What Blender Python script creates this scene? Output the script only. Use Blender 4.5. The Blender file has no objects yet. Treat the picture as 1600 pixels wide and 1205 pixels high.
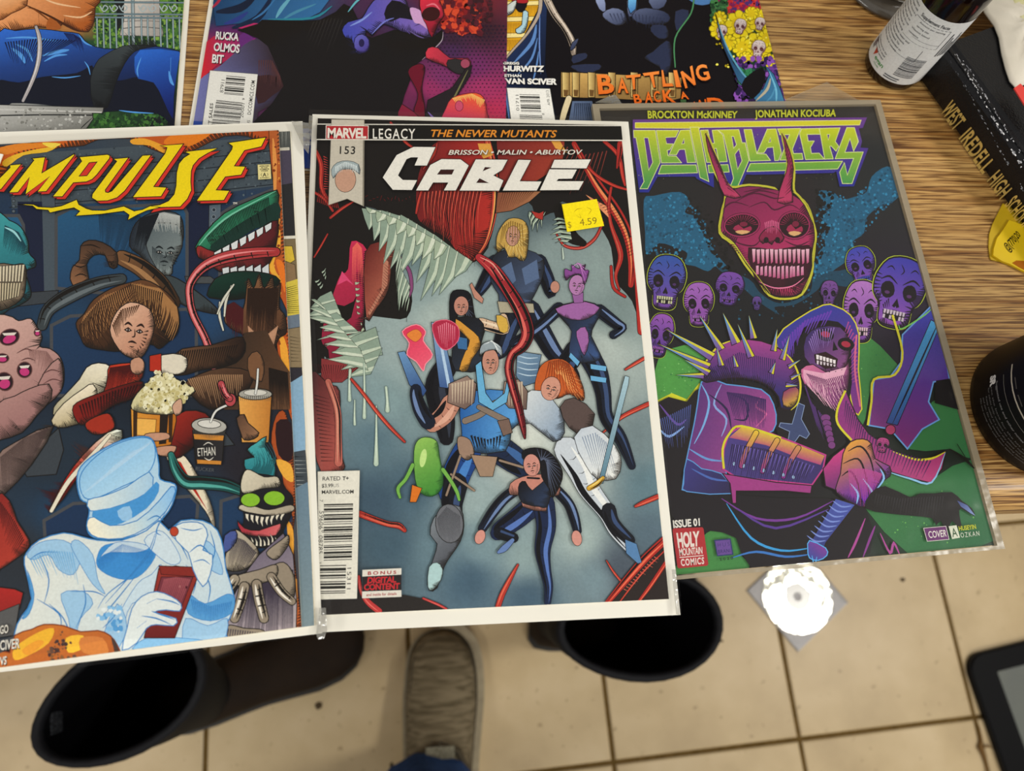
import bpy, math, random
from mathutils import Vector, Matrix
from mathutils.geometry import tessellate_polygon

SC = bpy.context.scene
COL = SC.collection

# ---------------------------------------------------------------- camera
CAM_R = Matrix(((0.994533, 0.014356, -0.103434), (-0.043802, 0.956503, -0.288415), (0.094794, 0.291369, 0.951902)))
CAM_Z = 1.22609
HD = 0.87666            # desk surface height
FPX = 1135.63           # focal length in pixels of the 1600 px wide frame
cd = bpy.data.cameras.new('camera'); cam = bpy.data.objects.new('camera', cd); COL.objects.link(cam)
cd.sensor_width = 36; cd.lens = FPX * 36 / 1600; cd.clip_start = 0.02; cd.clip_end = 50
m4 = CAM_R.to_4x4(); m4.translation = (0, 0, CAM_Z); cam.matrix_world = m4
cd.dof.use_dof = True; cd.dof.focus_distance = 0.375; cd.dof.aperture_fstop = 8.0
SC.camera = cam

# ---------------------------------------------------------------- world, lights, exposure
SC.view_settings.view_transform = 'Standard'; SC.view_settings.look = 'None'
SC.view_settings.gamma = 1.0; SC.view_settings.use_curve_mapping = False
SC.view_settings.exposure = 0.0
w = bpy.data.worlds.new('room_light'); SC.world = w; w.use_nodes = True
w.node_tree.nodes['Background'].inputs[0].default_value = (1.0, 0.965, 0.90, 1)
w.node_tree.nodes['Background'].inputs[1].default_value = 0.46
def area(name, loc, target, sx, sy, power, color):
    l = bpy.data.lights.new(name, 'AREA'); l.shape = 'RECTANGLE'; l.size = sx; l.size_y = sy
    l.energy = power; l.color = color
    o = bpy.data.objects.new(name, l); COL.objects.link(o); o.location = loc
    o.rotation_euler = (Vector(target) - Vector(loc)).to_track_quat('-Z', 'Y').to_euler()
    return o
area('ceiling_lamp', (1.90, -0.14, 2.6), (0.3, 0.2, 0.8), 0.36, 0.30, 25, (1.0, 0.965, 0.90))
area('ceiling_lamp', (0.75, -1.6, 2.6), (0.1, 0.1, 0.6), 1.2, 0.5, 24, (1.0, 0.965, 0.91))
area('ceiling_lamp', (-1.7, -0.7, 2.6), (-0.1, 0.2, 0.8), 1.2, 0.5, 16, (1.0, 0.965, 0.91))

# ---------------------------------------------------------------- pixel <-> place
def at(px, py, z):
    d = CAM_R @ Vector(((px - 800) / FPX, -(py - 602.5) / FPX, -1))
    return Vector((0, 0, CAM_Z)) + d * ((z - CAM_Z) / d.z)

def lin(c):
    return c / 12.92 if c <= 0.04045 else ((c + 0.055) / 1.055) ** 2.4
def hx(s):
    if not isinstance(s, str): return tuple(s)
    s = s.lstrip('#')
    if len(s) == 3: s = s[0]*2 + s[1]*2 + s[2]*2
    return tuple(int(s[i:i+2], 16) / 255 for i in (0, 2, 4))
def hl(s):
    return tuple(lin(c) for c in hx(s)) + (1,)

# ---------------------------------------------------------------- materials
def mat(name, color='#888', rough=0.5, spec=0.5, metal=0.0, noise=None, bump=0.0, coat=0.0, trans=0.0):
    m = bpy.data.materials.new(name); m.use_nodes = True; nt = m.node_tree; b = nt.nodes['Principled BSDF']
    b.inputs['Base Color'].default_value = hl(color); b.inputs['Roughness'].default_value = rough
    b.inputs['Specular IOR Level'].default_value = spec; b.inputs['Metallic'].default_value = metal
    b.inputs['Coat Weight'].default_value = coat; b.inputs['Transmission Weight'].default_value = trans
    if noise:
        sc, c2, amt = noise
        tc = nt.nodes.new('ShaderNodeTexCoord'); n = nt.nodes.new('ShaderNodeTexNoise'); n.inputs['Scale'].default_value = sc
        n.inputs['Detail'].default_value = 6
        nt.links.new(tc.outputs['Object'], n.inputs['Vector'])
        r = nt.nodes.new('ShaderNodeValToRGB'); r.color_ramp.elements[0].position = 0.5 - amt; r.color_ramp.elements[1].position = 0.5 + amt
        r.color_ramp.elements[0].color = hl(color); r.color_ramp.elements[1].color = hl(c2)
        nt.links.new(n.outputs['Fac'], r.inputs[0]); nt.links.new(r.outputs[0], b.inputs['Base Color'])
        if bump:
            bp = nt.nodes.new('ShaderNodeBump'); bp.inputs['Strength'].default_value = bump; bp.inputs['Distance'].default_value = 0.002
            nt.links.new(n.outputs['Fac'], bp.inputs['Height']); nt.links.new(bp.outputs[0], b.inputs['Normal'])
    return m

def plastic_film(name, gloss=0.012, rough=0.08, milk=0.0, milk_col='#b0a890', bump=0.15, scale=25):
    m = bpy.data.materials.new(name); m.use_nodes = True; nt = m.node_tree; nt.nodes.clear()
    out = nt.nodes.new('ShaderNodeOutputMaterial'); tr = nt.nodes.new('ShaderNodeBsdfTransparent')
    gl = nt.nodes.new('ShaderNodeBsdfGlossy'); gl.inputs['Roughness'].default_value = rough
    fr = nt.nodes.new('ShaderNodeLayerWeight'); fr.inputs['Blend'].default_value = 0.25
    mp = nt.nodes.new('ShaderNodeMath'); mp.operation = 'MULTIPLY_ADD'; mp.inputs[1].default_value = 0.35; mp.inputs[2].default_value = gloss
    nt.links.new(fr.outputs['Fresnel'], mp.inputs[0])
    mx = nt.nodes.new('ShaderNodeMixShader'); nt.links.new(mp.outputs[0], mx.inputs[0])
    base = tr.outputs[0]
    if milk > 0:
        df = nt.nodes.new('ShaderNodeBsdfDiffuse'); df.inputs['Color'].default_value = hl(milk_col)
        m2 = nt.nodes.new('ShaderNodeMixShader'); m2.inputs[0].default_value = milk
        nt.links.new(base, m2.inputs[1]); nt.links.new(df.outputs[0], m2.inputs[2]); base = m2.outputs[0]
    nt.links.new(base, mx.inputs[1]); nt.links.new(gl.outputs[0], mx.inputs[2]); nt.links.new(mx.outputs[0], out.inputs[0])
    tc = nt.nodes.new('ShaderNodeTexCoord'); n = nt.nodes.new('ShaderNodeTexNoise'); n.inputs['Scale'].default_value = scale
    nt.links.new(tc.outputs['Object'], n.inputs['Vector'])
    bp = nt.nodes.new('ShaderNodeBump'); bp.inputs['Strength'].default_value = bump; bp.inputs['Distance'].default_value = 0.004
    nt.links.new(n.outputs['Fac'], bp.inputs['Height']); nt.links.new(bp.outputs[0], gl.inputs['Normal'])
    return m

def ink_material():
    m = bpy.data.materials.new('printed_ink'); m.use_nodes = True; nt = m.node_tree; b = nt.nodes['Principled BSDF']
    a = nt.nodes.new('ShaderNodeVertexColor'); a.layer_name = 'ink'
    tc = nt.nodes.new('ShaderNodeTexCoord'); n = nt.nodes.new('ShaderNodeTexNoise'); n.inputs['Scale'].default_value = 900
    n.inputs['Detail'].default_value = 3
    nt.links.new(tc.outputs['Object'], n.inputs['Vector'])
    mr = nt.nodes.new('ShaderNodeMapRange'); mr.inputs[1].default_value = 0.3; mr.inputs[2].default_value = 0.7
    mr.inputs[3].default_value = 0.93; mr.inputs[4].default_value = 1.05
    nt.links.new(n.outputs['Fac'], mr.inputs[0])
    mx = nt.nodes.new('ShaderNodeVectorMath'); mx.operation = 'SCALE'
    nt.links.new(a.outputs['Color'], mx.inputs[0]); nt.links.new(mr.outputs[0], mx.inputs['Scale'])
    nt.links.new(mx.outputs[0], b.inputs['Base Color'])
    b.inputs['Roughness'].default_value = 0.5; b.inputs['Specular IOR Level'].default_value = 0.12
    return m
INK = ink_material()
M_BOARD = mat('white_backing_board', '#efece0', 0.55, 0.4)
M_PAGES = mat('comic_pages', '#ddd6c2', 0.8, 0.2, noise=(600, '#c8bfa8', 0.15))
M_FILM = plastic_film('clear_sleeve_film')
M_FOLD = plastic_film('sleeve_fold', gloss=0.16, rough=0.12, milk=0.22, milk_col='#9c998c', bump=0.9, scale=160)
M_RIGID = plastic_film('rigid_sleeve_film', gloss=0.02, rough=0.12, milk=0.02, milk_col='#b8b09a', bump=0.35, scale=30)
M_RIM = plastic_film('rigid_sleeve_rim', gloss=0.04, rough=0.3, milk=0.62, milk_col='#a89c84', bump=0.4, scale=80)

# ---------------------------------------------------------------- object helpers
def tagd(o, label=None, cat=None, group=None, kind=None):
    if label: o['label'] = label
    if cat: o['category'] = cat
    if group: o['group'] = group
    if kind: o['kind'] = kind
    return o
def thing(name, loc, label, cat, group=None):
    o = bpy.data.objects.new(name, None); COL.objects.link(o); o.location = loc; o.empty_display_size = 0.02
    return tagd(o, label, cat, group)
def wpos(o):
    v = Vector(o.location)
    while o.parent: o = o.parent; v += Vector(o.location)
    return v
def mesh(name, verts, faces, m, parent=None, loc=None, smooth=False, colors=None):
    """verts in world space; the object's origin sits at its parent (or at loc)"""
    me = bpy.data.meshes.new(name)
    org = Vector(loc) if loc is not None else (wpos(parent) if parent else Vector((0, 0, 0)))
    me.from_pydata([tuple(Vector(v) - org) for v in verts], [], faces)
    if colors:
        ca = me.color_attributes.new('ink', 'FLOAT_COLOR', 'POINT')
        buf = []
        for c in colors: buf += [lin(max(0, min(1, x))) for x in c] + [1.0]
        ca.data.foreach_set('color', buf)
    if smooth: me.polygons.foreach_set('use_smooth', [True] * len(me.polygons))
    me.materials.append(m); me.update()
    o = bpy.data.objects.new(name, me); COL.objects.link(o)
    if parent:
        o.parent = parent; o.location = org - wpos(parent)
    else: o.location = org
    return o

def prism(poly, z0, z1):
    """closed prism from a counter-clockwise xy outline"""
    n = len(poly)
    v = [(p[0], p[1], z0) for p in poly] + [(p[0], p[1], z1) for p in poly]
    f = [list(range(n))[::-1], list(range(n, 2*n))] + [[i, (i+1) % n, n + (i+1) % n, n + i] for i in range(n)]
    return v, f
def merge(parts):
    V, F = [], []
    for v, f in parts:
        k = len(V); V += list(v); F += [[i + k for i in q] for q in f]
    return V, F
def boxvf(x0, x1, y0, y1, z0, z1):
    return prism([(x0, y0), (x1, y0), (x1, y1), (x0, y1)], z0, z1)

def catmull(pts, closed=True, n=5):
    out = []; N = len(pts)
    rng = range(N) if closed else range(N - 1)
    for i in rng:
        if closed: p = [pts[(i + k - 1) % N] for k in range(4)]
        else: p = [pts[max(0, min(N - 1, i + k - 1))] for k in range(4)]
        for j in range(n):
            t = j / n
            out.append(tuple(0.5 * (2*p[1][d] + (p[2][d]-p[0][d])*t + (2*p[0][d]-5*p[1][d]+4*p[2][d]-p[3][d])*t*t
                       + (3*p[1][d]-p[0][d]-3*p[2][d]+p[3][d])*t**3) for d in range(len(pts[0]))))
    if not closed: out.append(tuple(pts[-1]))
    return out

# ---------------------------------------------------------------- printing engine: flat inked shapes on a paper rectangle
TXT = {}
def text_tris(s, bold=0.0, spacing=1.0):
    key = (s, bold, spacing)
    if key in TXT: return TXT[key]
    cu = bpy.data.curves.new('glyphs', 'FONT'); cu.body = s; cu.offset = bold; cu.resolution_u = 3; cu.space_character = spacing
    cu.fill_mode = 'FRONT'
    o = bpy.data.objects.new('glyphs', cu); COL.objects.link(o)
    dg = bpy.context.evaluated_depsgraph_get(); dg.update()
    me = o.evaluated_get(dg).to_mesh(); me.calc_loop_triangles()
    vs = [(v.co.x, v.co.y) for v in me.vertices]; tr = [tuple(t.vertices) for t in me.loop_triangles]
    o.evaluated_get(dg).to_mesh_clear()
    bpy.data.objects.remove(o); bpy.data.curves.remove(cu)
    x0 = min(v[0] for v in vs); x1 = max(v[0] for v in vs)
    TXT[key] = (vs, tr, x0, x1); return TXT[key]

class Art:
    def __init__(s, org, ex, ey, W, H, z, dz=1e-6):
        s.org = Vector((org[0], org[1])); s.ex = Vector(ex).normalized(); s.ey = Vector(ey).normalized()
        s.W, s.H, s.z, s.dz = W, H, z, dz
        s.fx = (0, 0, 1); s.af = None; s.new()
    def new(s): s.V = []; s.C = []; s.F = []
    def frame(s, ox, oy, k): s.fx = (ox, oy, k); s.af = None
    def local(s, cx=None, cy=0, sx=1, sy=1, rot=0):
        s.af = None if cx is None else (cx, cy, sx, sy, math.radians(rot))
    def up(s, n=1): s.z += s.dz * n
    def fr(s, p):
        x, y = p[0], p[1]
        if s.af:
            cx, cy, sx, sy, r = s.af; x *= sx; y *= sy
            x, y = cx + x*math.cos(r) - y*math.sin(r), cy + x*math.sin(r) + y*math.cos(r)
        return x, y
    def uv(s, p):
        x, y = s.fr(p)
        ox, oy, k = s.fx; w = at(ox + x*k, oy + y*k, s.z); d = Vector((w.x, w.y)) - s.org
        return (d.dot(s.ex), d.dot(s.ey))
    def tri(s, uvs, cols):
        poly = [(u[0], u[1]) + tuple(c) for u, c in zip(uvs, cols)]
        if not all(0 <= p[0] <= s.W and 0 <= p[1] <= s.H for p in poly):
            for ax, lim, sg in ((0, 0, 1), (0, s.W, -1), (1, 0, 1), (1, s.H, -1)):
                out = []
                for i in range(len(poly)):
                    a, b = poly[i], poly[(i+1) % len(poly)]
                    da, db = (a[ax]-lim)*sg, (b[ax]-lim)*sg
                    if da >= 0: out.append(a)
                    if (da > 0 and db < 0) or (da < 0 and db > 0):
                        t = da/(da-db); out.append(tuple(x+(y-x)*t for x, y in zip(a, b)))
                poly = out
                if len(poly) < 3: return
        # keep the front upwards
        a = sum(poly[i][0]*poly[(i+1) % len(poly)][1] - poly[(i+1) % len(poly)][0]*poly[i][1] for i in range(len(poly)))
        if abs(a) < 1e-12: return
        if a > 0: poly = poly[::-1]     # v axis points down the page
        k = len(s.V)
        for p in poly:
            w = s.org + s.ex*p[0] + s.ey*p[1]; s.V.append((w.x, w.y, s.z)); s.C.append(p[2:])
        s.F.append(list(range(k, k+len(poly))))
    def colf(s, fill):
        if isinstance(fill, str) or len(fill) == 3: c = hx(fill); return lambda p: c
        c1, c2, x0, y0, x1, y1 = fill; c1 = hx(c1); c2 = hx(c2); dx, dy = x1-x0, y1-y0; dd = dx*dx+dy*dy
        def f(p):
            t = max(-.3, min(1.3, ((p[0]-x0)*dx + (p[1]-y0)*dy)/dd)); return tuple(a+(b-a)*t for a, b in zip(c1, c2))
        return f
    @staticmethod
    def pts(a):
        if isinstance(a, str): return [tuple(float(q) for q in t.split(',')) for t in a.split()]
        return list(a)
    def P(s, pts, fill, o=0, oc='#101010', sm=0, holes=None):
        """filled polygon; o = outline width"""
        pts = s.pts(pts)
        if sm: pts = catmull(pts, True, sm if sm > 1 else 4)
        s.up(); f = s.colf(fill)
        for t in tessellate_polygon([[Vector((p[0], p[1], 0)) for p in pts]]):
            q = [pts[i] for i in t]; s.tri([s.uv(p) for p in q], [f(p) for p in q])
        if o and sm and len(pts) > 8: s.shade(pts, f, o, oc)
        if o: s.up(); s._rib([p + (o,) for p in [tuple(p[:2]) for p in pts]] + [tuple(pts[0][:2]) + (o,)], s.colf(oc))
    def shade(s, pts, f, o, oc):
        """engraved hatching inside a drawn shape, as comic inking has it"""
        ocl = hx(oc)
        if sum(ocl) > .9: return
        n = len(pts); ar = sum(pts[i][0]*pts[(i+1) % n][1]-pts[(i+1) % n][0]*pts[i][1] for i in range(n))
        w_ = max(p[0] for p in pts)-min(p[0] for p in pts); h_ = max(p[1] for p in pts)-min(p[1] for p in pts); D = min(w_, h_)
        if D < 12*o: return
        sg = 1 if ar > 0 else -1; P2 = list(pts)+[pts[0]]; per = sum(math.dist(P2[i][:2], P2[i+1][:2]) for i in range(n)); N = int(min(170, per/(1.5*o)))
        rnd = random.Random(int(per*7) % 9999); z0 = s.z; ph = rnd.random()*6
        for i in range(N):
            a = along(P2, i/N); b = along(P2, (i+.5)/N); l = math.dist(a, b)
            if l < 1e-9: continue
            nx, ny = (b[1]-a[1])/l*sg, -(b[0]-a[0])/l*sg      # outward normal (y runs down the page)
            k = nx*.6+ny*.8
            if k < .05: continue
            s.z = z0+(1+i % 4)*s.dz
            env = .5+.5*math.sin(i*.19+ph)+.25*math.sin(i*.53+ph*2); L_ = min(D*.42, D*(.05+.26*k*max(.1, env))*rnd.uniform(.75, 1.15)); c = f(a); ic = tuple(x*.7+y*.3 for x, y in zip(ocl, c)); w2 = per/N*.50
            tx, ty = (b[0]-a[0])/l*w2, (b[1]-a[1])/l*w2; q = (a[0]-nx*L_-ty*.0-ny*L_*.3, a[1]-ny*L_+nx*L_*.3); m_ = ((a[0]+q[0])/2-nx*L_*.05, (a[1]+q[1])/2-ny*L_*.05)
            u = [s.uv(p) for p in ((a[0]-tx, a[1]-ty), (m_[0]-tx*.55, m_[1]-ty*.55), q, (m_[0]+tx*.55, m_[1]+ty*.55), (a[0]+tx, a[1]+ty))]
            for t in ((0, 1, 4), (1, 3, 4), (1, 2, 3)): s.tri([u[j] for j in t], [ic]*3)
        s.z = z0+5*s.dz
    def face(s, cx, cy, rx, ry, rot=0, ink='#2a1712'):
        """a plain generic face: brows, eyes, nose, mouth"""
        s.local(cx, cy, rx, ry, rot)
        for sx in (-1, 1):
            s.L([(sx*.62, -.22), (sx*.4, -.34), (sx*.12, -.22)], ink, .11); s.P([(sx*.55, -.02), (sx*.36, -.12), (sx*.16, -.02), (sx*.36, .05)], '#e8e0d8', .06, ink); s.P([(sx*.40, -.08), (sx*.30, -.08), (sx*.30, .03), (sx*.40, .03)], ink)
        s.L([(.04, -.1), (.1, .2), (-.08, .26)], ink, .08); s.L([(-.26, .52), (0, .46), (.28, .52)], ink, .1); s.L([(-.14, .68), (.02, .7), (.16, .67)], ink, .05)
        s.hatch([(.9, -.2), (.8, .5), (.4, .9)], [(.6, -.1), (.55, .45), (.3, .7)], 7, .08, ink, .2); s.local()
    def _rib(s, pw, f, cap=False):
        """ribbon through points (x, y, width)"""
        if cap:
            for c in (pw[0], pw[-1]):
                if c[2]*s.fx[2] > 1.0:
                    ring = [(c[0]+math.cos(k*math.pi/5)*c[2]/2, c[1]+math.sin(k*math.pi/5)*c[2]/2) for k in range(10)]
                    u0 = s.uv(c)
                    for k in range(10):
                        a, b = ring[k], ring[(k+1) % 10]; s.tri([u0, s.uv(a), s.uv(b)], [f(c), f(a), f(b)])
                    s.up()
        L, R = [], []
        n = len(pw); closed = n > 3 and abs(pw[0][0]-pw[-1][0]) + abs(pw[0][1]-pw[-1][1]) < 1e-6
        for i in range(n):
            if closed: a = pw[i-1] if i > 0 else pw[-2]; b = pw[i+1] if i < n-1 else pw[1]
            else: a = pw[max(0, i-1)]; b = pw[min(n-1, i+1)]
            c = pw[i]
            d1 = Vector((c[0]-a[0], c[1]-a[1])); d2 = Vector((b[0]-c[0], b[1]-c[1]))
            if d1.length < 1e-9: d1 = d2
            if d2.length < 1e-9: d2 = d1
            if d1.length < 1e-9: L.append(c[:2]); R.append(c[:2]); continue
            d1.normalize(); d2.normalize(); t = d1 + d2
            if t.length < 0.2: t = d1.copy(); mi = 1
            else: t.normalize(); mi = 1/max(0.45, t.dot(d1))
            nx, ny = -t.y, t.x; h = c[2]/2*mi
            L.append((c[0]+nx*h, c[1]+ny*h)); R.append((c[0]-nx*h, c[1]-ny*h))
        for i in range(n-1):
            q = [L[i], L[i+1], R[i+1], R[i]]; u = [s.uv(p) for p in q]; c = [f(p) for p in q]
            s.tri([u[0], u[1], u[2]], [c[0], c[1], c[2]]); s.tri([u[0], u[2], u[3]], [c[0], c[2], c[3]])
    def L(s, pts, col, w=2, sm=4, taper=1):
        """ink stroke, thin at both ends"""
        pts = s.pts(pts)
        if sm and len(pts) > 2: pts = catmull([p[:2] for p in pts], False, sm)
        n = len(pts) - 1; s.up()
        s._rib([(p[0], p[1], w*(1 if not taper else (0.25 + 0.75*math.sin(math.pi*min(1, max(0, i/n)))))) for i, p in enumerate(pts)], s.colf(col))
    def T(s, pts, col, o=2, oc='#0c0c10', hi=None, hw=0.28, hoff=-0.2, sm=5):
        """tapering tube through (x, y, width) points: outline, fill, highlight"""
        pts = s.pts(pts)
        if len(pts) > 2 and sm: pts = catmull(pts, False, sm)
        if o: s.up(); s._rib([(p[0], p[1], p[2]+2*o) for p in pts], s.colf(oc), True)
        s.up(); s._rib(pts, s.colf(col), True)
        if hi:
            q = []
            for i, p in enumerate(pts):
                a = pts[max(0, i-1)]; b = pts[min(len(pts)-1, i+1)]; d = Vector((b[0]-a[0], b[1]-a[1]))
                if d.length < 1e-9: continue
                d.normalize(); e = math.sin(math.pi*(i+.5)/(len(pts)))
                q.append((p[0]-d.y*p[2]*hoff, p[1]+d.x*p[2]*hoff, p[2]*hw*e))
            if o and pts[0][2] > 14:
                m_ = []
                for i, p in enumerate(pts):
                    a = pts[max(0, i-1)]; b = pts[min(len(pts)-1, i+1)]; d = Vector((b[0]-a[0], b[1]-a[1]))
                    if d.length < 1e-9: continue
                    d.normalize(); e = math.sin(math.pi*(i+.5)/len(pts)); m_.append((p[0]+d.y*p[2]*hoff*1.55, p[1]-d.x*p[2]*hoff*1.55, p[2]*.30*e))
                s.up(); s._rib(m_, s.colf(oc))
                for i in range(2, len(pts)-2, 3):
                    p = pts[i]; a = pts[i-1]; d = Vector((p[0]-a[0], p[1]-a[1]))
                    if d.length < 1e-9 or pts[0][2] < 26: continue
                    d.normalize(); h_ = p[2]*.46; s.up()
                    s._rib([(p[0]+d.y*h_, p[1]-d.x*h_, o*.9), (p[0]+d.x*p[2]*.12, p[1]+d.y*p[2]*.12, o*1.3), (p[0]-d.y*h_*.3+d.x*p[2]*.05, p[1]+d.x*h_*.3+d.y*p[2]*.05, o*.3)], s.colf(oc))
            s.up(); s._rib(q, s.colf(hi))
    def E(s, cx, cy, rx, ry, col, rot=0, o=0, oc='#101010', n=20):
        r = math.radians(rot)
        s.P([(cx + rx*math.cos(a)*math.cos(r) - ry*math.sin(a)*math.sin(r), cy + rx*math.cos(a)*math.sin(r) + ry*math.sin(a)*math.cos(r))
             for a in [2*math.pi*k/n for k in range(n)]], col, o, oc)
    def X(s, txt, quad, col, bold=0.0, sp=1.0, lo=0.0, hi=0.72):
        """lettering fitted into a quad TL TR BR BL (cap height fills it)"""
        q = s.pts(quad); vs, tr, x0, x1 = text_tris(txt, bold, sp); s.up(); f = s.colf(col)
        def mp(v):
            a = (v[0]-x0)/(x1-x0); b = 1-(v[1]-lo)/(hi-lo)
            return (q[0][0]*(1-a)*(1-b)+q[1][0]*a*(1-b)+q[2][0]*a*b+q[3][0]*(1-a)*b,
                    q[0][1]*(1-a)*(1-b)+q[1][1]*a*(1-b)+q[2][1]*a*b+q[3][1]*(1-a)*b)
        p = [mp(v) for v in vs]; u = [s.uv(x) for x in p]
        for t in tr: s.tri([u[i] for i in t], [f(p[i]) for i in t])
    def G(s, samples, nx=48, ny=70, power=3.0, jit=0.0, seed=1):
        """paper-wide wash of colour blended from sample points (frame coords)"""
        S = [(s.uv((x, y)), hx(c)) for x, y, c in samples]; rnd = random.Random(seed); s.up()
        def col(u, v):
            W = 0; a = [0, 0, 0]
            for (su, sv), c in S:
                w_ = 1/(((u-su)**2+(v-sv)**2)**(power/2)+1e-9); W += w_
                for k in range(3): a[k] += c[k]*w_
            j = 1+rnd.uniform(-jit, jit); return tuple(x/W*j for x in a)
        g = [[((i/nx*s.W, j/ny*s.H), col(i/nx*s.W, j/ny*s.H)) for i in range(nx+1)] for j in range(ny+1)]
        k = len(s.V)
        for row in g:
            for (u, v), c in row: w_ = s.org+s.ex*u+s.ey*v; s.V.append((w_.x, w_.y, s.z)); s.C.append(c)
        for j in range(ny):
            for i in range(nx): a = k+j*(nx+1)+i; s.F.append([a, a+nx+1, a+nx+2, a+1])
    def dots(s, n, box, cols, r0, r1, seed=0, sides=5, inside=None):
        rnd = random.Random(seed); s.up(); k = 0; z0 = s.z; poly = s.pts(inside) if inside else None
        while k < n:
            k += 1; s.z = z0 + (k % 24)*s.dz; x = rnd.uniform(box[0], box[2]); y = rnd.uniform(box[1], box[3])
            if poly and not pin(x, y, poly): continue
            r = rnd.uniform(r0, r1); c = hx(rnd.choice(cols)); a0 = rnd.random()*6
            ring = [s.uv((x+r*math.cos(a0+6.283*i/sides)*rnd.uniform(.7, 1.2), y+r*math.sin(a0+6.283*i/sides)*rnd.uniform(.7, 1.2))) for i in range(sides)]
            for i in range(1, sides-1): s.tri([ring[0], ring[i], ring[i+1]], [c]*3)
        s.z = z0 + 24*s.dz
    def hatch(s, A, B, n, w, col, jit=0.0, seed=3, bend=0.0):
        """n tapered strokes running from polyline A to polyline B"""
        A = s.pts(A); B = s.pts(B); rnd = random.Random(seed); z0 = s.z
        for i in range(n):
            s.z = z0 + (i % 5)*s.dz; t = (i+.5)/n; a = along(A, t); b = along(B, t)
            e = rnd.uniform(-jit, jit); b = (a[0]+(b[0]-a[0])*(1+e), a[1]+(b[1]-a[1])*(1+e))
            mx, my = (a[0]+b[0])/2-(b[1]-a[1])*bend, (a[1]+b[1])/2+(b[0]-a[0])*bend
            f = s.colf(col); pts = catmull([a, (mx, my), b], False, 3); m_ = len(pts)-1
            s._rib([(p[0], p[1], w*(1-0.85*k/m_)) for k, p in enumerate(pts)], f)
        s.z = z0 + 6*s.dz
    def teeth(s, A, B, n, wf, col, hi, ink='#20261e', o=1.5, jit=0.25, seed=5, bend=0.12):
        """curved fangs rooted on polyline A with tips on polyline B"""
        A = s.pts(A); B = s.pts(B); rnd = random.Random(seed)
        for i in range(n):
            t = (i+.5)/n; a = along(A, t); b = along(B, t); a2 = along(A, min(1, t+.02)); a1 = along(A, max(0, t-.02))
            d = Vector((a2[0]-a1[0], a2[1]-a1[1])); d.normalize(); L_ = sum(math.dist(A[k], A[k+1]) for k in range(len(A)-1))/n
            e = 1+rnd.uniform(-jit, jit); b = (a[0]+(b[0]-a[0])*e, a[1]+(b[1]-a[1])*e); w_ = L_*wf/2
            px, py = -(b[1]-a[1])*bend, (b[0]-a[0])*bend; mx, my = (a[0]+b[0])/2+px, (a[1]+b[1])/2+py
            p = [(a[0]-d.x*w_, a[1]-d.y*w_), (mx-d.x*w_*.7, my-d.y*w_*.7), b, (mx+d.x*w_*.7, my+d.y*w_*.7), (a[0]+d.x*w_, a[1]+d.y*w_)]
            s.P(p, col, o, ink)
            if hi: s.P([(a[0], a[1]), (mx, my), (b[0]*.9+mx*.1, b[1]*.9+my*.1), (mx+d.x*w_*.45, my+d.y*w_*.45), (a[0]+d.x*w_*.6, a[1]+d.y*w_*.6)], hi)
    def bars(s, quad, widths, col='#2a2a26'):
        """bars laid along the TL->BL side of a quad; widths alternate bar, gap"""
        q = s.pts(quad); tot = sum(widths); p = 0; s.up(); c = hx(col)
        def e(t, a): return ((q[0][0]*(1-t)+q[3][0]*t)*(1-a)+(q[1][0]*(1-t)+q[2][0]*t)*a, (q[0][1]*(1-t)+q[3][1]*t)*(1-a)+(q[1][1]*(1-t)+q[2][1]*t)*a)
        for i, w_ in enumerate(widths):
            if i % 2 == 0:
                r = [e(p/tot, 0), e(p/tot, 1), e((p+w_)/tot, 1), e((p+w_)/tot, 0)]; u = [s.uv(x) for x in r]
                s.tri([u[0], u[1], u[2]], [c]*3); s.tri([u[0], u[2], u[3]], [c]*3)
            p += w_
    def skull(s, cx, cy, rx, ry, rot, c1, c2, ink='#120818', rim=None, tooth=None):
        s.local(cx, cy, rx, ry, rot); g = (c1, c2, 0, -1, 0, 1); lw = 0.05
        out = "-.62,-.88 0,-1.02 .62,-.88 .96,-.4 .92,.05 .78,.28 .62,.42 .58,.85 .3,1.02 -.3,1.02 -.56,.85 -.62,.42 -.78,.28 -.95,.05 -.95,-.4"
        if rim: s._af_rim = 1; s.P([(x*1.06, y*1.04) for x, y in s.pts(out)], rim, sm=3)
        s.P(out, g, lw, ink, sm=3)
        for sx in (-1, 1):
            s.P([(sx*.42+.27*math.cos(a)*(1+.1*math.sin(2*a)), -.02+.25*math.sin(a)) for a in [6.283*k/12 for k in range(12)]], ink)
            s.P([(sx*.42+.10*math.cos(a), .06+.05*math.sin(a)) for a in [6.283*k/8 for k in range(8)]], tuple(x*.6 for x in hx(c2)))
            s.L([(sx*.75, -.28), (sx*.45, -.4), (sx*.1, -.22)], ink, .06)
            s.P([(sx*.62, .34), (sx*.74, .3), (sx*.6, .62)], ink)
            s.L([(sx*.3, -.6), (sx*.45, -.7), (sx*.62, -.62)], ink, .04)
        s.P("0,.18 -.14,.42 -.04,.46 0,.4 .04,.46 .14,.42", ink)
        s.P("-.45,.56 0,.52 .45,.56 .4,.78 0,.84 -.4,.78", ink)
        tc = tooth or c1
        s.hatch([(-.93, -.5), (-.95, 0), (-.6, .4)], [(-.7, -.45), (-.72, -.1), (-.5, .35)], 9, .05, ink, .2); s.hatch([(.6, .5), (.58, .85), (.2, 1.0)], [(.45, .5), (.4, .8), (.15, .9)], 7, .05, ink, .2); s.hatch([(-.3, .2), (-.5, .45)], [(-.2, .45), (-.4, .6)], 4, .05, ink)
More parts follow.
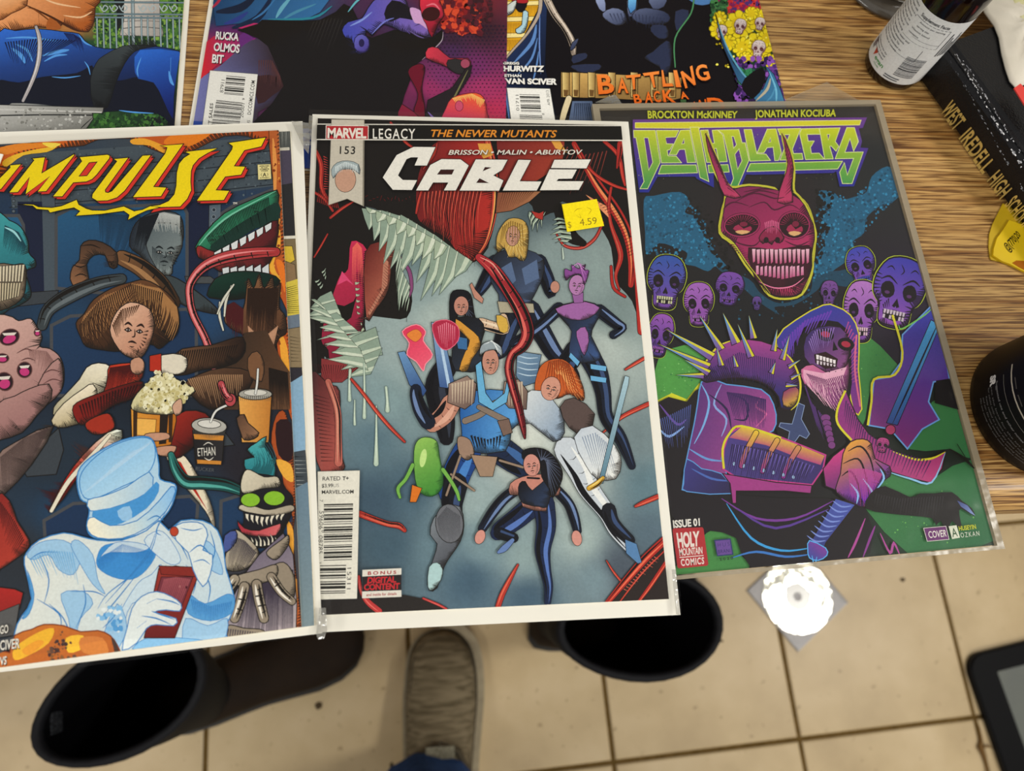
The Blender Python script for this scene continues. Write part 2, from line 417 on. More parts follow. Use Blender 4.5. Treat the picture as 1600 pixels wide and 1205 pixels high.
        for k in range(7):
            x = -.36+.12*k; s.P([(x-.05, .54), (x+.05, .54), (x+.035, .66), (x-.035, .66)], tc)
            if k % 3 != 1: s.P([(x-.04, .69), (x+.04, .69), (x+.045, .8), (x-.045, .8)], tc)
        s.L("-.1,-.8 .05,-.62 -.05,-.5", ink, .04); s.L("-.5,.9 -.3,.97 .3,.97 .5,.9", ink, .04)
        s.local()
    def build(s, name, parent, label=None):
        o = mesh(name, s.V, s.F, INK, parent, colors=s.C); s.new()
        if label: o['label'] = label
        return o

def pin(x, y, P):
    r = False; j = len(P)-1
    for i in range(len(P)):
        if (P[i][1] > y) != (P[j][1] > y) and x < (P[j][0]-P[i][0])*(y-P[i][1])/(P[j][1]-P[i][1])+P[i][0]: r = not r
        j = i
    return r
def along(P, t):
    d = [math.dist(P[i][:2], P[i+1][:2]) for i in range(len(P)-1)]; T = sum(d)*max(0, min(1, t)); i = 0
    while i < len(d)-1 and T > d[i]: T -= d[i]; i += 1
    f = T/max(d[i], 1e-9); a, b = P[i], P[i+1]; return (a[0]+(b[0]-a[0])*f, a[1]+(b[1]-a[1])*f)
BC = [2,1,1,2,3,1,1,3,2,1,1,1,3,2,1,2,1,3,2,1,3,1,1,2,1,1,3,1,2,2,1,4,1,1,2,2,1,2,3,1,1,1,3,2,1]
BC2 = [1,2,3,1,1,2,2,1,1,3,1,1,2,1,3,2,1,1,1]
# ================================================================ THE ROOM
DESK_F = 0.036          # y of the desk's front edge
def floor_mat(i):
    m = bpy.data.materials.new('ceramic_floor_tile'); m.use_nodes = True; nt = m.node_tree; b = nt.nodes['Principled BSDF']
    tc = nt.nodes.new('ShaderNodeTexCoord'); n = nt.nodes.new('ShaderNodeTexNoise'); n.inputs['Scale'].default_value = 9; n.inputs['Detail'].default_value = 8
    n.noise_dimensions = '4D'; n.inputs['W'].default_value = i*3.7
    r = nt.nodes.new('ShaderNodeValToRGB'); e = r.color_ramp.elements
    e[0].position = 0.3; e[0].color = hl('#b09a74'); e[1].position = 0.72; e[1].color = hl('#cdb892')
    x = e.new(0.5); x.color = hl('#c0aa82')
    n2 = nt.nodes.new('ShaderNodeTexNoise'); n2.inputs['Scale'].default_value = 60; n2.inputs['Detail'].default_value = 3; n2.noise_dimensions = '4D'; n2.inputs['W'].default_value = i
    r2 = nt.nodes.new('ShaderNodeValToRGB'); r2.color_ramp.elements[0].position = 0.30; r2.color_ramp.elements[1].position = 0.36
    r2.color_ramp.elements[0].color = hl('#8a7450'); r2.color_ramp.elements[1].color = (1, 1, 1, 1)
    mx = nt.nodes.new('ShaderNodeMix'); mx.data_type = 'RGBA'; mx.blend_type = 'MULTIPLY'; mx.inputs[0].default_value = 0.45
    for nn in (n, n2): nt.links.new(tc.outputs['Object'], nn.inputs['Vector'])
    nt.links.new(n.outputs['Fac'], r.inputs[0]); nt.links.new(n2.outputs['Fac'], r2.inputs[0])
    nt.links.new(r.outputs[0], mx.inputs[6]); nt.links.new(r2.outputs[0], mx.inputs[7]); nt.links.new(mx.outputs[2], b.inputs['Base Color'])
    b.inputs['Roughness'].default_value = 0.38; b.inputs['Specular IOR Level'].default_value = 0.35
    bp = nt.nodes.new('ShaderNodeBump'); bp.inputs['Strength'].default_value = 0.12; bp.inputs['Distance'].default_value = 0.003
    nt.links.new(n.outputs['Fac'], bp.inputs['Height']); nt.links.new(bp.outputs[0], b.inputs['Normal'])
    return m
M_GROUT = mat('brown_grout', '#6b542e', 0.9, 0.1, noise=(120, '#57431f', 0.2))
FL = mesh('floor', *boxvf(-2.6, 2.8, -2.4, 2.2, -0.05, -0.003), M_GROUT); tagd(FL, kind='structure')
tm = [floor_mat(i) for i in range(5)]
GA = math.radians(2.777); GO = Vector((0.2646916, -0.24073491)); TS = 0.305; g_ = 0.0035; bv = 0.0022
gx = Vector((math.cos(GA), math.sin(GA))); gy = Vector((-math.sin(GA), math.cos(GA)))
tile_me = []
for i in range(5):
    h = TS/2 - g_
    v = [(x, y, -0.006) for x, y in ((-h, -h), (h, -h), (h, h), (-h, h))] + [(x, y, -0.0012) for x, y in ((-h, -h), (h, -h), (h, h), (-h, h))]
    k = h-bv; v += [(x, y, 0) for x, y in ((-k, -k), (k, -k), (k, k), (-k, k))]
    f = [[a, (a+1) % 4, 4+(a+1) % 4, 4+a] for a in range(4)] + [[4+a, 4+(a+1) % 4, 8+(a+1) % 4, 8+a] for a in range(4)] + [[8, 9, 10, 11]]
    me = bpy.data.meshes.new('tile'); me.from_pydata(v, [], f); me.materials.append(tm[i]); tile_me.append(me)
rr = random.Random(4)
for i in range(-7, 7):
    for j in range(-6, 6):
        c = GO + gx*TS*(i+.5) + gy*TS*(j+.5)
        if not (-2.4 < c.x < 2.6 and -2.2 < c.y < 2.0): continue
        o = bpy.data.objects.new('tile', rr.choice(tile_me)); COL.objects.link(o); o.parent = FL
        o.location = (c.x, c.y, rr.uniform(-0.0004, 0)); o.rotation_euler = (0, 0, GA + rr.choice((0, 1, 2, 3))*math.pi/2)

M_WALL = mat('painted_wall', '#cfc6b2', 0.8, 0.2, noise=(30, '#c6bca6', 0.3))
WB = mesh('wall_back', *boxvf(-2.6, 2.8, 2.0, 2.1, -0.05, 2.7), M_WALL); tagd(WB, kind='structure')

# ---------------------------------------------------------------- desk
def wood(name, edge=False):
    m = bpy.data.materials.new(name); m.use_nodes = True; nt = m.node_tree; b = nt.nodes['Principled BSDF']
    tc = nt.nodes.new('ShaderNodeTexCoord')
    def mp(sx, sy, sz, rz=0.0):
        q = nt.nodes.new('ShaderNodeMapping'); q.inputs['Scale'].default_value = (sx, sy, sz); q.inputs['Rotation'].default_value = (0, 0, rz)
        nt.links.new(tc.outputs['Object'], q.inputs['Vector']); return q
    def nz(q, sc, det, dist=0.0):
        n = nt.nodes.new('ShaderNodeTexNoise'); n.inputs['Scale'].default_value = sc; n.inputs['Detail'].default_value = det; n.inputs['Distortion'].default_value = dist
        nt.links.new(q.outputs[0], n.inputs['Vector']); return n
    zs = 1.0
    a = nz(mp(1.6, 30, 30), 1.6, 4, 0.3)          # broad streaks
    c = nz(mp(34, 900, 900), 1.0, 2, 0.2)          # fine pores
    d = nz(mp(12, 420, 420), 1.0, 4, 0.6)           # medium grain
    r = nt.nodes.new('ShaderNodeValToRGB'); e = r.color_ramp.elements
    e[0].position = 0.30; e[0].color = hl('#b88e52'); e[1].position = 0.70; e[1].color = hl('#d0a86a'); x = e.new(0.5); x.color = hl('#c59c5e')
    nt.links.new(a.outputs['Fac'], r.inputs[0])
    r2 = nt.nodes.new('ShaderNodeValToRGB'); e = r2.color_ramp.elements
    e[0].position = 0.34; e[0].color = hl('#a4804f'); e[1].position = 0.56; e[1].color = (1, 1, 1, 1); nt.links.new(d.outputs['Fac'], r2.inputs[0])
    r3 = nt.nodes.new('ShaderNodeValToRGB'); e = r3.color_ramp.elements
    e[0].position = 0.40; e[0].color = hl('#6d4a24'); e[1].position = 0.54; e[1].color = (1, 1, 1, 1); nt.links.new(c.outputs['Fac'], r3.inputs[0])
    m1 = nt.nodes.new('ShaderNodeMix'); m1.data_type = 'RGBA'; m1.blend_type = 'MULTIPLY'; m1.inputs[0].default_value = 0.8
    nt.links.new(r.outputs[0], m1.inputs[6]); nt.links.new(r2.outputs[0], m1.inputs[7])
    m2 = nt.nodes.new('ShaderNodeMix'); m2.data_type = 'RGBA'; m2.blend_type = 'MULTIPLY'; m2.inputs[0].default_value = 0.8
    nt.links.new(m1.outputs[2], m2.inputs[6]); nt.links.new(r3.outputs[0], m2.inputs[7])
    nt.links.new(m2.outputs[2], b.inputs['Base Color'])
    b.inputs['Roughness'].default_value = 0.36; b.inputs['Specular IOR Level'].default_value = 0.4
    bp = nt.nodes.new('ShaderNodeBump'); bp.inputs['Strength'].default_value = 0.15; bp.inputs['Distance'].default_value = 0.0006
    nt.links.new(c.outputs['Fac'], bp.inputs['Height']); nt.links.new(bp.outputs[0], b.inputs['Normal'])
    return m
M_WOOD = wood('oak_wood_grain')
DK = thing('desk', (0.05, 0.42, 0), 'oak wood grain desk with a rounded front edge carrying the comics and bottle', 'desk')
X0, X1, YB, TH = -0.85, 0.95, 0.80, 0.032
# top: slab with a rounded nose along the front
prof = []
for k in range(9):
    a = math.pi/2 + math.pi*k/8*0.5
    prof.append((DESK_F + 0.012 + 0.012*math.cos(a), HD - 0.012 + 0.012*math.sin(a)))
prof += [(DESK_F, HD-TH+0.004), (DESK_F+0.004, HD-TH), (YB, HD-TH), (YB, HD)]
n = len(prof); v = [(X0, p[0], p[1]) for p in prof] + [(X1, p[0], p[1]) for p in prof]
f = [[i, (i+1) % n, n+(i+1) % n, n+i] for i in range(n)] + [list(range(n))[::-1], list(range(n, 2*n))]
mesh('desk_top', v, f, M_WOOD, DK)
for x in (X0+0.02, X1-0.05): mesh('side_panel', *boxvf(x, x+0.03, 0.12, 0.78, 0.0, HD-TH), M_WOOD, DK)
mesh('back_panel', *boxvf(X0+0.05, X1-0.05, 0.70, 0.72, 0.15, HD-TH), M_WOOD, DK)

# ================================================================ COMIC BOOK BODIES
def rect4(org, ex, ey, W, H, m0=0.0, m1=None, m2=None, m3=None):
    """corners (ccw from above) of a page rectangle grown by left, top, right, bottom margins"""
    if m1 is None: m1 = m2 = m3 = m0
    o = Vector(org); return [o-ex*m0+ey*(H+m3), o+ex*(W+m2)+ey*(H+m3), o+ex*(W+m2)-ey*m1, o-ex*m0-ey*m1]
def film(name, parent, org, ex, ey, W, H, z, mg, m=M_FILM, curl=0.0, seed=1, n=40, ripple=0.00025):
    ml, mt, mr_, mb = mg; v = []; f = []; ph = seed*1.7
    nu, nv = n, int(n*1.5)
    for j in range(nv+1):
        for i in range(nu+1):
            u = -ml + (W+ml+mr_)*i/nu; q = -mt + (H+mt+mb)*j/nv
            zz = z + ripple*(math.sin(u*70+ph+math.sin(q*40))*math.sin(q*55+ph*2)+1)
            eb = (H+mb-q)                      # distance to the bottom edge
            if curl and eb < 0.014: zz -= curl*(1-eb/0.014)**2
            e = min(u+ml, W+mr_-u, q+mt)
            if e < 0.003: zz -= 0.0006*(1-e/0.003)**2
            p = Vector(org) + ex*u + ey*q; v.append((p.x, p.y, zz))
    for j in range(nv):
        for i in range(nu): a = j*(nu+1)+i; f.append([a, a+nu+1, a+nu+2, a+1])
    return mesh(name, v, f, m, parent, smooth=True)
def comic(label, org, ang, W, H, z, margins, group=None, board=True, pages=0.0009):
    """a bagged and boarded comic: returns root and the printing surface. margins: board beyond cover (l,t,r,b)"""
    ex = Vector((math.cos(ang), math.sin(ang))); ey = Vector((math.sin(ang), -math.cos(ang)))
    c = Vector(org) + ex*W/2 + ey*H/2
    root = thing('comic_book', (c.x, c.y, z), label, 'comic book', group)
    bl, bt, br, bb = margins
    if board:
        mesh('backing_board', *prism(rect4(org, ex, ey, W, H, bl, bt, br, bb), z, z+0.0006), M_BOARD, root)
    mesh('pages', *prism(rect4(org, ex, ey, W, H), z+0.0006, z+0.0006+pages), M_PAGES, root)
    a = Art(org, ex, ey, W, H, z+0.0006+pages+0.00002)
    return root, a, ex, ey
def fitted(x, y, zf, z):
    k = (CAM_Z - z)/(CAM_Z - zf); c, s = math.cos(-0.34434), math.sin(-0.34434)
    return ((x*c - y*s)*k, (x*s + y*c)*k)
def kz(zf, z): return (CAM_Z - z)/(CAM_Z - zf)
KA = 1/2.7586
# ================================================================ COMIC WITH THE WHITE SLANTED TITLE AND RED TENDRILS
zc = HD + 0.0057; zf = HD + 0.0072
CW, CH = 0.1683*kz(HD+.005, zf), 0.2588*kz(HD+.005, zf)
root, A, ex, ey = comic('bagged comic with white slanted title, yellow price sticker and red tendrils',
    fitted(-0.14562, 0.22193, HD+0.005, zf), 0.0, CW, CH, zc, (0.0031, 0.0032, 0.0051, 0.0072))
CABLE = root; CO = A.org.copy()
F_ = (480, 170, KA)
A.frame(*F_)
B_ = 1076
bg = [(60,100,'#1c1a1a'),(700,60,'#2a1c1c'),(1350,100,'#201a1c'),(300,520,'#4a5c60'),(480,650,'#6f8588'),(480,780,'#8fa3a4'),(650,760,'#a8bab6'),
 (780,560,'#66797c'),(1000,430,'#4c5c62'),(1080,620,'#8a9c9b'),(1250,700,'#8fa19f'),(1330,880,'#7f9190'),(560,900,'#adbdb8'),(400,1010,'#9fb1b0'),
 (1280,1050,'#b4c0ba'),(300,350+B_,'#5f7a86'),(330,200+B_,'#87a0a3'),(500,60+B_,'#9db0ae'),(450,250+B_,'#7f979b'),(900,380+B_,'#d4dbd0'),(960,230+B_,'#e4e8de'),
 (1000,60+B_,'#c9d2ca'),(700,620+B_,'#9fb3b3'),(450,560+B_,'#4d6878'),(300,620+B_,'#42596a'),(350,800+B_,'#47606f'),(700,960+B_,'#4a6476'),(760,800+B_,'#7f99a0'),
 (1300,120+B_,'#a4b2ae'),(1450,330+B_,'#77898d'),(1480,560+B_,'#64808a'),(1180,780+B_,'#a9bbb8'),(1250,950+B_,'#7b929a'),(1350,900+B_,'#4f5a66'),(1480,760+B_,'#5a6f7c'),
 (120,1040+B_,'#383c42'),(930,860+B_,'#93a9aa'),(950,1040+B_,'#486173'),(1450,1030+B_,'#3a3d42'),(560,820+B_,'#6a8590'),(1150,500+B_,'#c4cec6')]
A.G(bg, jit=0.02)
K = '#17130f'; R1 = '#b02c26'; R2 = '#d8503c'; R0 = '#6e1d1e'
# dark mass at the top and sides
A.P("30,40 1380,50 1400,300 1440,620 1460,980 1400,830 1330,740 1310,600 1270,520 1240,470 1100,400 1090,440 1050,450 990,470 950,400 820,430 780,600 700,670 640,640 560,560 430,500 250,420 330,560 410,600 380,700 450,790 430,900 330,900 250,900 240,1010 20,1000", '#1a1614', sm=3)
A.P("20,640 70,690 40,800 90,1000 60,1140 15,1150", '#1a1614')
# big red bulb behind the title
A.P("480,280 560,140 760,130 815,280 812,420 790,560 720,660 650,620 600,560 500,500 470,440", ('#7a2020', '#b83028', 500, 400, 800, 420), 3, K, sm=4)
A.hatch("500,300 560,300 640,300 720,300 760,300", "530,500 600,550 660,620 710,650 730,600", 34, 5, '#2a1010', .25, 2, .05)
A.hatch("500,360 600,350 760,350", "500,470 640,560 740,560", 16, 4, '#e0604a', .3, 9, .04)
A.T("775,130,22 800,240,30 812,360,26 800,480,20 770,580,12 720,650,6", R2, 2, K, '#f4b060', .25, .1)
A.P("815,130 1110,140 1100,240 960,330 830,340", ('#7e2624', '#a8402c', 820, 150, 1100, 300), 2, K)
A.P("820,360 1010,355 960,400 880,440 812,450", ('#8a5038', '#b07850', 820, 360, 1000, 420), 3, K)
A.hatch("840,360 900,358 980,358", "820,430 870,430 940,395", 14, 3, '#5a2c1c', .1, 3)
A.P("735,150 790,150 800,200 760,215 745,190", '#e8a848'); A.P("1040,120 1090,140 1120,190 1070,170", '#e8a848')
A.hatch("1100,150 1180,200 1300,180", "1000,340 1100,350 1260,330", 12, 4, '#8a3a30', .2, 4)
# tendrils on the right
for t, h in (("1150,150,20 1210,260,30 1260,340,40 1330,440,44 1380,540,40 1400,650,34 1395,760,22", '#f0905a'), ("1280,140,14 1340,200,16 1360,290,14 1370,330,8", R2),
             ("1190,230,10 1250,290,12 1320,330,12 1385,350,8", R2), ("1310,340,10 1300,420,12 1310,500,14 1345,600,22 1350,650,20 1330,720,12 1345,780,8", '#c85a48'),
             ("1400,560,20 1430,700,44 1440,830,46 1440,960,30", '#f07858'), ("1350,150,26 1345,200,20 1335,255,6", R1),
             ("1075,540,6 1110,590,10 1180,600,12 1240,560,12 1275,490,8", '#d86a5a')):
    A.T(t, R1, 2, K, h, .3, .1)
A.P("1200,370 1290,420 1300,470 1260,430", '#f4a070'); A.hatch("1230,380 1340,500 1390,640", "1270,370 1370,470 1430,620", 22, 3, '#4a1412', .2, 4)
A.T("1310,680,10 1320,770,12 1370,810,10", R1, 2, K)
A.T("1085,430,50 1130,540,60 1190,580,30", K, 0)
# left tendrils
for t in ("30,170,14 60,240,18 62,340,16 100,410,14", "30,360,10 75,390,12 110,440,10", "100,470,10 150,430,12 200,400,6", "30,640,6 60,590,8 88,540,6",
          "360,60,10 420,140,12 460,170,8", "500,330,8 480,400,12 470,450,8", "560,150,8 545,200,12 500,260,6"):
    A.T(t, '#a02a26', 2, K, R2, .3, .1)
A.hatch("70,200 75,300 70,350", "90,210 92,300 90,350", 14, 4, '#c8403a', .2)
A.hatch("40,400 90,420 140,430", "50,340 100,350 120,360", 12, 4, '#8a2420', .3)
for i in range(16): A.L([(250+i*16, 380+(i*37) % 22), (262+i*15, 372+(i*53) % 30)], '#8a1c1c', 4)
# mouth of the dark mass, left side
A.P("190,570 260,610 250,750 245,900 230,1000 260,1060 240,1140 110,1140 90,1040 60,1000 80,880 110,800 140,720 175,690", ('#c02a50', '#7a1a30', 100, 700, 260, 1100), 3, K, sm=3)
A.P("110,840 160,850 200,830 215,800 190,900 150,930 120,900", K); A.P("150,700 200,760 170,740 130,760", '#e04a78')
A.P("250,620 330,570 390,560 400,600 370,640 350,780 300,860 255,905", ('#6a2622', '#a85a48', 260, 620, 380, 700), 3, K, sm=3)
A.P("330,640 350,660 345,760 270,890 262,880 320,780", '#c08068'); A.hatch("270,880 300,840 340,780 352,680", "250,860 280,810 320,760 330,660", 18, 2.5, '#4a1c18', .1)
A.hatch("195,600 215,575 235,600", "190,760 225,740 245,720", 14, 3, '#f06a60', .3)
A.T("400,640,10 440,700,14 450,770,12 440,810,6", '#8a4a78', 2, K)
A.P("60,1076 250,1100 150,1180 60,1180", '#8c3436', 2, K)
A.hatch("20,1100 240,1110", "60,1180 180,1160", 20, 3, '#3a1214', .2)
FG, FH = '#8fa392', '#c9d6c0'
A.teeth("250,430 330,440 430,470 560,550 640,610 700,650", "255,500 310,590 380,690 450,740 530,800 640,740", 12, 1.75, FG, FH, bend=-.05)
A.teeth("260,425 400,480 600,590", "245,440 420,560 560,680", 8, 1.3, '#a7b89f', '#dbe3cf', seed=8, bend=-.04)
A.teeth("110,800 150,900 220,960 300,960 320,1040 280,1130", "40,830 20,900 30,960 120,1040 140,1110 190,1170", 10, 1.7, FG, FH, bend=.04, seed=2)
A.teeth("60,840 130,930 230,1040 260,1120", "15,800 12,900 60,1010 120,1100", 8, 1.4, '#9db09c', '#d5dfca', seed=12, bend=.04)
A.teeth("205,740 215,880 250,960", "225,735 228,890 235,975", 9, .5, '#b3c0a4', None, o=1)
A.teeth("400,600 410,700 440,760 440,830", "370,790 385,800 400,900 440,905", 8, 1.1, FG, FH, seed=3, bend=.05)
A.teeth("60,700 80,740", "80,680 78,720", 3, .6, FG, FH); A.teeth("30,740 60,780", "50,730 70,760", 3, .6, FG, FH)
A.teeth("1100,470 1130,500 1140,560 1100,590", "1060,470 1065,500 1062,560 1100,600", 7, .9, FG, FH)
A.teeth("955,440 980,460 1005,470 1030,440", "958,470 970,520 1000,520 1020,500", 5, .8, FG, FH); A.P("965,440 1000,450 1020,440 1015,480 985,470", '#b0342c', 2, K)
A.T("1100,600,4 1104,640,8 1102,650,3", '#c2d2c4', 1, '#405048')
for d in ("185,50,10 182,120,9 183,180,14", "245,20,6 247,150,8 246,255,14", "205,180,4 204,250,7 205,285,10", "298,205,4 298,350,10 297,455,20", "340,125,10 345,180,10 346,225,18"):
    A.T([(x, y+B_, w_) for x, y, w_ in A.pts(d)], '#bcd0bc', 1.5, '#6a7f78', '#e0ecd8', .4, 0)
# lower-left red mass and scattered tendrils
A.P([(x, y+B_) for x, y in A.pts("15,60 90,110 140,140 140,300 150,420 158,480 60,490 20,300")], ('#5e2a2c', '#9a4a44', 20, 1200, 160, 1300), 3, K, sm=3)
A.hatch([(30, 150+B_), (50, 300+B_), (60, 450+B_)], [(100, 170+B_), (110, 320+B_), (110, 450+B_)], 18, 4, '#2a1010', .2)
A.T([(x, y+B_, w_) for x, y, w_ in A.pts("90,100,24 130,220,26 135,340,26 135,450,34")], '#c26a5c', 2, K, '#e09a80', .3, .15)
for t in ("190,90,10 240,150,13 300,230,14 360,300,13 420,360,9", "225,670,26 290,695,24 350,715,22 395,722,24 420,742,16", "908,890,8 870,960,18 840,1020,22 822,1072,22",
          "1372,48,8 1410,25,12 1470,-10,14", "1270,325,6 1310,290,9 1370,245,16 1475,195,18", "1415,638,10 1450,622,18 1515,595,20", "1290,872,4 1320,920,8 1362,972,8"):
    A.T([(x, y+B_, w_) for x, y, w_ in A.pts(t)], '#b8382e', 2, K, '#e86a50', .35, .15)
A.P([(x, y+B_) for x, y in A.pts("225,1000 260,1040 420,1020 520,1040 620,1085 620,1110 60,1130 55,1040 215,1040")], '#2a2624', sm=0)
for t in ("222,940,10 232,1000,16 262,1050,24 310,1090,26", "500,1035,8 560,1060,10 600,1080,8"):
    A.T([(x, y+B_, w_) for x, y, w_ in A.pts(t)], '#c23c3c', 2, K, '#ec7064', .3, .1)
A.P([(x, y+B_) for x, y in A.pts("1300,1050 1400,930 1480,820 1540,780 1570,1050")], '#2c2422')
for t in ("1290,1058,20 1380,950,30 1460,860,34 1545,780,34", "1340,1060,5 1440,930,8 1540,830,5", "1420,1060,10 1480,980,16 1560,860,16"):
    A.T([(x, y+B_, w_) for x, y, w_ in A.pts(t)], R1, 2, K, '#f07050', .3, .15)
A.hatch([(1360, 1000+B_), (1500, 850+B_)], [(1380, 1010+B_), (1520, 862+B_)], 14, 3, '#e0705a', .3)
A.build('cover_artwork', root)

# plain faceless stand-in figures in dark suits
N1, N2, N3 = '#181e2e', '#3c5078', '#7088b4'
def fig(parts):
    for p, c, h in parts: A.T([(x, y, w_) for x, y, w_ in A.pts(p)], c, 2.2, '#0e0e14', h, .3, -.2)
def hair(p, c, h, n=8, e=None):
    A.P(p, c, 2.2, '#14100c', sm=3)
    q = A.pts(p); cx = sum(x[0] for x in q)/len(q); cy = sum(x[1] for x in q)/len(q)
    A.hatch([(cx-10, cy-30), (cx, cy-40), (cx+14, cy-30)], q[len(q)//4: 3*len(q)//4+1], n, 4, h, .1)
# top figure, fair hair
fig([("905,860,90 860,960,84 830,1040,70 800,1060,40", '#1a1f2c', N2), ("960,870,90 1020,980,80 1070,1060,70 1130,1110,40", N1, N3), ("1110,1080,50 1150,1150,44 1160,1190,30", '#12141c', N2)])
fig([("810,660,60 770,740,56 740,790,40", N1, N2), ("1000,660,64 1035,740,60 1050,790,44 1068,760,26", N1, N2)])
A.P("800,640 850,610 940,605 1020,650 1010,740 965,830 950,880 840,870 825,800 790,740", ('#20242e', '#4a5a78', 800, 640, 960, 800), 2.5, K, sm=2)
A.P("815,700 880,660 900,740 860,780", '#5a6f92'); A.P("925,690 990,650 1000,730 940,760", '#5a6f92')
A.P("820,830 975,840 980,880 830,880", '#b0a890', 2, K)
A.P("725,780 760,820 755,840 720,815 700,760 710,750", '#c48c78', 2, K); A.E(1068, 768, 20, 26, '#c48c78', 0, 2, K)
A.P("860,620 890,640 925,620 915,580 870,580", '#b07c68', 2, K)
hair("830,520 870,474 930,480 955,530 945,640 920,655 900,640 870,640 850,600 822,620 815,570", '#c9a352', '#f0d88a', 12); A.E(886, 548, 30, 44, '#c79480', 5, 2, K)
A.face(886, 552, 28, 38, 5); A.hatch("840,510 880,482 930,500", "825,600 845,560 942,640", 10, 5, '#8a6a2c', .1)
# violet and navy figure on the right
fig([("1200,1040,90 1250,1130,84 1275,1220,66 1290,1330,56 1350,1420,52 1400,1540,30", N1, N2), ("1160,1040,90 1120,1110,84 1140,1150,60", '#161822', N2)])
fig([("1085,860,50 1010,930,44 940,980,40 890,1010,34", N1, N3), ("1260,870,52 1330,925,46 1360,945,30 1320,975,34", N1, N3)])
A.P("1065,860 1120,840 1200,830 1270,860 1240,930 1225,980 1265,1060 1240,1090 1140,1090 1130,1020 1140,960 1110,920", ('#1a1c26', '#39507c', 1100, 860, 1260, 1000), 2.5, K, sm=2)
A.P("1070,862 1150,836 1200,832 1262,858 1220,900 1170,912 1110,900", '#a468a8', 2, K, sm=2); A.P("1160,960 1200,940 1215,1000 1195,1065 1170,1010", '#a468a8', 2, K, sm=2)
A.P("1140,790 1170,800 1190,790 1190,835 1150,838", '#9a62a0', 2, K); A.E(1162, 760, 34, 44, '#b880b4', 5, 2, K)
A.face(1162, 765, 30, 38, 5); hair("1115,740 1110,690 1140,700 1140,672 1170,690 1200,670 1195,695 1215,700 1195,760 1180,715 1140,720", '#8a4a94', '#d08ad0', 8)
for y in (1100, 1150): A.P([(1220, y), (1290, y+10), (1288, y+32), (1222, y+22)], '#6fb4e0', 1.5, K)
A.P("1135,1050 1175,1090 1165,1110 1128,1070", '#6fb4e0', 1.5, K)
# dark haired figure, left
fig([("600,1110,90 560,1200,100 590,1340,90 600,1420,60", '#15151b', '#343a48')])
hair("618,800 660,780 705,800 720,880 735,950 700,960 690,900 650,890 640,960 615,910", '#15141a', '#4a5468', 8)
A.E(664, 850, 32, 42, '#c48a78', 0, 2, K)
A.face(664, 856, 28, 36); fig([("750,925,46 800,940,44 850,950,40 845,900,34", '#d8b89a', '#f0dcc0')])
A.P("640,900 740,905 765,960 745,1030 770,1120 640,1130 625,1040 650,980", ('#17171c', '#2c3442', 640, 900, 760, 1100), 2.5, K, sm=2)
A.P("640,905 690,940 740,985 745,1030 710,1080 690,1130 655,1125 680,1050 700,1000 650,950", '#d89a3c', 2, K, sm=2); A.P("815,890 860,905 865,960 830,960", '#d8b04c', 2, K, sm=2)
A.P("640,980 690,990 690,1040 650,1035", '#3c6ea0', 2, K)
# blue slabs and the rose flame shape
A.P("535,920 580,930 640,1210 570,1200", ('#8fb4d8', '#3f5f96', 535, 920, 600, 1200), 2.5, K); A.P("555,930 566,932 620,1205 605,1200", '#b9d4ec')
A.P("390,1050 420,1045 515,1215 500,1240 440,1190", ('#6f9cc8', '#3a5a90', 400, 1050, 500, 1200), 2.5, K)
A.P("410,960 470,930 510,960 500,1000 540,1060 510,1100 500,1130 470,1090 430,1060 440,1010", ('#e0365a', '#f0607a', 420, 940, 520, 1100), 4, '#ff9aa8', sm=3)
A.P("430,970 470,950 495,975 470,1005 440,990", '#e88a3a', 2, '#b02a40', sm=3); A.P("540,930 600,910 650,940 650,1000 600,1040 560,1010", '#b42a48', 3, '#f0708a', sm=3)
A.hatch("560,940 600,920 640,940", "570,1000 600,1030 640,1000", 9, 4, '#f08aa0', .2)
A.P("905,1045 1010,1060 985,1180 925,1200 900,1150", ('#86a4bc', '#4c6a8a', 900, 1050, 1000, 1180), 2.5, K)
for y in (1075, 1100, 1125, 1150): A.L([(905, y-12), (950, y), (995, y-2)], '#c4dae8', 5)
# orange haired figure in white
hair("980,1200 1000,1120 1040,1085 1100,1080 1150,1120 1190,1200 1190,1260 1130,1230 1080,1250 1000,1240", '#c8602a', '#f4a860', 14)
A.hatch([(1040, 1090), (1090, 1080), (1130, 1100)], [(1010, 1200), (1150, 1240), (1188, 1262)], 12, 6, '#8a3a18', .1)
fig([("1120,1470,110 1180,1560,110 1215,1640,90 1290,1740,70 1330,1820,56 1395,1900,40", '#cdd5dc', '#f0f2ee'), ("1300,1730,60 1320,1790,56 1390,1860,44", '#1a1c24', N2)])
A.P([(x, y+B_) for x, y in A.pts("930,160 1010,140 1090,220 1110,320 1060,360 960,280 890,290")], ('#dfe4e4', '#8aa0b8', 900, 1250, 1100, 1400), 2.5, K, sm=2)
A.P([(x, y+B_) for x, y in A.pts("1090,210 1150,170 1240,240 1200,330 1130,300")], '#5c4c48', 2.5, K, sm=2)
A.P([(x, y+B_) for x, y in A.pts("1150,340 1230,290 1330,380 1355,450 1330,520 1250,520 1200,460")], ('#c8d2dc', '#eef0ec', 1150, 1400, 1340, 1560), 2.5, K, sm=2)
A.hatch([(1180, 340+B_), (1240, 320+B_), (1300, 370+B_)], [(1230, 470+B_), (1290, 500+B_), (1335, 480+B_)], 12, 4, '#7f90a8', .1)
A.E(1050, 130+B_, 42, 52, '#d49a84', 15, 2, K); A.face(1050, 134+B_, 36, 42, 15); A.P([(x, y+B_) for x, y in A.pts("1370,780 1420,800 1442,880 1425,885 1375,840")], '#5a86b4', 2, K)
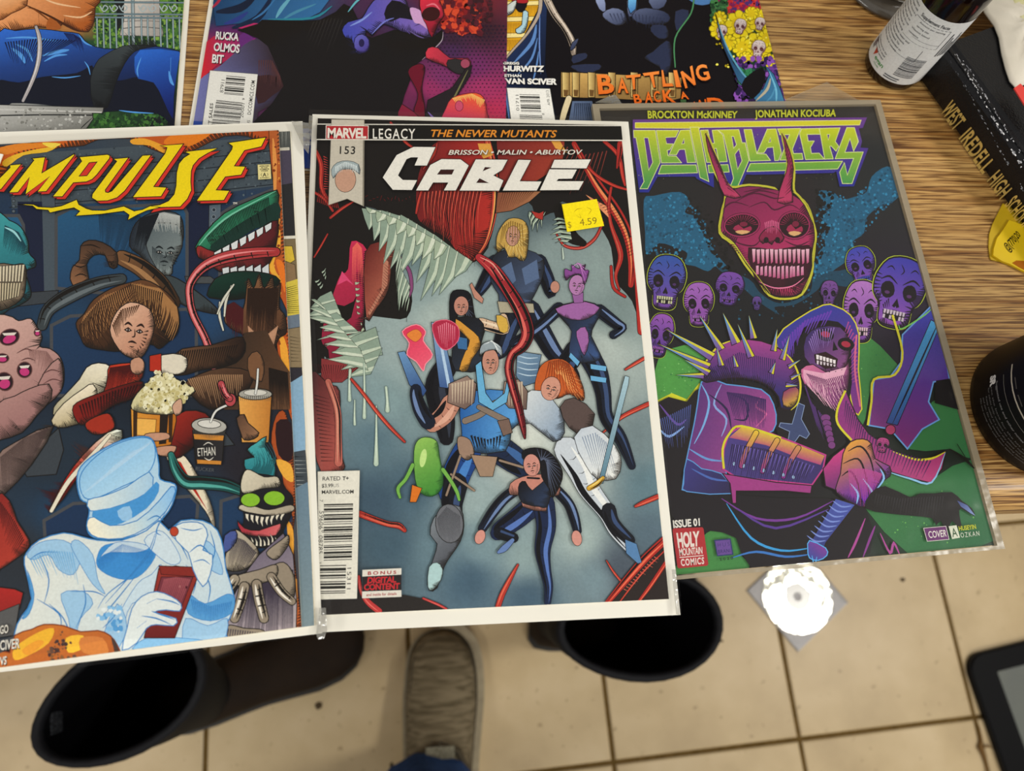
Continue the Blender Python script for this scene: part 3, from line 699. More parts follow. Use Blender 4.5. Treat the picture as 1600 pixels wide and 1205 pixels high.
A.P([(x, y+B_) for x, y in A.pts("1370,75 1388,80 1385,110 1275,540 1255,535 1360,110")], ('#a8c8d4', '#5c8498', 1360, 1180, 1260, 1600), 2, K)
A.T([(1215, 560+B_, 20), (1250, 540+B_, 22), (1275, 515+B_, 14)], '#d8a838', 2, K, '#f4dc80')
# centre figure in blue
fig([("690,1480,120 650,1560,120 620,1650,110", '#1d4486', '#4a86cc'), ("640,1620,100 625,1700,90 640,1760,60", '#15171f', N2),
     ("830,1470,120 900,1520,110 940,1560,80", '#1b2844', '#3f68a0')])
fig([("620,1270,80 590,1320,80 540,1360,70", '#c48a74', '#e4b098'), ("520,1350,64 490,1300,60 470,1240,50 468,1210,44", N1, N3)])
A.P([(x, y+B_) for x, y in A.pts("660,190 720,140 860,140 920,190 930,260 880,310 855,400 690,400 665,300")], ('#2a66ac', '#5aa0dc', 680, 1300, 880, 1350), 3, K, sm=2)
A.hatch([(700, 330+B_), (780, 350+B_), (840, 330+B_)], [(720, 395+B_), (780, 380+B_), (830, 395+B_)], 10, 10, '#16181f', .2)
A.T([(680, 270+B_, 26), (750, 240+B_, 24), (810, 190+B_, 20)], '#8a7a6c', 2, K); A.T([(740, 210+B_, 20), (800, 240+B_, 24), (860, 270+B_, 24)], '#8a7a6c', 2, K)
A.P([(x, y+B_) for x, y in A.pts("610,110 690,75 730,110 720,190 680,220 605,190")], ('#a48a7c', '#6c5850', 620, 1180, 720, 1290), 3, K)
A.P([(x, y+B_) for x, y in A.pts("850,100 910,90 950,140 945,220 870,215 840,180")], ('#a48a7c', '#6c5850', 850, 1180, 940, 1290), 3, K)
A.hatch([(620, 110+B_), (720, 90+B_)], [(620, 190+B_), (715, 200+B_)], 8, 9, '#cbb8a0', .05); A.hatch([(860, 105+B_), (930, 100+B_)], [(865, 205+B_), (935, 210+B_)], 6, 9, '#cbb8a0', .05)
A.P([(x, y+B_) for x, y in A.pts("725,30 750,10 770,150 800,190 850,150 868,60 850,40 862,20 880,90 860,190 800,225 740,190")], '#6cb4dc', 3, K)
A.E(790, 14+B_, 36, 56, '#c8907c', 0, 2, K); hair([(745, -10+B_), (750, -55+B_), (790, -75+B_), (835, -50+B_), (840, -5+B_), (815, -35+B_), (770, -30+B_)], '#9aa6ac', '#e4eaea', 8)
A.face(790, 20+B_, 30, 44); A.P([(x, y+B_) for x, y in A.pts("820,270 870,260 885,320 845,335")], '#7c6458', 2.5, K)
A.P([(x, y+B_) for x, y in A.pts("650,340 700,350 720,410 690,440 655,410")], '#a08470', 2.5, K, sm=1); A.P([(x, y+B_) for x, y in A.pts("705,415 820,425 800,510 745,510")], '#a48870', 2.5, K)
for a_, b_ in (((620, 500), (720, 570)), ((830, 440), (930, 470)), ((660, 420), (600, 590))): A.T([(a_[0], a_[1]+B_, 9), (b_[0], b_[1]+B_, 9)], '#9a8470', 1.5, K)
A.P([(x, y+B_) for x, y in A.pts("545,690 600,640 660,640 676,720 660,790 620,850 590,900 560,990 525,1000 520,940 545,860 560,800 530,760")], ('#8a9298', '#5c6068', 540, 1720, 670, 1850), 3, K, sm=2)
A.E(613, 712+B_, 60, 84, '#6e7076', -5, 3, K); A.hatch([(560, 690+B_), (600, 640+B_), (660, 680+B_)], [(570, 770+B_), (620, 790+B_), (660, 750+B_)], 18, 3, '#3a3c42', .1)
A.P([(x, y+B_) for x, y in A.pts("525,900 560,880 585,910 575,960 540,1000 520,985")], '#b4d4d4', 2.5, K, sm=2)
# plain green oval
A.P([(x, y+B_) for x, y in A.pts("460,400 480,350 520,340 560,360 570,420 585,500 580,560 540,595 490,580 465,520")], ('#9ac860', '#3f8a34', 470, 1420, 580, 1660), 3, '#1c4420', sm=3)
A.T([(455, 460+B_, 16), (425, 520+B_, 14), (392, 560+B_, 14), (400, 600+B_, 10)], '#7ab850', 2, '#1c4420'); A.T([(585, 480+B_, 16), (620, 530+B_, 14), (645, 575+B_, 14), (655, 610+B_, 10)], '#7ab850', 2, '#1c4420')
A.E(500, 430+B_, 14, 40, '#c8e890', 10); A.P([(x, y+B_) for x, y in A.pts("452,545 495,560 470,620 442,620")], '#e07a24', 2.5, K)
# crouching figure, black and steel blue
fig([("960,1720,90 900,1770,86 835,1815,74 820,1830,60", '#1c2848', '#5c7cc0'), ("830,1830,50 890,1850,40", '#14161e', N2), ("885,1860,16 850,1895,26 825,1912,12", '#6a86bc', None),
     ("1020,1700,90 1030,1800,82 1015,1900,66 1025,1980,48 1040,2060,36 1036,2130,26", '#1c2848', '#5c7cc0')])
fig([("905,1640,44 850,1680,44 800,1740,44 755,1810,36", N1, N3), ("1070,1640,44 1125,1700,42 1150,1760,42 1165,1820,34", N1, N3)])
A.E(745, 770+B_, 22, 32, '#d8988a', 20, 2, K); A.E(1162, 775+B_, 22, 34, '#d8988a', -10, 2, K)
A.P([(x, y+B_) for x, y in A.pts("875,540 930,510 1010,500 1085,540 1085,590 1040,600 1030,660 930,640 920,590 875,590")], '#c98878', 2.5, K, sm=2)
A.P([(x, y+B_) for x, y in A.pts("915,540 940,530 970,570 1030,520 1050,560 1035,640 1000,640 930,625 910,580")], ('#14161e', '#31415f', 920, 1620, 1040, 1700), 2.5, K, sm=2)
hair([(935, 440+B_), (930, 400+B_), (980, 385+B_), (1040, 400+B_), (1090, 460+B_), (1100, 520+B_), (1060, 600+B_), (1040, 560+B_), (1010, 510+B_), (1000, 440+B_)], '#17161c', '#5c667e', 16)
A.E(968, 460+B_, 36, 48, '#cf9284', -8, 2, K); A.face(968, 466+B_, 32, 40, -8); A.T([(950, 515+B_, 8), (1000, 518+B_, 8)], '#14141a', 0)
# long red tendril crossing the middle
A.T("740,640,30 800,690,50 860,770,52 920,870,56 950,960,52 930,1020,46 885,1060,34 870,1120,34 885,1190,34 910,1280,30 930,1370,22 938,1420,6", ('#b23036', '#7e1c26', 740, 640, 930, 1100), 3, K, '#e06a60', .3, .2)
A.L("790,680 850,780 905,880 930,960", '#14100f', 14)
A.L("745,640 800,670 850,740", '#f0a090', 6)
A.build('figure_artwork', root)

# title lettering
A.frame(590, 220, 1/4.7059)
W_ = '#ece9df'
TT = ["265,45 425,47 362,182 272,182 298,122 245,122 213,135 150,255 185,288 290,290 252,362 112,360 38,270 140,105",
      "470,135 610,137 670,182 575,365 487,365 520,307 408,307 372,365 283,365 388,178",
      "722,137 955,140 915,215 850,255 925,292 893,367 603,366", "1035,140 1127,142 1045,298 1205,300 1170,366 920,366",
      "1300,140 1568,137 1535,203 1275,200", "1265,210 1465,212 1430,278 1330,280 1315,297 1515,298 1480,362 1193,364"]
for t in TT: A.P(t, '#1c1512', 9, '#1c1512')
for t in TT: A.P(t, W_)
for t in ("465,213 562,213 545,247 440,247", "790,195 835,197 775,222", "750,278 815,310 728,308"): A.P(t, '#3a1614', 3, '#1c1512')
A.X("BRISSON \u2022 MALIN \u2022 ABURTOV", "535,68 1512,66 1498,102 520,104", '#0e0c0c', .04)
A.X("BRISSON \u2022 MALIN \u2022 ABURTOV", "533,67 1508,65 1496,100 520,102", '#e8e2d4', .015)
A.build('title_lettering', root, 'white slanted title lettering')
# top banner
A.frame(*F_)
A.P("40,70 1372,75 1372,136 40,132", '#15130f')
A.P("40,64 1372,71 1372,75 40,68", '#e6e2d6'); A.P("40,130 1372,134 1372,139 40,135", '#e6e2d6')
A.P("105,46 246,48 244,420 172,388 92,415", '#cbc4b4', 2, '#8f887a'); A.P("240,136 246,136 244,420 238,416", '#8d8678')
A.P("80,71 265,72 264,134 79,133", '#eae4d8'); A.P("83,74 262,75 261,131 82,130", '#b3272d')
A.X("MARVEL", "88,82 256,83 255,126 87,125", '#ece4d8', .035, .88)
A.X("LEGACY", "283,84 466,85 465,129 283,128", '#ece8de', .012, 1.18)
A.X("THE NEWER MUTANTS", "537,90 1081,93 1072,125 527,122", '#1a120a', .05); A.X("THE NEWER MUTANTS", "536,89 1079,92 1070,123 526,120", '#e4902c', .02)
A.X("153", "141,160 208,161 206,195 140,194", '#2c2a26', .015, 1.15)
A.E(165, 306, 45, 54, '#c79c84', 4, 2, '#3a2c28'); A.P("112,300 104,262 130,232 175,224 222,240 226,282 200,262 150,262 128,280", '#a4b2b4', 2, '#3a4448', sm=2)
A.hatch("120,250 165,228 215,246", "118,290 165,262 222,280", 14, 4, '#e4ecec', .1)
A.build('cover_banner', root, 'black banner with a red logo box and grey ribbon')
# barcode panel
A.frame(490, 720, 1/5.477)
A.P("33,92 396,83 372,1182 45,1190", '#e9e6d8', 3, '#5a5c58')
A.X("RATED", "76,136 229,132 229,168 76,171", '#3a3a36', .012); A.X("T+", "247,134 302,133 300,166 246,168", '#2a2a28', .03)
A.X("$3.99", "70,198 165,195 165,227 70,230", '#2c2c2a', .015); A.X("US", "170,196 217,195 216,226 169,227", '#6a6a64', -.005)
A.X("MARVEL.COM", "70,252 343,248 342,280 70,284", '#34342f', .02)
A.bars("88,372 338,366 327,848 86,856", BC); A.bars("56,896 278,892 272,1135 48,1140", BC2)
A.X("59606\u2070 08785", "90,432 78,796 38,796 50,430", '#3c3c38', 0, 1.1)
A.X("15311", "325,916 318,1100 284,1100 288,918", '#3c3c38', 0, 1.1); A.X("7", "82,335 80,352 50,350 52,333", '#3c3c38'); A.X("7", "66,868 64,882 42,880 44,866", '#3c3c38')
A.P("418,935 752,920 752,1165 415,1178", '#2a2526', 2, '#4c5a66'); A.P("418,935 752,920 751,975 417,992", '#e6e2d6'); A.P("416,1120 751,1108 752,1165 415,1178", '#e6e2d6')
A.X("BONUS", "465,948 708,940 707,968 464,978", '#a8282c', .03, 1.5); A.X("DIGITAL", "465,998 708,990 706,1040 458,1050", '#c83036', .04, .95)
A.X("CONTENT", "432,1056 738,1046 736,1096 430,1108", '#c83036', .04, .95); A.X("and inside for details", "452,1136 712,1126 711,1148 451,1160", '#a8383a', .02)
A.build('barcode_panel', root, 'white panel printed with a barcode and small print')
zt = A.z
film('plastic_sleeve', root, CO, ex, ey, CW, CH, zt+0.0001, (0.0046, 0.0046, 0.0056, 0.0076), curl=0.0016, seed=1)
# folded film strip down the right edge and the folded top corner
def strip(parent, P, m=M_FOLD, z=None, name='sleeve_fold'):
    z = z if z else zt+0.0004
    V = [tuple(at(x, y, z+0.0002*(i % 2))) for i, (x, y) in enumerate(P)]; n_ = len(V)
    V2 = [(a, b, c-0.0005) for a, b, c in V]
    return mesh(name, V+V2, [list(range(n_))[::-1], list(range(n_, 2*n_))]+[[i, (i+1) % n_, n_+(i+1) % n_, n_+i] for i in range(n_)], m, parent)
strip(root, [(1050, 890), (1056, 890), (1062, 961), (1057, 960)]); strip(root, [(483, 180), (489, 181), (486, 215), (482, 200)])
# yellow price sticker on the sleeve
S = Art(CO, ex, ey, CW, CH, zt+0.0007); S.frame(*F_)
S.P("1097,412 1248,389 1280,505 1120,531", '#f2dc1c'); S.P("1097,412 1100,411 1123,530 1120,531", '#d8c010')
S.X("$", "1121,486 1136,484 1140,512 1125,514", '#9a8420', 0); S.X("4.59", "1172,474 1246,466 1250,496 1176,505", '#8c7820', 0)
S.L("1150,445 1165,432 1185,430", '#b8a018', 3); S.L("1158,460 1180,470 1172,452", '#b8a018', 2); S.L("1205,425 1224,436 1212,455", '#b8a018', 3)
st = S.build('price_sticker', root, 'yellow handwritten price sticker')
# ================================================================ COMIC IN THE RIGID SLEEVE: GREEN TITLE, PINK HORNED SKULL
zd = HD + 0.0024; zf = zd + 0.0015
root, A, ex, ey = comic('comic in a rigid clear sleeve with jagged green title and pink horned skull',
    fitted(-0.00103, 0.28464, HD+0.004, zf), 0.39185-0.34434, 0.1683, 0.2588, zd, (0, 0, 0, 0), board=False)
SKULL = root; DO = A.org.copy(); DEX, DEY = ex, ey
FE = (930, 140, 0.4); FF = (980, 500, 1/2.5806)
A.frame(*FE)
A.G([(20,100,'#2a2624'),(500,60,'#2a2626'),(1080,90,'#33302e'),(300,420,'#1c1c20'),(600,480,'#221a20'),(1130,300,'#1e2226'),(200,700,'#141418'),(700,900,'#10141c'),
     (1250,900,'#241a30'),(250,1300,'#1a1820'),(700,1300,'#120f18'),(1300,1300,'#1a2420'),(600,1800,'#15121c'),(1400,1800,'#1c3a28')], 30, 44)
# blue-teal clouds
BL_ = '#1d5e80'
for t, c in (("190,430 230,415 330,400 370,440 350,480 400,500 420,560 450,600 480,650 520,700 470,690 440,710 390,690 350,680 360,640 320,620 250,600 200,640 195,560", BL_),
             ("870,400 930,400 960,430 1010,420 1060,400 1080,340 1140,300 1180,330 1195,400 1160,440 1120,450 1060,500 1050,560 1000,600 990,660 940,700 880,740 850,700 870,640 900,600 880,560 920,540 880,500 910,470", BL_),
             ("470,690 600,740 640,790 700,830 760,830 840,790 860,720 990,700 980,640 1010,600 1010,760 900,760 860,790 780,840 700,850 720,880 640,830 560,760", '#17435c')):
    A.P(t, c, sm=3)
A.dots(700, (190,400,560,740), ['#256f96', '#174a66', '#2f86b0'], 2, 7, 1, inside="190,430 340,400 420,500 520,700 350,680 200,640")
A.dots(900, (850,300,1200,760), ['#256f96', '#174a66', '#2f86b0'], 2, 7, 2, inside="870,400 1010,420 1140,300 1195,400 1050,560 940,700 850,740")
A.dots(260, (350,400,560,720), ['#121216'], 3, 11, 3, inside="340,400 440,470 560,720 480,700 420,560"); A.dots(260, (860,380,1000,740), ['#121216'], 3, 11, 4, inside="840,380 930,400 900,600 850,760")
A.dots(80, (560,720,1010,900), ['#1e5674', '#123a50'], 2, 6, 5)
# green lower ground
A.frame(*FF)
for t in ("110,210 160,120 300,110 330,240 290,270 240,320 120,325", "880,60 940,40 1090,180 1060,230 990,240 960,400 930,420 900,200", "1230,330 1330,330 1400,560 1300,520 1130,520",
          "1080,600 1220,650 1400,560 1500,880 1200,960 1130,940 960,760 1010,640", "170,1040 320,860 400,830 450,850 460,950 490,1010"):
    A.P(t, ('#4f9a48', '#2c6a44', 300, 200, 1450, 900), sm=2)
A.dots(500, (110,100,1500,1040), ['#6ab45a', '#3f8a50'], 1.5, 4, 6, inside="1080,600 1220,650 1400,560 1500,880 1200,960 1130,940 960,760 1010,640")
A.dots(200, (110,100,1500,1040), ['#7ac068', '#2f7a48'], 1.5, 4, 7, inside="880,60 1090,180 990,240 930,420 900,200")
A.dots(120, (110,100,400,330), ['#7ac068', '#2f7a48'], 1.5, 4, 8, inside="110,210 300,110 290,270 120,325")
A.P("120,325 180,295 240,320 290,255 310,265 250,340 130,345", '#d8d82c')
A.dots(160, (280,740,420,850), ['#5a2f5c', '#38203c', '#7a4478'], 2, 6, 9)
# skulls floating left and right
A.frame(*FE)
P1, P2 = '#9c58b8', '#4a2f86'
A.skull(255, 960, 52, 84, 10, P1, P2, rim='#b8c838'); A.skull(278, 752, 76, 104, 6, '#2f55a8', '#7a44a4', rim='#b8c838', tooth='#c8c8a0'); A.skull(525, 778, 58, 66, 8, '#7a4aa8', '#5a3a90')
A.skull(405, 838, 60, 84, 0, '#a466bc', '#8446a0', rim='#b8c838'); A.skull(632, 835, 19, 27, 0, '#6a4a96', '#44307a')
A.skull(1040, 690, 58, 76, -12, '#3a44b0', '#8a4aa8', rim='#b8c838'); A.skull(1040, 865, 72, 118, 4, '#b478c4', '#7a44a0', rim='#b8c838', tooth='#d8b8c8')
A.skull(915, 796, 36, 50, 4, '#7a4a96', '#5c3a84'); A.skull(1185, 792, 104, 136, 12, '#3a3aa8', '#9450b0', rim='#b8c838', tooth='#c8b8c8')
A.build('cover_artwork', root)
# title
A.frame(980, 180, 1/8)
A.P("70,55 2998,28 2945,160 2895,165 2935,330 2915,405 3015,412 2835,890 2655,892 2612,700 2580,722 1560,745 1490,740 1400,940 1205,950 1195,820 1080,740 1085,905 870,795 850,768 380,770 270,965 150,965 68,300",
    ('#6a3a90', '#2c2c92', 1500, 60, 1500, 800))
A.P("100,95 2925,62 2905,122 905,155 905,165 780,165 100,160", ('#dcd42a', '#d4d030', 0, 0, 10, 300), 7, '#ecec9a')
GRD = ('#d2d428', '#4f9c4c', 1500, 130, 1500, 820); OL = '#e4ec9a'
SX = 1440
def sh(t): return [(x+SX, y) for x, y in A.pts(t)]
LT = [A.pts(t) for t in ("80,190 350,190 412,590 255,920 160,920 210,830 110,280 85,280", "365,190 645,190 605,272 485,278 492,358 575,360 535,430 500,440 510,508 612,512 680,595 430,597",
      "665,190 780,185 857,590 752,592 722,425 650,430 615,495 525,492", "785,150 892,150 1020,830 912,780", "915,190 1010,185 1045,355 1090,350 1062,190 1130,185 1195,250 1250,580 1145,585 1115,415 1055,418 1085,590 995,590",
      "1135,185 1395,180 1435,345 1475,345 1522,560 1380,895 1285,900 1330,790 1205,240", "430,625 860,622 880,720 390,735", "1010,625 1260,618 1275,710 1022,720")]
LT += [sh(t) for t in ("20,180 115,178 180,480 295,487 350,565 95,575", "310,175 420,172 487,470 452,565 405,568 385,400 310,405 268,470 185,470", "440,172 728,165 625,425 640,480 745,478 757,552 470,562 590,242 470,245",
      "740,170 958,165 975,238 808,240 822,325 897,322 862,385 850,400 862,478 960,475 1025,550 790,555 715,230", "962,165 1220,158 1160,330 1205,390 1170,450 1110,385 1090,390 1135,545 1030,550",
      "1305,155 1400,155 1450,330 1390,450 1345,290 1280,465 1510,460 1370,855 1250,855 1215,715 1275,595 1312,750 1390,540 1160,545", "100,605 1250,575 1190,672 55,705")]
for t in LT: A.P(t, GRD, 8, OL)
PU = '#5a2f92'
for t in (A.pts("210,282 262,282 320,590 268,690"), A.pts("710,290 716,355 680,362"), A.pts("1305,265 1332,265 1367,370 1330,415"), A.pts("1398,420 1435,570 1380,680 1345,490"),
          sh("350,280 356,335 328,342"), sh("1058,240 1092,240 1074,312")): A.P(t, PU, 7, OL)
A.P("480,285 600,280 570,350 495,352", PU); A.P("655,435 715,432 745,590 690,590 620,500", PU)
A.dots(160, (100,180,2900,800), ['#b8c030', '#6a9a38'], 2, 5, 11)
A.frame(*FE)
A.X("BROCKTON McKINNEY", "204,82 557,84 555,110 206,112", '#c8cc34', .03, 1.02); A.X("JONATHAN KOCIUBA", "622,80 942,77 940,104 624,108", '#c8cc34', .03, 1.02)
A.build('title_lettering', root, 'jagged yellow and green title lettering')
# pink horned skull, large
K2 = '#1c0a16'; rim = '#c8c43a'
A.P("430,165 452,205 476,270 500,330 530,380 600,372 700,385 725,415 742,340 750,280 728,168 762,235 778,310 776,390 800,420 832,470 862,560 852,640 846,720 808,800 742,818 680,804 634,744 584,682 536,604 486,560 496,470 508,410 470,330 440,240", K2, 8, rim, sm=3)
A.P("520,405 600,378 720,395 800,430 840,500 858,560 846,640 840,720 800,795 740,808 684,795 640,738 592,676 545,600 492,556 502,480", ('#7e1e50', '#c8346a', 520, 400, 800, 800), 3, K2, sm=3)
A.P("432,172 455,225 490,300 520,370 570,420 505,415 475,335 442,240", ('#7a1c48', '#c03a68', 430, 170, 540, 420), 3, K2, sm=2)
A.P("730,172 760,240 775,310 765,385 772,440 712,440 735,350 752,290", ('#8a1f4c', '#c03a68', 730, 170, 740, 440), 3, K2, sm=2)
A.hatch("440,190 480,300 520,390", "455,230 500,330 550,410", 14, 4, '#4a0f2c', .2); A.hatch("745,200 768,300 765,400", "738,240 758,330 740,420", 14, 4, '#4a0f2c', .2)
for p in ("545,440 620,405 700,425 740,420", "560,425 640,395 720,412", "600,460 660,440 700,470 760,450 800,470", "580,400 650,388 700,392", "505,520 500,470 540,440 600,455", "850,560 830,500 790,480 740,490", "520,570 560,600 620,610 650,580", "840,590 790,610 740,590"):
    A.L(p, '#4c1030', 6)
A.hatch("520,600 580,660 640,740 690,790", "570,610 620,670 670,730 720,780", 22, 5, '#5a1230', .2); A.hatch("845,600 840,700 805,780", "815,620 815,690 780,760", 18, 5, '#5a1230', .2)
for cx, cy, rx, ry, ro in ((573, 530, 66, 42, -4), (777, 530, 58, 50, 4)):
    A.E(cx, cy, rx+6, ry+6, '#a42c60', ro, 2, K2); A.E(cx, cy, rx, ry, '#280818', ro)
    A.P([(cx-rx*.55, cy+ry*.35), (cx-rx*.2, cy-ry*.1), (cx+rx*.1, cy+ry*.3), (cx+rx*.5, cy+ry*.05), (cx+rx*.6, cy+ry*.5), (cx, cy+ry*.8)], '#a02850', 2, K2, sm=2)
    A.P([(cx-rx*.4, cy+ry*.6), (cx, cy+ry*.45), (cx+rx*.5, cy+ry*.6), (cx, cy+ry*.85)], '#e0b078', sm=2); A.E(cx+rx*.1, cy-ry*.1, rx*.25, ry*.25, '#7a1a3c', 0, 2, K2)
    A.hatch([(cx-rx, cy), (cx-rx*.5, cy-ry*.9), (cx+rx*.5, cy-ry*.9), (cx+rx, cy)], [(cx-rx*.6, cy), (cx-rx*.3, cy-ry*.4), (cx+rx*.3, cy-ry*.4), (cx+rx*.6, cy)], 16, 4, '#8a2048', .2)
A.P("640,580 660,550 690,535 715,545 738,580 720,600 700,590 690,606 672,592 655,602", '#8a1e48', 3, K2, sm=2); A.hatch("660,520 690,510 720,520", "665,560 692,560 716,560", 9, 4, '#e06a98', .2)
for cx in (668, 712): A.E(cx, 588, 10, 12, K2)
A.P("600,618 700,628 830,608 846,650 836,730 770,770 700,778 640,760 612,700", '#3a0a20', 3, K2, sm=2)
for i in range(13):
    x = 612+i*17.5; A.P([(x, 622+i % 2*3), (x+15, 622+i % 3), (x+13, 672+(i*7) % 9), (x+4, 678+(i*5) % 8)], ('#f0c0d2', '#c04a7c', x, 622, x, 680), 1.5, K2)
for i in range(12):
    x = 626+i*16.5-(i > 8)*6; A.P([(x+2, 688+(i*5) % 7), (x+13, 686+(i*3) % 6), (x+14, 740-abs(i-6)*3), (x+1, 742-abs(i-6)*3)], ('#e8a8c4', '#b03c70', x, 690, x, 745), 1.5, K2)
A.hatch("640,765 700,782 790,768", "660,795 715,806 780,798", 16, 4, '#3c0a20', .2); A.L("640,750 700,775 770,768 815,735", '#f080a8', 5)
A.L("505,415 498,480 490,555 540,600 592,676 640,738 684,797", rim, 4); A.L("772,400 830,450 860,560 848,700 805,798", rim, 4)
A.build('horned_skull_print', root, 'pink horned skull print')

# hooded warrior with spiked pauldron
A.frame(*FF)
Y = '#d8d030'; C = '#5a9ad8'; MG = '#8a2f86'; DP = '#3c2a78'
A.P("1110,60 1230,-60 1260,20 1300,240 1235,250 1215,330 1258,402 1190,440 1130,520 1060,440 975,425 995,240 1060,230 1105,170", ('#3a3aa8', '#7a2f78', 1200, 0, 1050, 450), 6, '#6aa0e0', sm=0)
A.L("1070,-20 1110,130 1080,220 995,240 985,330 970,425", Y, 9, taper=0); A.L("1240,-60 1200,-20 1110,35 1095,20", '#7ac860', 6)
A.P("1225,0 1262,20 1090,425 1045,415", ('#4aa8e0', '#2c4a90', 1240, 0, 1060, 420), 3, K2); A.L("1250,20 1160,220 1070,418", '#14102a', 8)
A.P("1245,245 1310,235 1345,365 1240,335", '#120f16')
# hood
A.P("600,80 680,0 790,-60 840,-55 900,-20 935,60 932,200 946,360 914,372 892,260 870,170 800,110 740,100 690,150 640,210", ('#2f3a9c', '#7a2f86', 760, -60, 900, 320), 5, Y, sm=2)
A.P("640,200 700,40 800,0 890,40 905,200 900,300 860,380 760,330 700,260", '#120c18', sm=2)
A.hatch("620,90 720,0 830,-40", "650,190 700,60 800,20", 18, 8, '#6a3ab0', .2); A.hatch("890,0 925,80 930,250", "870,60 900,150 905,260", 16, 6, '#b04a90', .2)
A.L("925,60 918,200 940,350", '#d86a90', 7, taper=0)
# face and beard
A.P("720,70 770,30 860,30 895,90 885,180 830,215 770,205 715,150", ('#3a2a68', '#8a4a86', 730, 60, 860, 200), 3, K2, sm=2)
for cx in (800, 882): A.E(cx, 60 if cx == 800 else 98, 34, 26, '#0e0a14', 15); A.E(cx, 58 if cx == 800 else 98, 20, 13, '#a82a44', 15, 2, K2)
A.P("832,85 850,120 828,125", '#0e0a14'); A.hatch("730,90 760,40 840,30", "750,140 780,110 820,90", 12, 4, '#9a7ac8', .2)
A.P("700,200 750,180 800,210 870,200 895,170 890,280 850,370 800,330 760,290 715,260", ('#c86a98', '#7a3a78', 740, 200, 860, 350), 3, K2, sm=2)
A.hatch("710,200 790,215 885,190", "740,280 840,365 885,270", 34, 5, '#e8b0c8', .2, bend=.15); A.hatch("720,215 800,240 880,220", "750,290 840,350 880,290", 22, 4, '#6a2c60', .2, bend=-.1)
A.P("755,140 800,130 848,158 842,190 800,196 760,172", '#2a0a14', 3, K2)
for i in range(6): x = 762+i*13.5; A.P([(x, 140+i*4), (x+11, 142+i*4), (x+10, 160+i*3.4), (x+1, 158+i*3.4)], '#f0e8ea'); A.P([(x+2, 163+i*3.4), (x+11, 165+i*3), (x+9, 180+i*1.8), (x+3, 178+i*1.8)], '#d8ccd4')
# chest, cross, robe
A.P("600,360 700,300 760,330 860,380 880,480 800,540 700,520 610,470", '#120e18', sm=2)
A.hatch("715,260 740,330 800,400", "760,420 790,470 830,500", 16, 5, '#4a2a6a', .2)
A.P("690,335 715,345 702,400 735,460 722,478 695,465 670,500 648,490 655,450 612,430 618,415 665,420", '#3c4a74', 2.5, '#8aa0c8')
for i in range(6): A.E(800+i*5, 395+i*22, 20-i, 15, '#7a3c80', i*20, 2, K2)
A.P("110,340 240,330 300,270 380,480 240,560 230,680 400,700 620,720 800,720 960,760 980,940 760,985 500,1000 440,880 330,850 280,860 180,790", '#16121c', sm=2)
for p, c in (("400,740 500,880 620,930 740,920", '#3aa0e0'), ("380,720 520,800 680,800 830,730", '#7a3a9a'), ("440,760 600,840 820,760", '#5a3a96'), ("960,800 920,900 890,960", '#b04a9a'), ("1020,860 1060,940 1075,900 1100,950", '#b04a9a'), ("1000,830 980,880 950,960", '#8a3a90'),
             ("130,440 170,470 230,430", '#8ab0e8'), ("130,340 200,420 240,400", '#6a4aa0'), ("420,960 520,935 640,955 740,945", '#3a7ac8')): A.L(p, c, 10)
A.hatch("130,400 180,380 260,340", "160,520 220,480 250,460", 16, 4, '#4a5aa0', .3)
# upper arm and pauldron
A.P("300,250 350,240 400,260 540,280 590,340 600,420 560,460 440,430 400,500 380,560 400,640 240,690 225,660 240,560 270,420 285,330", ('#5a2f7a', '#a0488e', 280, 300, 560, 440), 5, C, sm=2)
A.P("240,560 300,600 380,620 420,700 240,692 228,660", ('#3c3a86', '#2a2450', 240, 560, 400, 700), 4, C, sm=2)
for p, c in (("300,260 330,330 310,420 270,500", '#7ab0e8'), ("380,260 350,340 400,400 380,470", '#8aa8e0'), ("250,520 320,560 390,570", '#6a9ad8'), ("260,600 340,640 420,650", '#4a6ab8'), ("420,300 480,330 480,400 430,400", '#241a48'), ("540,310 520,350 560,380 520,430", '#e06aa8'), ("330,300 400,360 420,440", '#241a48')): A.L(p, c, 9)
A.hatch("400,290 480,300 560,320", "430,400 500,410 560,430", 22, 7, '#3a1f5c', .2)
A.P("298,230 315,170 360,110 440,80 540,85 620,120 670,170 698,250 690,330 660,362 620,355 610,310 560,260 470,235 380,240 320,252", ('#a0408e', '#3c2a74', 500, 90, 480, 260), 5, K2, sm=2)
A.P("630,290 680,270 695,300 670,350 630,345", ('#8a2f6a', '#e0c838', 640, 280, 680, 350), 3, K2, sm=2); A.L("300,228 318,168 370,105 440,78", Y, 7); A.L("620,118 668,168 698,250 690,330 660,364", Y, 8)
A.hatch("330,200 450,130 600,160", "345,250 470,225 590,260", 34, 4, '#2c1f5c', .3)
for bx, by, tx, ty, w_ in ((330,190,120,95,34),(310,225,195,222,26),(345,150,150,35,38),(380,120,290,-20,34),(440,95,385,-30,40),(500,150,445,15,30),(510,75,490,-20,30),(590,125,605,35,26),(625,160,655,60,26),(440,190,428,140,22),(580,215,598,170,24),(640,262,690,265,20),(650,190,700,160,20),(660,235,705,215,18),(380,185,360,110,24),(330,215,230,160,28)):
    d = Vector((tx-bx, ty-by)).normalized(); nx_, ny_ = -d.y*w_/2, d.x*w_/2
    A.P([(bx-nx_, by-ny_), (tx, ty), (bx+nx_, by+ny_)], ('#7a4a9a', '#5ab0e0', bx, by, tx, ty), 3, K2)
    A.P([(bx+nx_*.9, by+ny_*.9), (tx, ty), (bx+nx_*.2, by+ny_*.2)], Y)
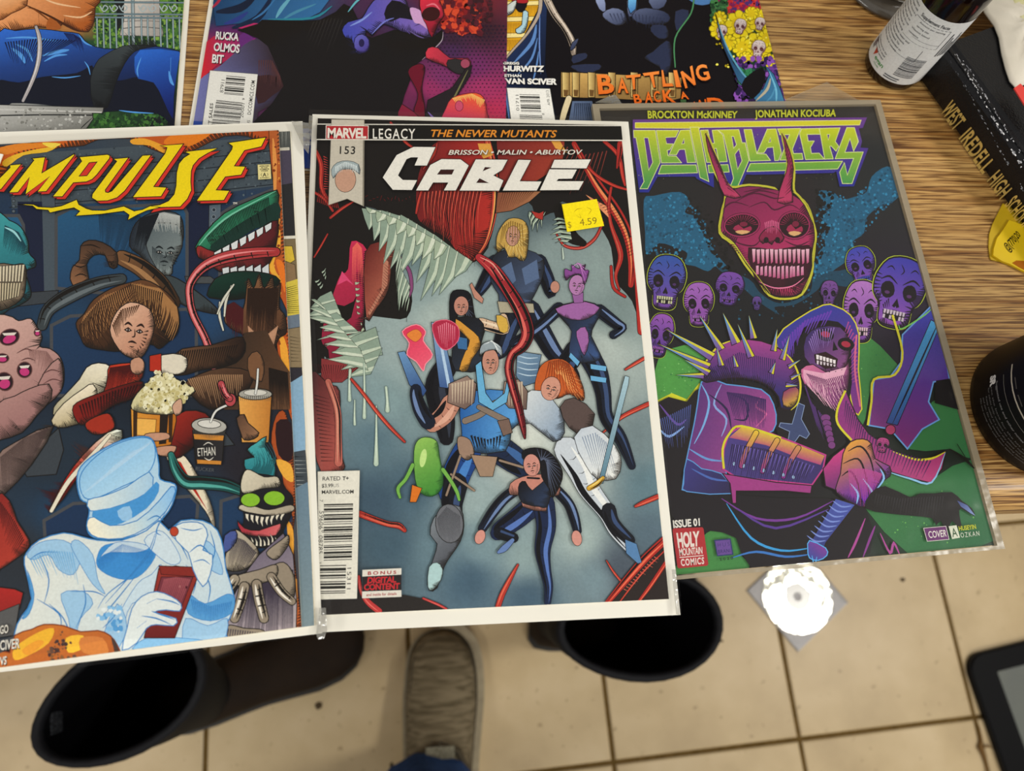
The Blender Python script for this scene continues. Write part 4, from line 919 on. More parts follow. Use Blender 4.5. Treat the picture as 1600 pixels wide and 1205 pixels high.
# crescent guard
A.P("880,280 900,330 930,400 975,460 1060,520 1150,560 1220,560 1285,528 1270,600 1225,658 1150,640 1060,612 980,560 900,490 845,420 850,350", ('#8a3080', '#b03a78', 860, 300, 1250, 600), 5, K2, sm=0)
A.L("880,285 848,360 850,420 905,485", Y, 9, taper=0); A.L("1070,530 1160,562 1230,558 1283,532", Y, 9); A.L("1283,535 1228,655 1140,640 1050,612", '#8ac0e8', 8)
A.hatch("880,320 960,450 1080,530 1230,570", "870,400 930,500 1060,590 1200,630", 34, 6, '#4a1f5a', .3)
A.skull(1030, 505, 28, 30, 10, '#c04a8a', '#7a2a70'); A.E(1062, 443, 20, 20, '#b03a6a', 0, 3, K2)
# bracer, glove and grip
A.P("390,520 410,460 460,428 560,450 700,505 800,545 790,600 745,665 600,650 440,635 385,600", ('#4a3c86', '#3c2f70', 400, 500, 700, 600), 6, '#c03a8a', sm=0)
A.P("410,475 460,432 560,455 700,508 796,548 780,585 700,560 560,505 440,480", ('#e0c838', '#b04080', 560, 450, 540, 520)); A.L("390,600 385,520 410,462 460,428 620,476", Y, 9, taper=0)
for x in (520, 605, 690): A.T([(x, 455+(x-520)*.36, 20), (x-45, 540+(x-520)*.3, 18), (x-60, 590+(x-520)*.25, 16)], ('#e0b840', '#a03a86', x, 460, x-60, 600), 3, K2)
for i in range(7): A.E(430+i*40, 580+i*9, 6, 8, '#9ab8e0', 0, 1, K2)
A.hatch("420,500 560,520 740,590", "400,610 560,640 720,650", 40, 5, '#241a44', .2); A.hatch("430,500 600,540 760,590", "420,560 580,600 740,630", 22, 5, '#6a5ab0', .3)
A.P("385,620 600,655 745,668 740,700 640,690 560,690 440,690 440,740 425,740 415,660", '#a03a86', 4, K2)
A.P("790,600 830,550 875,515 900,560 870,620 850,690 800,670", ('#d0408a', '#6a2a70', 800, 550, 850, 680), 4, K2)
A.P("870,540 900,492 950,480 985,500 1000,560 1058,590 1060,630 1020,660 965,750 920,745 860,710 840,680 860,620", ('#e0a040', '#7a3490', 900, 500, 980, 640), 4, K2, sm=2)
for p, c in (("890,530 940,510 980,560 1000,650", K2), ("870,580 930,560 960,620 975,710", K2), ("865,630 900,610 930,660 945,740", K2), ("1000,570 1040,620 1020,660", K2), ("950,640 990,700 965,745", '#8ac0f0'), ("900,660 930,700 925,742", '#8ac0f0'), ("1020,600 1035,640 1000,690", '#8ac0f0')): A.L(p, c, 8)
A.hatch("890,600 960,600 1030,620", "900,720 950,735 1010,665", 26, 4, '#c04a98', .2)
A.P("840,720 920,745 800,900 790,935 735,905", ('#4a5ab0', '#2f3a80', 860, 720, 760, 920), 4, K2)
for i in range(8): x = 905-i*15; y = 745+i*20; A.L([(x-75, y-15), (x-40, y+8), (x, y+5)], '#7a90d8', 7)
A.P("735,890 800,920 805,950 770,970 735,960 728,925", ('#8a3a9a', '#3a4a9c', 790, 900, 740, 960), 4, '#5ab0f0', sm=2); A.L("745,950 755,990 765,955", '#5ab0f0', 6)
# clawed dark arm in the background
A.P("980,700 1040,670 1140,715 1180,700 1240,700 1310,695 1350,730 1390,760 1400,792 1345,760 1340,790 1350,850 1310,810 1290,850 1265,810 1245,830 1230,800 1150,790 1050,780 960,760", '#151217', sm=2)
A.P("1330,728 1372,748 1404,790 1385,780 1345,752", ('#3c4a86', '#8aa0d0', 1330, 730, 1400, 790)); A.hatch("1000,700 1100,720 1280,710", "990,750 1100,775 1270,790", 26, 4, '#2c2a30', .3)
for p in ("1300,520 1360,560 1400,600", "1330,500 1380,580"): A.L(p, '#101510', 12)
A.build('warrior_print', root, 'purple hooded warrior print')
# small print
A.frame(1040, 800, 1/12.05)
A.P("150,310 690,290 715,320 805,985 780,1015 255,1065 225,1045 130,340", '#b02c34', sm=0)
A.X("ISSUE 01", "132,160 640,118 648,255 148,300", '#e8e4dc', .035)
A.X("HOLY", "200,398 635,360 640,630 238,672", '#e8dcd4', .04, .95); A.X("MOUNTAIN", "248,690 690,655 694,785 266,828", '#e8dcd4', .02, .92)
A.P("262,852 712,812 713,828 264,868", '#e8dcd4'); A.X("COMICS", "278,890 722,850 728,975 296,1018", '#e8dcd4', .03, 1.2)
A.P("912,528 1225,498 1280,810 970,838", '#2c3a6a'); A.P("935,548 1208,522 1250,790 985,815", '#6a4a98')
A.X("HUS", "975,590 1200,560 1205,640 985,665", '#38306c', -.01, 1.5); A.X("BRANI", "985,715 1215,690 1222,755 990,785", '#38306c', .01, 1.1); A.X("2020", "1005,868 1268,842 1272,892 1020,920", '#1c2a20', .01, 1.5)
A.frame(1480, 790, 1/13.333)
A.frame(*FF)
A.P("1195,840 1285,832 1298,885 1210,893", '#6a2f6e', 2, '#e4e0d8'); A.X("COVER", "1212,852 1286,845 1288,873 1218,880", '#e8e4dc', .01)
A.P("1296,832 1328,828 1342,878 1310,884", '#d8dcc8'); A.X("A", "1304,840 1326,837 1334,872 1312,876", '#3a5a3c', .01)
A.X("HUSEYIN", "1336,832 1404,824 1408,842 1338,850", '#c0c430', .03); A.X("OZKAN", "1342,858 1418,850 1421,870 1346,878", '#dce0d0', .0, 1.3)
A.build('small_print', root, 'white small print and red publisher box')
zt2 = A.z
M_ = (0.0042, 0.0034, 0.0040, 0.0022)
film('rigid_sleeve', root, DO, ex, ey, 0.1683, 0.2588, zt2+0.0001, (0.0012, 0.0012, 0.0012, 0.0012), m=M_RIGID, seed=3, ripple=0.0001)
def frame_rim():
    o = [rect4(DO, ex, ey, 0.1683, 0.2588, *M_), rect4(DO, ex, ey, 0.1683, 0.2588, 0.0004, 0.0004, 0.0004, 0.0004)]
    V = []
    for z in (zd-0.0004, zt2+0.0003):
        for r in o: V += [(p.x, p.y, z) for p in r]
    F = []
    for i in range(4):
        j = (i+1) % 4
        F += [[8+i, 8+j, 12+j, 12+i], [i, 4+i, 4+j, j], [i, j, 8+j, 8+i], [4+i, 12+i, 12+j, 4+j]]
    return mesh('sleeve_rim', V, F, M_RIM, root)
frame_rim()
# loose flap of film above the sleeve
P_ = [(1210, 163), (1292, 128), (1352, 162)]
V = [tuple(at(x, y, HD+0.0016)) for x, y in P_]; mesh('sleeve_flap', V+[(a, b, c-0.0002) for a, b, c in V], [[2, 1, 0], [3, 4, 5], [0, 1, 4, 3], [1, 2, 5, 4], [2, 0, 3, 5]], plastic_film('thin_flap', 0.05, 0.2, 0.10, '#c8b48c'), root)
V = [tuple(at(x, y, HD+0.0028)) for x, y in [(930, 160), (952, 150), (962, 148), (972, 162)]]; mesh('sleeve_flap', V+[(a, b, c-0.0004) for a, b, c in V], [[3, 2, 1, 0], [4, 5, 6, 7], [0, 1, 5, 4], [1, 2, 6, 5], [2, 3, 7, 6], [3, 0, 4, 7]], M_FOLD, root)
# ================================================================ COMIC WITH THE YELLOW LIGHTNING TITLE (and the book behind it in its sleeve)
zi = HD + 0.0094; ZP = 0.0009
zf = zi + 0.0006 + 2*ZP
ANG = 0.42981 - 0.34434
IW, IH = 0.1683*kz(HD+.007, zf), 0.2588*kz(HD+.007, zf) - 0.0042
TR = fitted(-0.16102, 0.20613, HD+0.007, zf)
ex = Vector((math.cos(ANG), math.sin(ANG))); ey = Vector((math.sin(ANG), -math.cos(ANG)))
IO = Vector(TR) - ex*IW
KC = 1/2.738; KD = 1/2.6192
# book behind: shows as a narrow strip along the right
o2 = IO + ex*0.0056 + ey*0.0002
root2, A, _, _ = comic('comic hidden behind the lightning title one, only a blue edge strip showing', o2, ANG, IW, IH, zi, (0, 0, 0, 0), board=False, pages=ZP)
t_ = at(472.5, 189.5, zi+0.0006); b_ = at(503.0, 991.0, zi+0.0006); d_ = Vector((b_.x-t_.x, b_.y-t_.y)).normalized(); e_ = Vector((d_.y, -d_.x))
t_ = Vector((t_.x, t_.y)); BL_H = (Vector((b_.x, b_.y))-t_).length - 0.0003
mesh('backing_board', *prism([tuple(p) for p in (t_+e_*.184+d_*BL_H, t_+d_*BL_H, t_, t_+e_*.184)], zi, zi+.0006), M_BOARD, root2)
A.frame(0, 180, KC)
A.P("1000,0 1400,0 1420,1300 1100,1300", '#2f2c34')
A.P("1190,50 1250,50 1255,145 1195,150", '#4a4e4c'); A.hatch("1196,60 1236,58", "1198,135 1238,133", 12, 2, '#8a8e88'); A.P("1190,140 1238,137 1239,150 1190,153", '#c8c4b4')
A.P("1190,152 1245,150 1250,290 1195,300", '#4a4456'); A.P("1195,300 1255,290 1262,520 1200,520", '#28282a'); A.P("1200,518 1265,515 1266,528 1200,530", '#dcd8c8')
A.P("1200,530 1275,530 1285,720 1205,720", '#7a6a4c'); A.P("1205,560 1250,560 1262,620 1230,640 1205,600", '#d8b83a', 2, K); A.P("1210,620 1262,640 1270,720 1220,720", '#8a7050', 2, K)
A.P("1210,720 1275,700 1285,860 1225,860", '#d4c048'); A.hatch("1215,740 1220,850", "1278,720 1284,850", 14, 4, '#3a3420', .2)
A.P("1225,860 1285,850 1290,920 1235,920", '#6a7888'); A.P("1232,915 1290,905 1300,1020 1292,1080 1240,1080", '#8c7a5c', 2, K, sm=0); A.hatch("1240,940 1245,1060", "1290,950 1292,1060", 8, 3, '#3a3020', .2)
A.frame(0, 600, KD)
A.P("1180,0 1245,-40 1250,270 1200,280", '#8ab0cc'); A.P("1195,280 1250,270 1262,420 1205,440", '#40484e'); A.hatch("1205,290 1215,420", "1250,290 1258,420", 8, 3, '#a8b0b0', .2)
A.P("1203,430 1262,400 1290,1100 1225,1100", ('#6a8496', '#7f9298', 1230, 430, 1250, 1000))
A.build('cover_edge_print', root2)
HIDDEN = root2
c = IO + ex*IW/2 + ey*IH/2
root = thing('comic_book', (c.x, c.y, zi+0.0006+ZP), 'bagged comic with yellow lightning title above a figure in pale blue top hat', 'comic book')
mesh('pages', *prism(rect4(IO, ex, ey, IW, IH), zi+0.0006+ZP, zi+0.0006+2*ZP), M_PAGES, root)
A = Art(IO, ex, ey, IW, IH, zi+0.0006+2*ZP+0.00002)
A.frame(0, 180, KC)
D_ = lambda t: [((p[0]*KD)/KC, (420+p[1]*KD)/KC) + tuple(p[2:]) for p in A.pts(t)]
A.G([(0,150,'#3a4450'),(600,150,'#3c4650'),(1150,200,'#3a4450'),(100,450,'#1f3550'),(500,450,'#1f4468'),(850,450,'#1c2c48'),(1100,400,'#263c58'),(500,700,'#1c3048'),(800,700,'#1a2c44'),
     (300,900,'#20405f'),(850,850,'#22466c'),(200,1100,'#1a2432'),(600,1200,'#18222e'),(1000,1150,'#1e2028'),(250,1500,'#22303e'),(700,1450,'#1c2838'),(1050,1500,'#232028'),(100,1900,'#2a3038'),(900,1700,'#24405c'),(300,1700,'#1f4060'),(1100,2000,'#4a4850'),(600,2200,'#8ab0c8')], 40, 56)
# stone wall and seats
A.P("40,170 1180,90 1190,300 900,340 220,390 50,400", '#47535c', 0)
for y in (190, 235, 285, 335): A.L([(40, y+60), (400, y+30), (800, y), (1180, y-40)], '#1c242c', 4, taper=0)
for i in range(22): x = 60+i*52; y = 150+(i % 4)*48+30-i*3; A.L([(x, y+40), (x+4, y+80)], '#1c242c', 4)
A.dots(300, (60,130,1180,380), ['#5a6870', '#323c46'], 2, 6, 21)
A.P("175,330 235,330 240,760 180,760", '#4a5660', 2, K); A.P("75,370 180,370 190,800 90,800", '#18203a'); A.P("800,370 900,370 890,700 800,740", '#161f3a', 0); A.P("895,385 945,380 940,640 890,660", '#5a6874', 2, K)
for i in range(8): A.E(915-(i*1), 405+i*30, 8, 8, '#2a343e', 0, 2, '#8a949c')
for i in range(4): A.E(58, 345+i*22, 7, 7, '#5a6670', 0, 2, '#222')
def seat(p, c1='#24587f', c2='#1d3d60'): A.P(p, (c1, c2, 400, 400, 500, 800), 14, '#4a4c50', sm=0)
seat("240,430 300,400 780,380 800,420 800,800 240,740"); seat("-20,430 80,430 100,470 110,700 -20,720"); seat("950,420 1010,380 1190,310 1200,700 940,700", '#24486a')
seat("220,900 300,860 800,830 840,880 840,1200 220,1200"); seat(D_("180,560 300,490 780,460 810,490 800,620 900,640 900,900 200,900"), '#2a6088'); seat(D_("905,480 1000,450 1200,450 1210,800 900,700"), '#24486a')
A.hatch("420,420 600,430 640,520", "430,560 540,600 560,640", 40, 6, '#173650', .4, 4)
A.P("100,760 250,750 240,800 60,820", '#3c4248', 3, K); A.P("790,690 900,690 940,720 800,720", '#4a4e50', 3, K); A.P(D_("80,330 240,180 260,270 230,370 110,380"), '#3c434a', 4, K); A.P(D_("900,170 960,250 880,260"), '#3c434a', 4, K)
# flames at top and sides
A.P("0,135 436,100 600,85 1195,55 1195,120 1100,110 1060,90 960,90 870,130 800,160 700,165 600,120 560,100 420,105 360,130 250,140 180,160 100,170 40,210 20,260 0,280", ('#d8661c', '#b8501c', 0, 200, 1190, 60), 3, '#2a1a10', sm=2)
for p, c in (("560,105 620,100 700,130 760,160 700,162 640,130 570,125", '#f0a830'), ("10,200 60,170 160,145 240,135 200,158 100,172 30,220", '#f0c030'), ("0,140 100,120 240,125 100,150 10,170", '#e88a28'), ("750,80 900,70 860,110 780,140 700,120", '#e8801c'), ("180,118 260,122 220,140", '#f8dc50')): A.P(p, c, sm=3)
A.P("1150,60 1198,58 1215,400 1240,900 1260,1300 1230,1250 1200,1100 1180,900 1230,860 1190,760 1120,650 1130,560 1200,460 1170,300", ('#b8602c', '#c0541c', 1170, 60, 1220, 1200), 3, '#3a1c10', sm=3)
for p, c in (("1140,560 1190,470 1200,560 1170,640 1210,720 1150,660", '#f0b038'), ("1165,100 1185,200 1180,420 1200,470 1175,400", '#e89a4c'), ("1195,930 1230,1000 1240,1180 1210,1100", '#f0a838'), ("1180,620 1215,640 1220,760 1200,700", '#e87a24')): A.P(p, c, sm=3)
A.P(D_("1130,130 1170,120 1200,280 1210,500 1200,640 1225,900 1232,1010 1160,1020 1190,850 1170,650 1200,560 1170,480 1150,350 1110,240"), ('#a84a1c', '#d06a34', 1200, 1200, 1200, 2100), 3, '#2a1610', sm=3)
A.P(D_("1130,160 1190,160 1195,310 1140,290"), '#2a1418', sm=3)
for p, c in (("1130,310 1190,330 1200,400 1160,380", '#f0b040'), ("1175,560 1200,600 1200,700 1180,640", '#f0a838'), ("1190,850 1215,800 1212,1000 1180,1000", '#eaa04c')): A.P(D_(p), c, sm=3)
A.dots(60, (1165,120,1200,1000), ['#e8a040', '#8a3c18'], 3, 9, 22)
A.build('cover_artwork', root)

# plain stand-in shapes for the audience
TE = ('#3c9aa0', '#1c5a68', 40, 460, 100, 800)
A.P("-20,440 40,450 90,480 120,540 124,590 150,620 150,650 110,670 130,740 130,780 90,810 40,830 -20,835", TE, 4, K, sm=3)
A.hatch("20,470 80,500 112,560", "10,560 50,580 100,600", 26, 5, '#164450', .2); A.L("20,480 60,500 90,540", '#a0dce0', 10)
A.P("-20,650 60,640 105,640 112,700 90,790 -20,830", '#7a6a58', 4, K, sm=1)
for i in range(9): A.P([(-18+i*14, 648-i), (-6+i*14, 646-i), (-7+i*13, 712), (-16+i*13, 714)], '#dcd0b4', 2, K); A.P([(-16+i*12, 718), (-6+i*12, 716), (-8+i*11, 800-i*3), (-16+i*11, 802-i*3)], '#cdbf9f', 2, K)
PK = ('#d8b0a4', '#a87c78', 0, 870, 200, 1200)
A.P("-20,890 40,860 80,880 130,870 160,910 180,950 170,990 215,1000 260,1040 275,1110 260,1180 190,1230 -20,1260", PK, 4, K, sm=3)
for x, y, rx, ry, ro in ((40, 950, 44, 34, -20), (105, 1090, 32, 34, 10), (20, 1140, 36, 40, -20), (10, 1040, 28, 20, 0), (160, 930, 14, 16, 0)):
    A.E(x, y, rx, ry, '#2a141c', ro, 4, '#6a4440'); A.E(x, y+ry*.25, rx*.65, ry*.5, '#c83a7c', ro); A.P([(x-rx*.7, y-ry*.5), (x+rx*.7, y-ry*.6), (x+rx*.5, y-ry*.25), (x-rx*.5, y-ry*.2)], '#e8e0d4')
A.hatch("120,1000 200,1010 250,1080", "130,1050 190,1080 220,1130", 24, 4, '#7a5450', .3); A.P("150,1190 190,1100 250,1040 270,1100 262,1180 200,1240 140,1260", PK, 4, K, sm=2)
for p in ("180,1110 220,1090 262,1100", "185,1150 225,1130 268,1140", "70,1020 110,1000 140,1010", "90,1050 120,1040 150,1050"): A.L(p, '#5a3434', 5)
A.P(D_("-20,90 60,50 120,20 200,0 210,60 150,130 90,200 0,230 -20,230"), PK, 4, K, sm=2); A.P(D_("-20,310 60,240 220,170 130,330 20,450 -20,460"), ('#a08478', '#6a5854', 0, 1300, 200, 1500), 4, K, sm=2); A.hatch(D_("0,300 100,220 200,180"), D_("10,440 80,380 140,300"), 40, 4, '#4a3a38', .2)
A.P(D_("-20,460 40,480 70,560 120,640 110,680 60,720 0,760 -20,760"), ('#7a1c1c', '#a83428', 0, 1500, 100, 1750), 4, K, sm=2); A.hatch(D_("0,480 60,560 100,640"), D_("0,560 30,640 60,700"), 20, 5, '#3a0e10', .2)
A.P(D_("-20,830 60,840 95,855 80,920 20,990 -20,1000"), ('#a02420', '#5a1a18', 0, 2150, 80, 2300), 4, K, sm=0); A.P(D_("-20,940 80,900 60,1030 -20,1040"), '#5c5c5c', 3, K)
# grey bust and brown coat
A.P("555,560 570,480 620,430 700,410 770,430 785,500 775,560 740,640 700,690 640,640 600,600", ('#1c2430', '#5a666c', 560, 500, 740, 560), 4, K, sm=3)
A.P("640,470 760,470 780,560 740,640 735,680 690,680 640,600 625,540", ('#5a666a', '#7f8a8a', 640, 480, 760, 600), 3, K, sm=3); A.hatch("640,430 700,415 770,430", "660,500 710,480 770,500", 24, 6, '#b8bcb8', .3); A.hatch("600,440 640,430 680,420", "570,560 620,560 640,520", 22, 7, '#10161e', .2); A.hatch("650,560 700,600 740,600", "650,630 690,670 725,660", 16, 4, '#2c363c', .2)
A.face(705, 590, 66, 76, 4, '#141c20'); A.P("690,690 760,700 900,800 930,850 800,820 720,760", '#3a4448', 4, K, sm=1)
A.T("520,610,60 600,650,70 680,720,76 740,800,60", ('#7a5434', '#3c2818', 520, 600, 740, 800), 4, K, '#a87c50', .3, .2)
A.P("345,560 380,535 440,545 500,590 500,650 470,650 450,600 400,600 370,640 380,700 370,760 345,775 320,740 300,700 310,650 340,620", ('#4a3426', '#9c6c4a', 400, 540, 340, 760), 4, K, sm=2)
for p in ("320,690 345,680 375,690", "310,640 345,650 370,640", "460,600 490,600", "455,625 490,628", "345,560 390,555 430,570"): A.L(p, '#20140e', 6)
A.T("180,900,40 210,830,50 300,770,60 420,720,50 520,700,40", '#3c4448', 4, K, '#6a7478', .3, .2)
# green lip shapes on the right
GR = ('#2f8a64', '#123c2e', 1000, 420, 1100, 560)
A.P("835,565 880,500 960,420 1080,360 1185,320 1190,380 1190,450 1100,480 1000,540 920,580 860,600", GR, 4, K, sm=2); A.P("900,560 1000,480 1100,420 1190,370 1190,450 1080,490 980,560 920,580", '#14342c', 0, sm=2)
A.hatch("880,520 980,430 1150,350", "900,560 1010,500 1160,430", 44, 6, '#0e2a20', .3); A.L("850,560 900,500 990,425 1180,325", '#78c8a8', 8)
A.P("840,568 860,560 920,585 1000,560 1120,480 1190,450 1180,560 1150,640 1100,660 940,670 900,630 850,610", ('#8a2a28', '#5a1c20', 900, 560, 1100, 640), 4, K, sm=2)
for i in range(7): x = 915+i*36; y = 588-i*19; A.P([(x, y), (x+32, y-18), (x+30, y+20-i*1.5), (x+6, y+36-i)], '#dfe4e4', 3, K)
for i in range(6): x = 950+i*34; A.P([(x, 655), (x+30, 648-i*3), (x+32, 690-i*2), (x+4, 694)], '#d4dadc', 3, K)
A.P("885,770 920,700 1000,670 1100,670 1180,690 1190,730 1060,780 980,790 920,785", GR, 4, K, sm=2)
A.T("1180,585,36 1080,590,44 960,610,46 870,650,38 815,720,30 812,790,28 830,860,28 880,960,28 920,1080,28 960,1180,26 1000,1240,26", ('#b03a3c', '#c8585c', 1100, 600, 850, 900), 4, K, '#f09494', .3, .15)
# brown spiky mass on the right
BRN = ('#7a5236', '#3a2418', 1060, 760, 1180, 1100)
A.P("1060,700 1085,740 1110,680 1130,740 1165,690 1175,740 1200,720 1195,820 1220,860 1225,930 1190,960 1170,1040 1150,1100 1090,1080 1070,1000 1040,940 1000,920 960,880 980,820 1040,830", BRN, 4, K, sm=1)
A.hatch("1060,740 1120,740 1190,740", "1050,900 1100,930 1180,940", 40, 6, '#2a180e', .3); A.hatch("1060,900 1120,960 1190,900", "1070,1000 1110,1060 1150,1080", 26, 5, '#c09070', .3)
A.hatch("960,820 1000,800 1040,830", "970,900 1010,930 1040,930", 18, 9, '#4a1418', .2)
for a, b in (((940, 800), (955, 920)), ((990, 730), (960, 860)), ((930, 850), (1000, 725))): A.T([(a[0], a[1], 5), ((a[0]+b[0])/2-8, (a[1]+b[1])/2, 10), (b[0], b[1], 6)], '#d8d8c8', 2, K)
A.T("1160,1050,8 1105,1100,10 1095,1180,10", '#e0e4e4', 2, K); A.L("1160,1050 1105,1100", '#c04040', 3)
A.P("1050,930 1140,920 1200,1040 1240,1100 1240,1260 960,1260 900,1180 900,1100 960,1060", ('#3a2a1e', '#5c3f2a', 950, 1100, 1200, 1200), 0)
A.P("720,1060 780,1000 900,985 980,960 1040,950 1050,1010 1010,1060 940,1080 860,1090 800,1110 730,1110", ('#6a4a32', '#2c1c14', 780, 1000, 900, 1100), 4, K, sm=2)
A.P("790,1150 850,1110 960,1080 1080,1100 1060,1180 1000,1230 900,1260 820,1200", ('#5a3e2a', '#2c1c14', 880, 1100, 950, 1250), 4, K, sm=2); A.hatch("760,1010 880,1000 1020,980", "740,1090 860,1080 1000,1040", 26, 6, '#1c120c', .2); A.hatch("800,1130 900,1110 1040,1110", "840,1200 920,1220 1040,1180", 26, 6, '#a07a58', .3)
A.P("1060,1040 1100,1010 1130,1060 1120,1140 1070,1120", '#7a5438', 3, K, sm=2); A.hatch("1150,1080 1230,1100", "1150,1240 1240,1240", 20, 6, '#1c120c', .2)
# brown haired faceless figure with a bucket of popcorn
A.P("325,890 360,850 400,790 480,740 560,715 620,705 690,740 750,800 768,880 755,940 720,970 680,1000 640,980 520,1010 440,1005 370,990 345,950", ('#6a4428', '#3a2416', 480, 730, 560, 1000), 4, K, sm=3)
A.hatch("360,860 450,770 600,720 720,780", "350,960 440,930 500,860 560,840", 34, 8, '#9a6c42', .2, bend=.12); A.hatch("560,720 680,740 755,820", "600,820 680,900 740,950", 34, 7, '#a87848', .2, bend=-.12); A.hatch("340,900 420,800 560,720 700,760", "360,980 430,990 600,820 720,960", 46, 5, '#1c100a', .2, bend=.1)
A.P("470,920 500,840 560,800 640,830 660,900 640,980 600,1040 540,1030 500,990", ('#e0b498', '#c0876c', 500, 850, 640, 1000), 4, K, sm=3); A.hatch("480,900 520,830 600,810", "500,960 540,870 580,850", 16, 7, '#4a2c18', .2)
A.face(572, 925, 70, 96, 8); A.P("270,1205 340,1130 370,1080 420,1060 480,1080 480,1150 440,1200 380,1280 340,1300 240,1300 230,1250", ('#ece4cc', '#b8b090', 380, 1080, 340, 1280), 4, K, sm=2)
A.P("660,1040 740,1020 800,1040 790,1100 720,1110 640,1090", '#e4dcc8', 4, K, sm=2); A.P("640,1030 690,1020 690,1100 640,1095", '#b8301c', 3, K)
A.P("470,1070 560,1060 590,1040 615,1060 610,1120 560,1170 490,1230 400,1260 330,1260 380,1200 440,1190 460,1120", ('#c83a22', '#6a1612', 500, 1080, 420, 1240), 4, K, sm=2)
A.hatch("470,1080 540,1070 600,1060", "450,1180 500,1180 570,1130", 22, 7, '#4a0e0c', .2); A.P("560,1050 595,1035 618,1060 612,1100 580,1110 560,1090", '#c8967a', 3, K, sm=2); A.E(330, 1252, 26, 12, '#a83020', 0, 3, K)
A.P(D_("210,150 260,80 340,20 380,0 400,60 340,150 300,170 240,180"), ('#ece0c4', '#c0b088', 260, 1230, 300, 1330), 4, K, sm=2)
A.P(D_("300,90 400,40 560,-10 585,10 540,60 460,90 360,160 320,160"), ('#8a1c14', '#5a120e', 300, 1200, 560, 1200), 4, K, sm=1); A.hatch(D_("320,90 460,30 570,0"), D_("340,150 440,110 540,60"), 20, 8, '#2a0a0a', .2)
A.P(D_("350,160 440,120 470,170 440,200 380,205"), '#a8301c', 4, K, sm=1); A.P(D_("200,525 260,400 340,290 440,200 500,190 480,260 360,330 260,470"), ('#c03020', '#ece4cc', 300, 1500, 380, 1330), 4, K, sm=2)
A.T(D_("210,520,14 280,400,18 380,290,18 450,210,12"), '#f0e8d0', 2, K)
A.P(D_("680,290 760,300 860,480 880,600 840,520 740,400"), '#ece0c4', 3, K, sm=1); A.P(D_("690,300 740,320 850,520 780,420"), '#b82c1c', 0)
A.P(D_("690,160 760,110 840,120 870,170 820,230 740,300 700,300 690,240"), ('#a82a1c', '#5a1410', 720, 1280, 820, 1400), 4, K, sm=2)
A.P(D_("535,100 720,120 722,150 700,250 640,260 540,240"), ('#e8a23c', '#c87a20', 540, 1300, 700, 1300), 4, K); A.P(D_("655,115 690,118 680,245 650,248"), '#241a14'); A.P(D_("560,140 640,145 635,215 560,210"), '#f0b858', 3, '#7a4a18')
for x in (555, 700): A.P(D_(f"{x-10},110 {x+8},112 {x+4},240 {x-10},238"), '#3a2410')
A.P(D_("535,90 560,40 600,0 640,-40 700,-30 760,0 800,30 760,60 720,120 640,125 560,115"), '#d8d0a0', 4, K, sm=2)
A.dots(330, (600,1085,860,1290), ['#f0ecca', '#e4dcae', '#c8bc80'], 6, 12, 31, 6, inside=D_("540,95 600,5 640,-50 700,-40 790,25 720,115 640,120")); A.dots(140, (600,1085,860,1290), ['#9a8c50', '#6a5c30'], 2, 4, 32, 4, inside=D_("545,90 600,10 640,-40 700,-30 780,25 715,110"))
A.P(D_("595,205 680,200 690,225 610,235"), '#c8967a', 3, K, sm=1); A.P(D_("640,260 720,255 700,295 645,290"), '#c8967a', 3, K, sm=1)
A.P(D_("705,90 740,60 745,110 720,130"), '#d0a48a', 3, K, sm=1)
# drink cups
def cup(x0, x1, y0, y1, c, c2):
    A.P(D_(f"{x0},{y0} {x1},{y0} {x1-12},{y1} {x0+14},{y1}"), (c, c2, *D_(f"{x0},{y0}")[0], *D_(f"{x1},{y0}")[0]), 4, K)
cup(975, 1112, 50, 240, '#e8aa54', '#c07c30'); A.E(*D_("1045,42")[0], 72, 24, '#a8a69c', 0, 4, K); A.E(*D_("1045,36")[0], 50, 14, '#d4d2c8', 0, 2, K); A.hatch(D_("980,50 1110,50"), D_("982,70 1108,70"), 16, 4, '#4a4a46')
A.T(D_("1045,40,8 1052,0,8 1056,-60,8"), '#dfe0da', 2, K)
A.P(D_("968,140 1000,125 1015,160 1060,200 1040,225 1000,230 985,200"), ('#5a4030', '#8a6448', 1000, 1300, 1080, 1360), 4, K, sm=2)
cup(788, 920, 190, 330, '#1c1a1c', '#2c2a2c'); A.P(D_("792,205 916,212 912,232 796,226"), '#d08a34'); A.P(D_("806,310 906,316 904,330 808,326"), '#d08a34')
A.E(*D_("856,172")[0], 76, 34, '#b4b2aa', 4, 4, K); A.E(*D_("856,164")[0], 50, 18, '#dad8d0', 4, 3, K); A.hatch(D_("788,185 856,210 924,190"), D_("790,205 856,228 920,210"), 20, 4, '#44443f')
A.T(D_("862,155,8 885,110,8 935,85,8"), '#e4e4de', 2, K); A.E(*D_("943,66")[0], 24, 28, '#b8484e', 10, 4, K); A.T(D_("905,0,26 920,40,26 940,60,24"), '#b8484e', 4, K, '#e88a8c')
A.X("ETHAN", D_("808,262 880,255 882,292 810,296"), '#e8e4d8', .0); A.L(D_("832,252 852,240 872,250"), '#e8e4d8', 4); A.L(D_("836,302 856,312 874,300"), '#e8e4d8', 4); A.X("RUCKER", D_("802,338 878,346 876,360 800,354"), '#5a5e62', .0)
A.T(D_("700,290,24 720,350,40 760,400,50 830,405,52 920,415,48 990,440,36"), ('#2f8a80', '#1c5c58', 800, 1400, 820, 1500), 4, K, '#58b0a4', .3, .2)
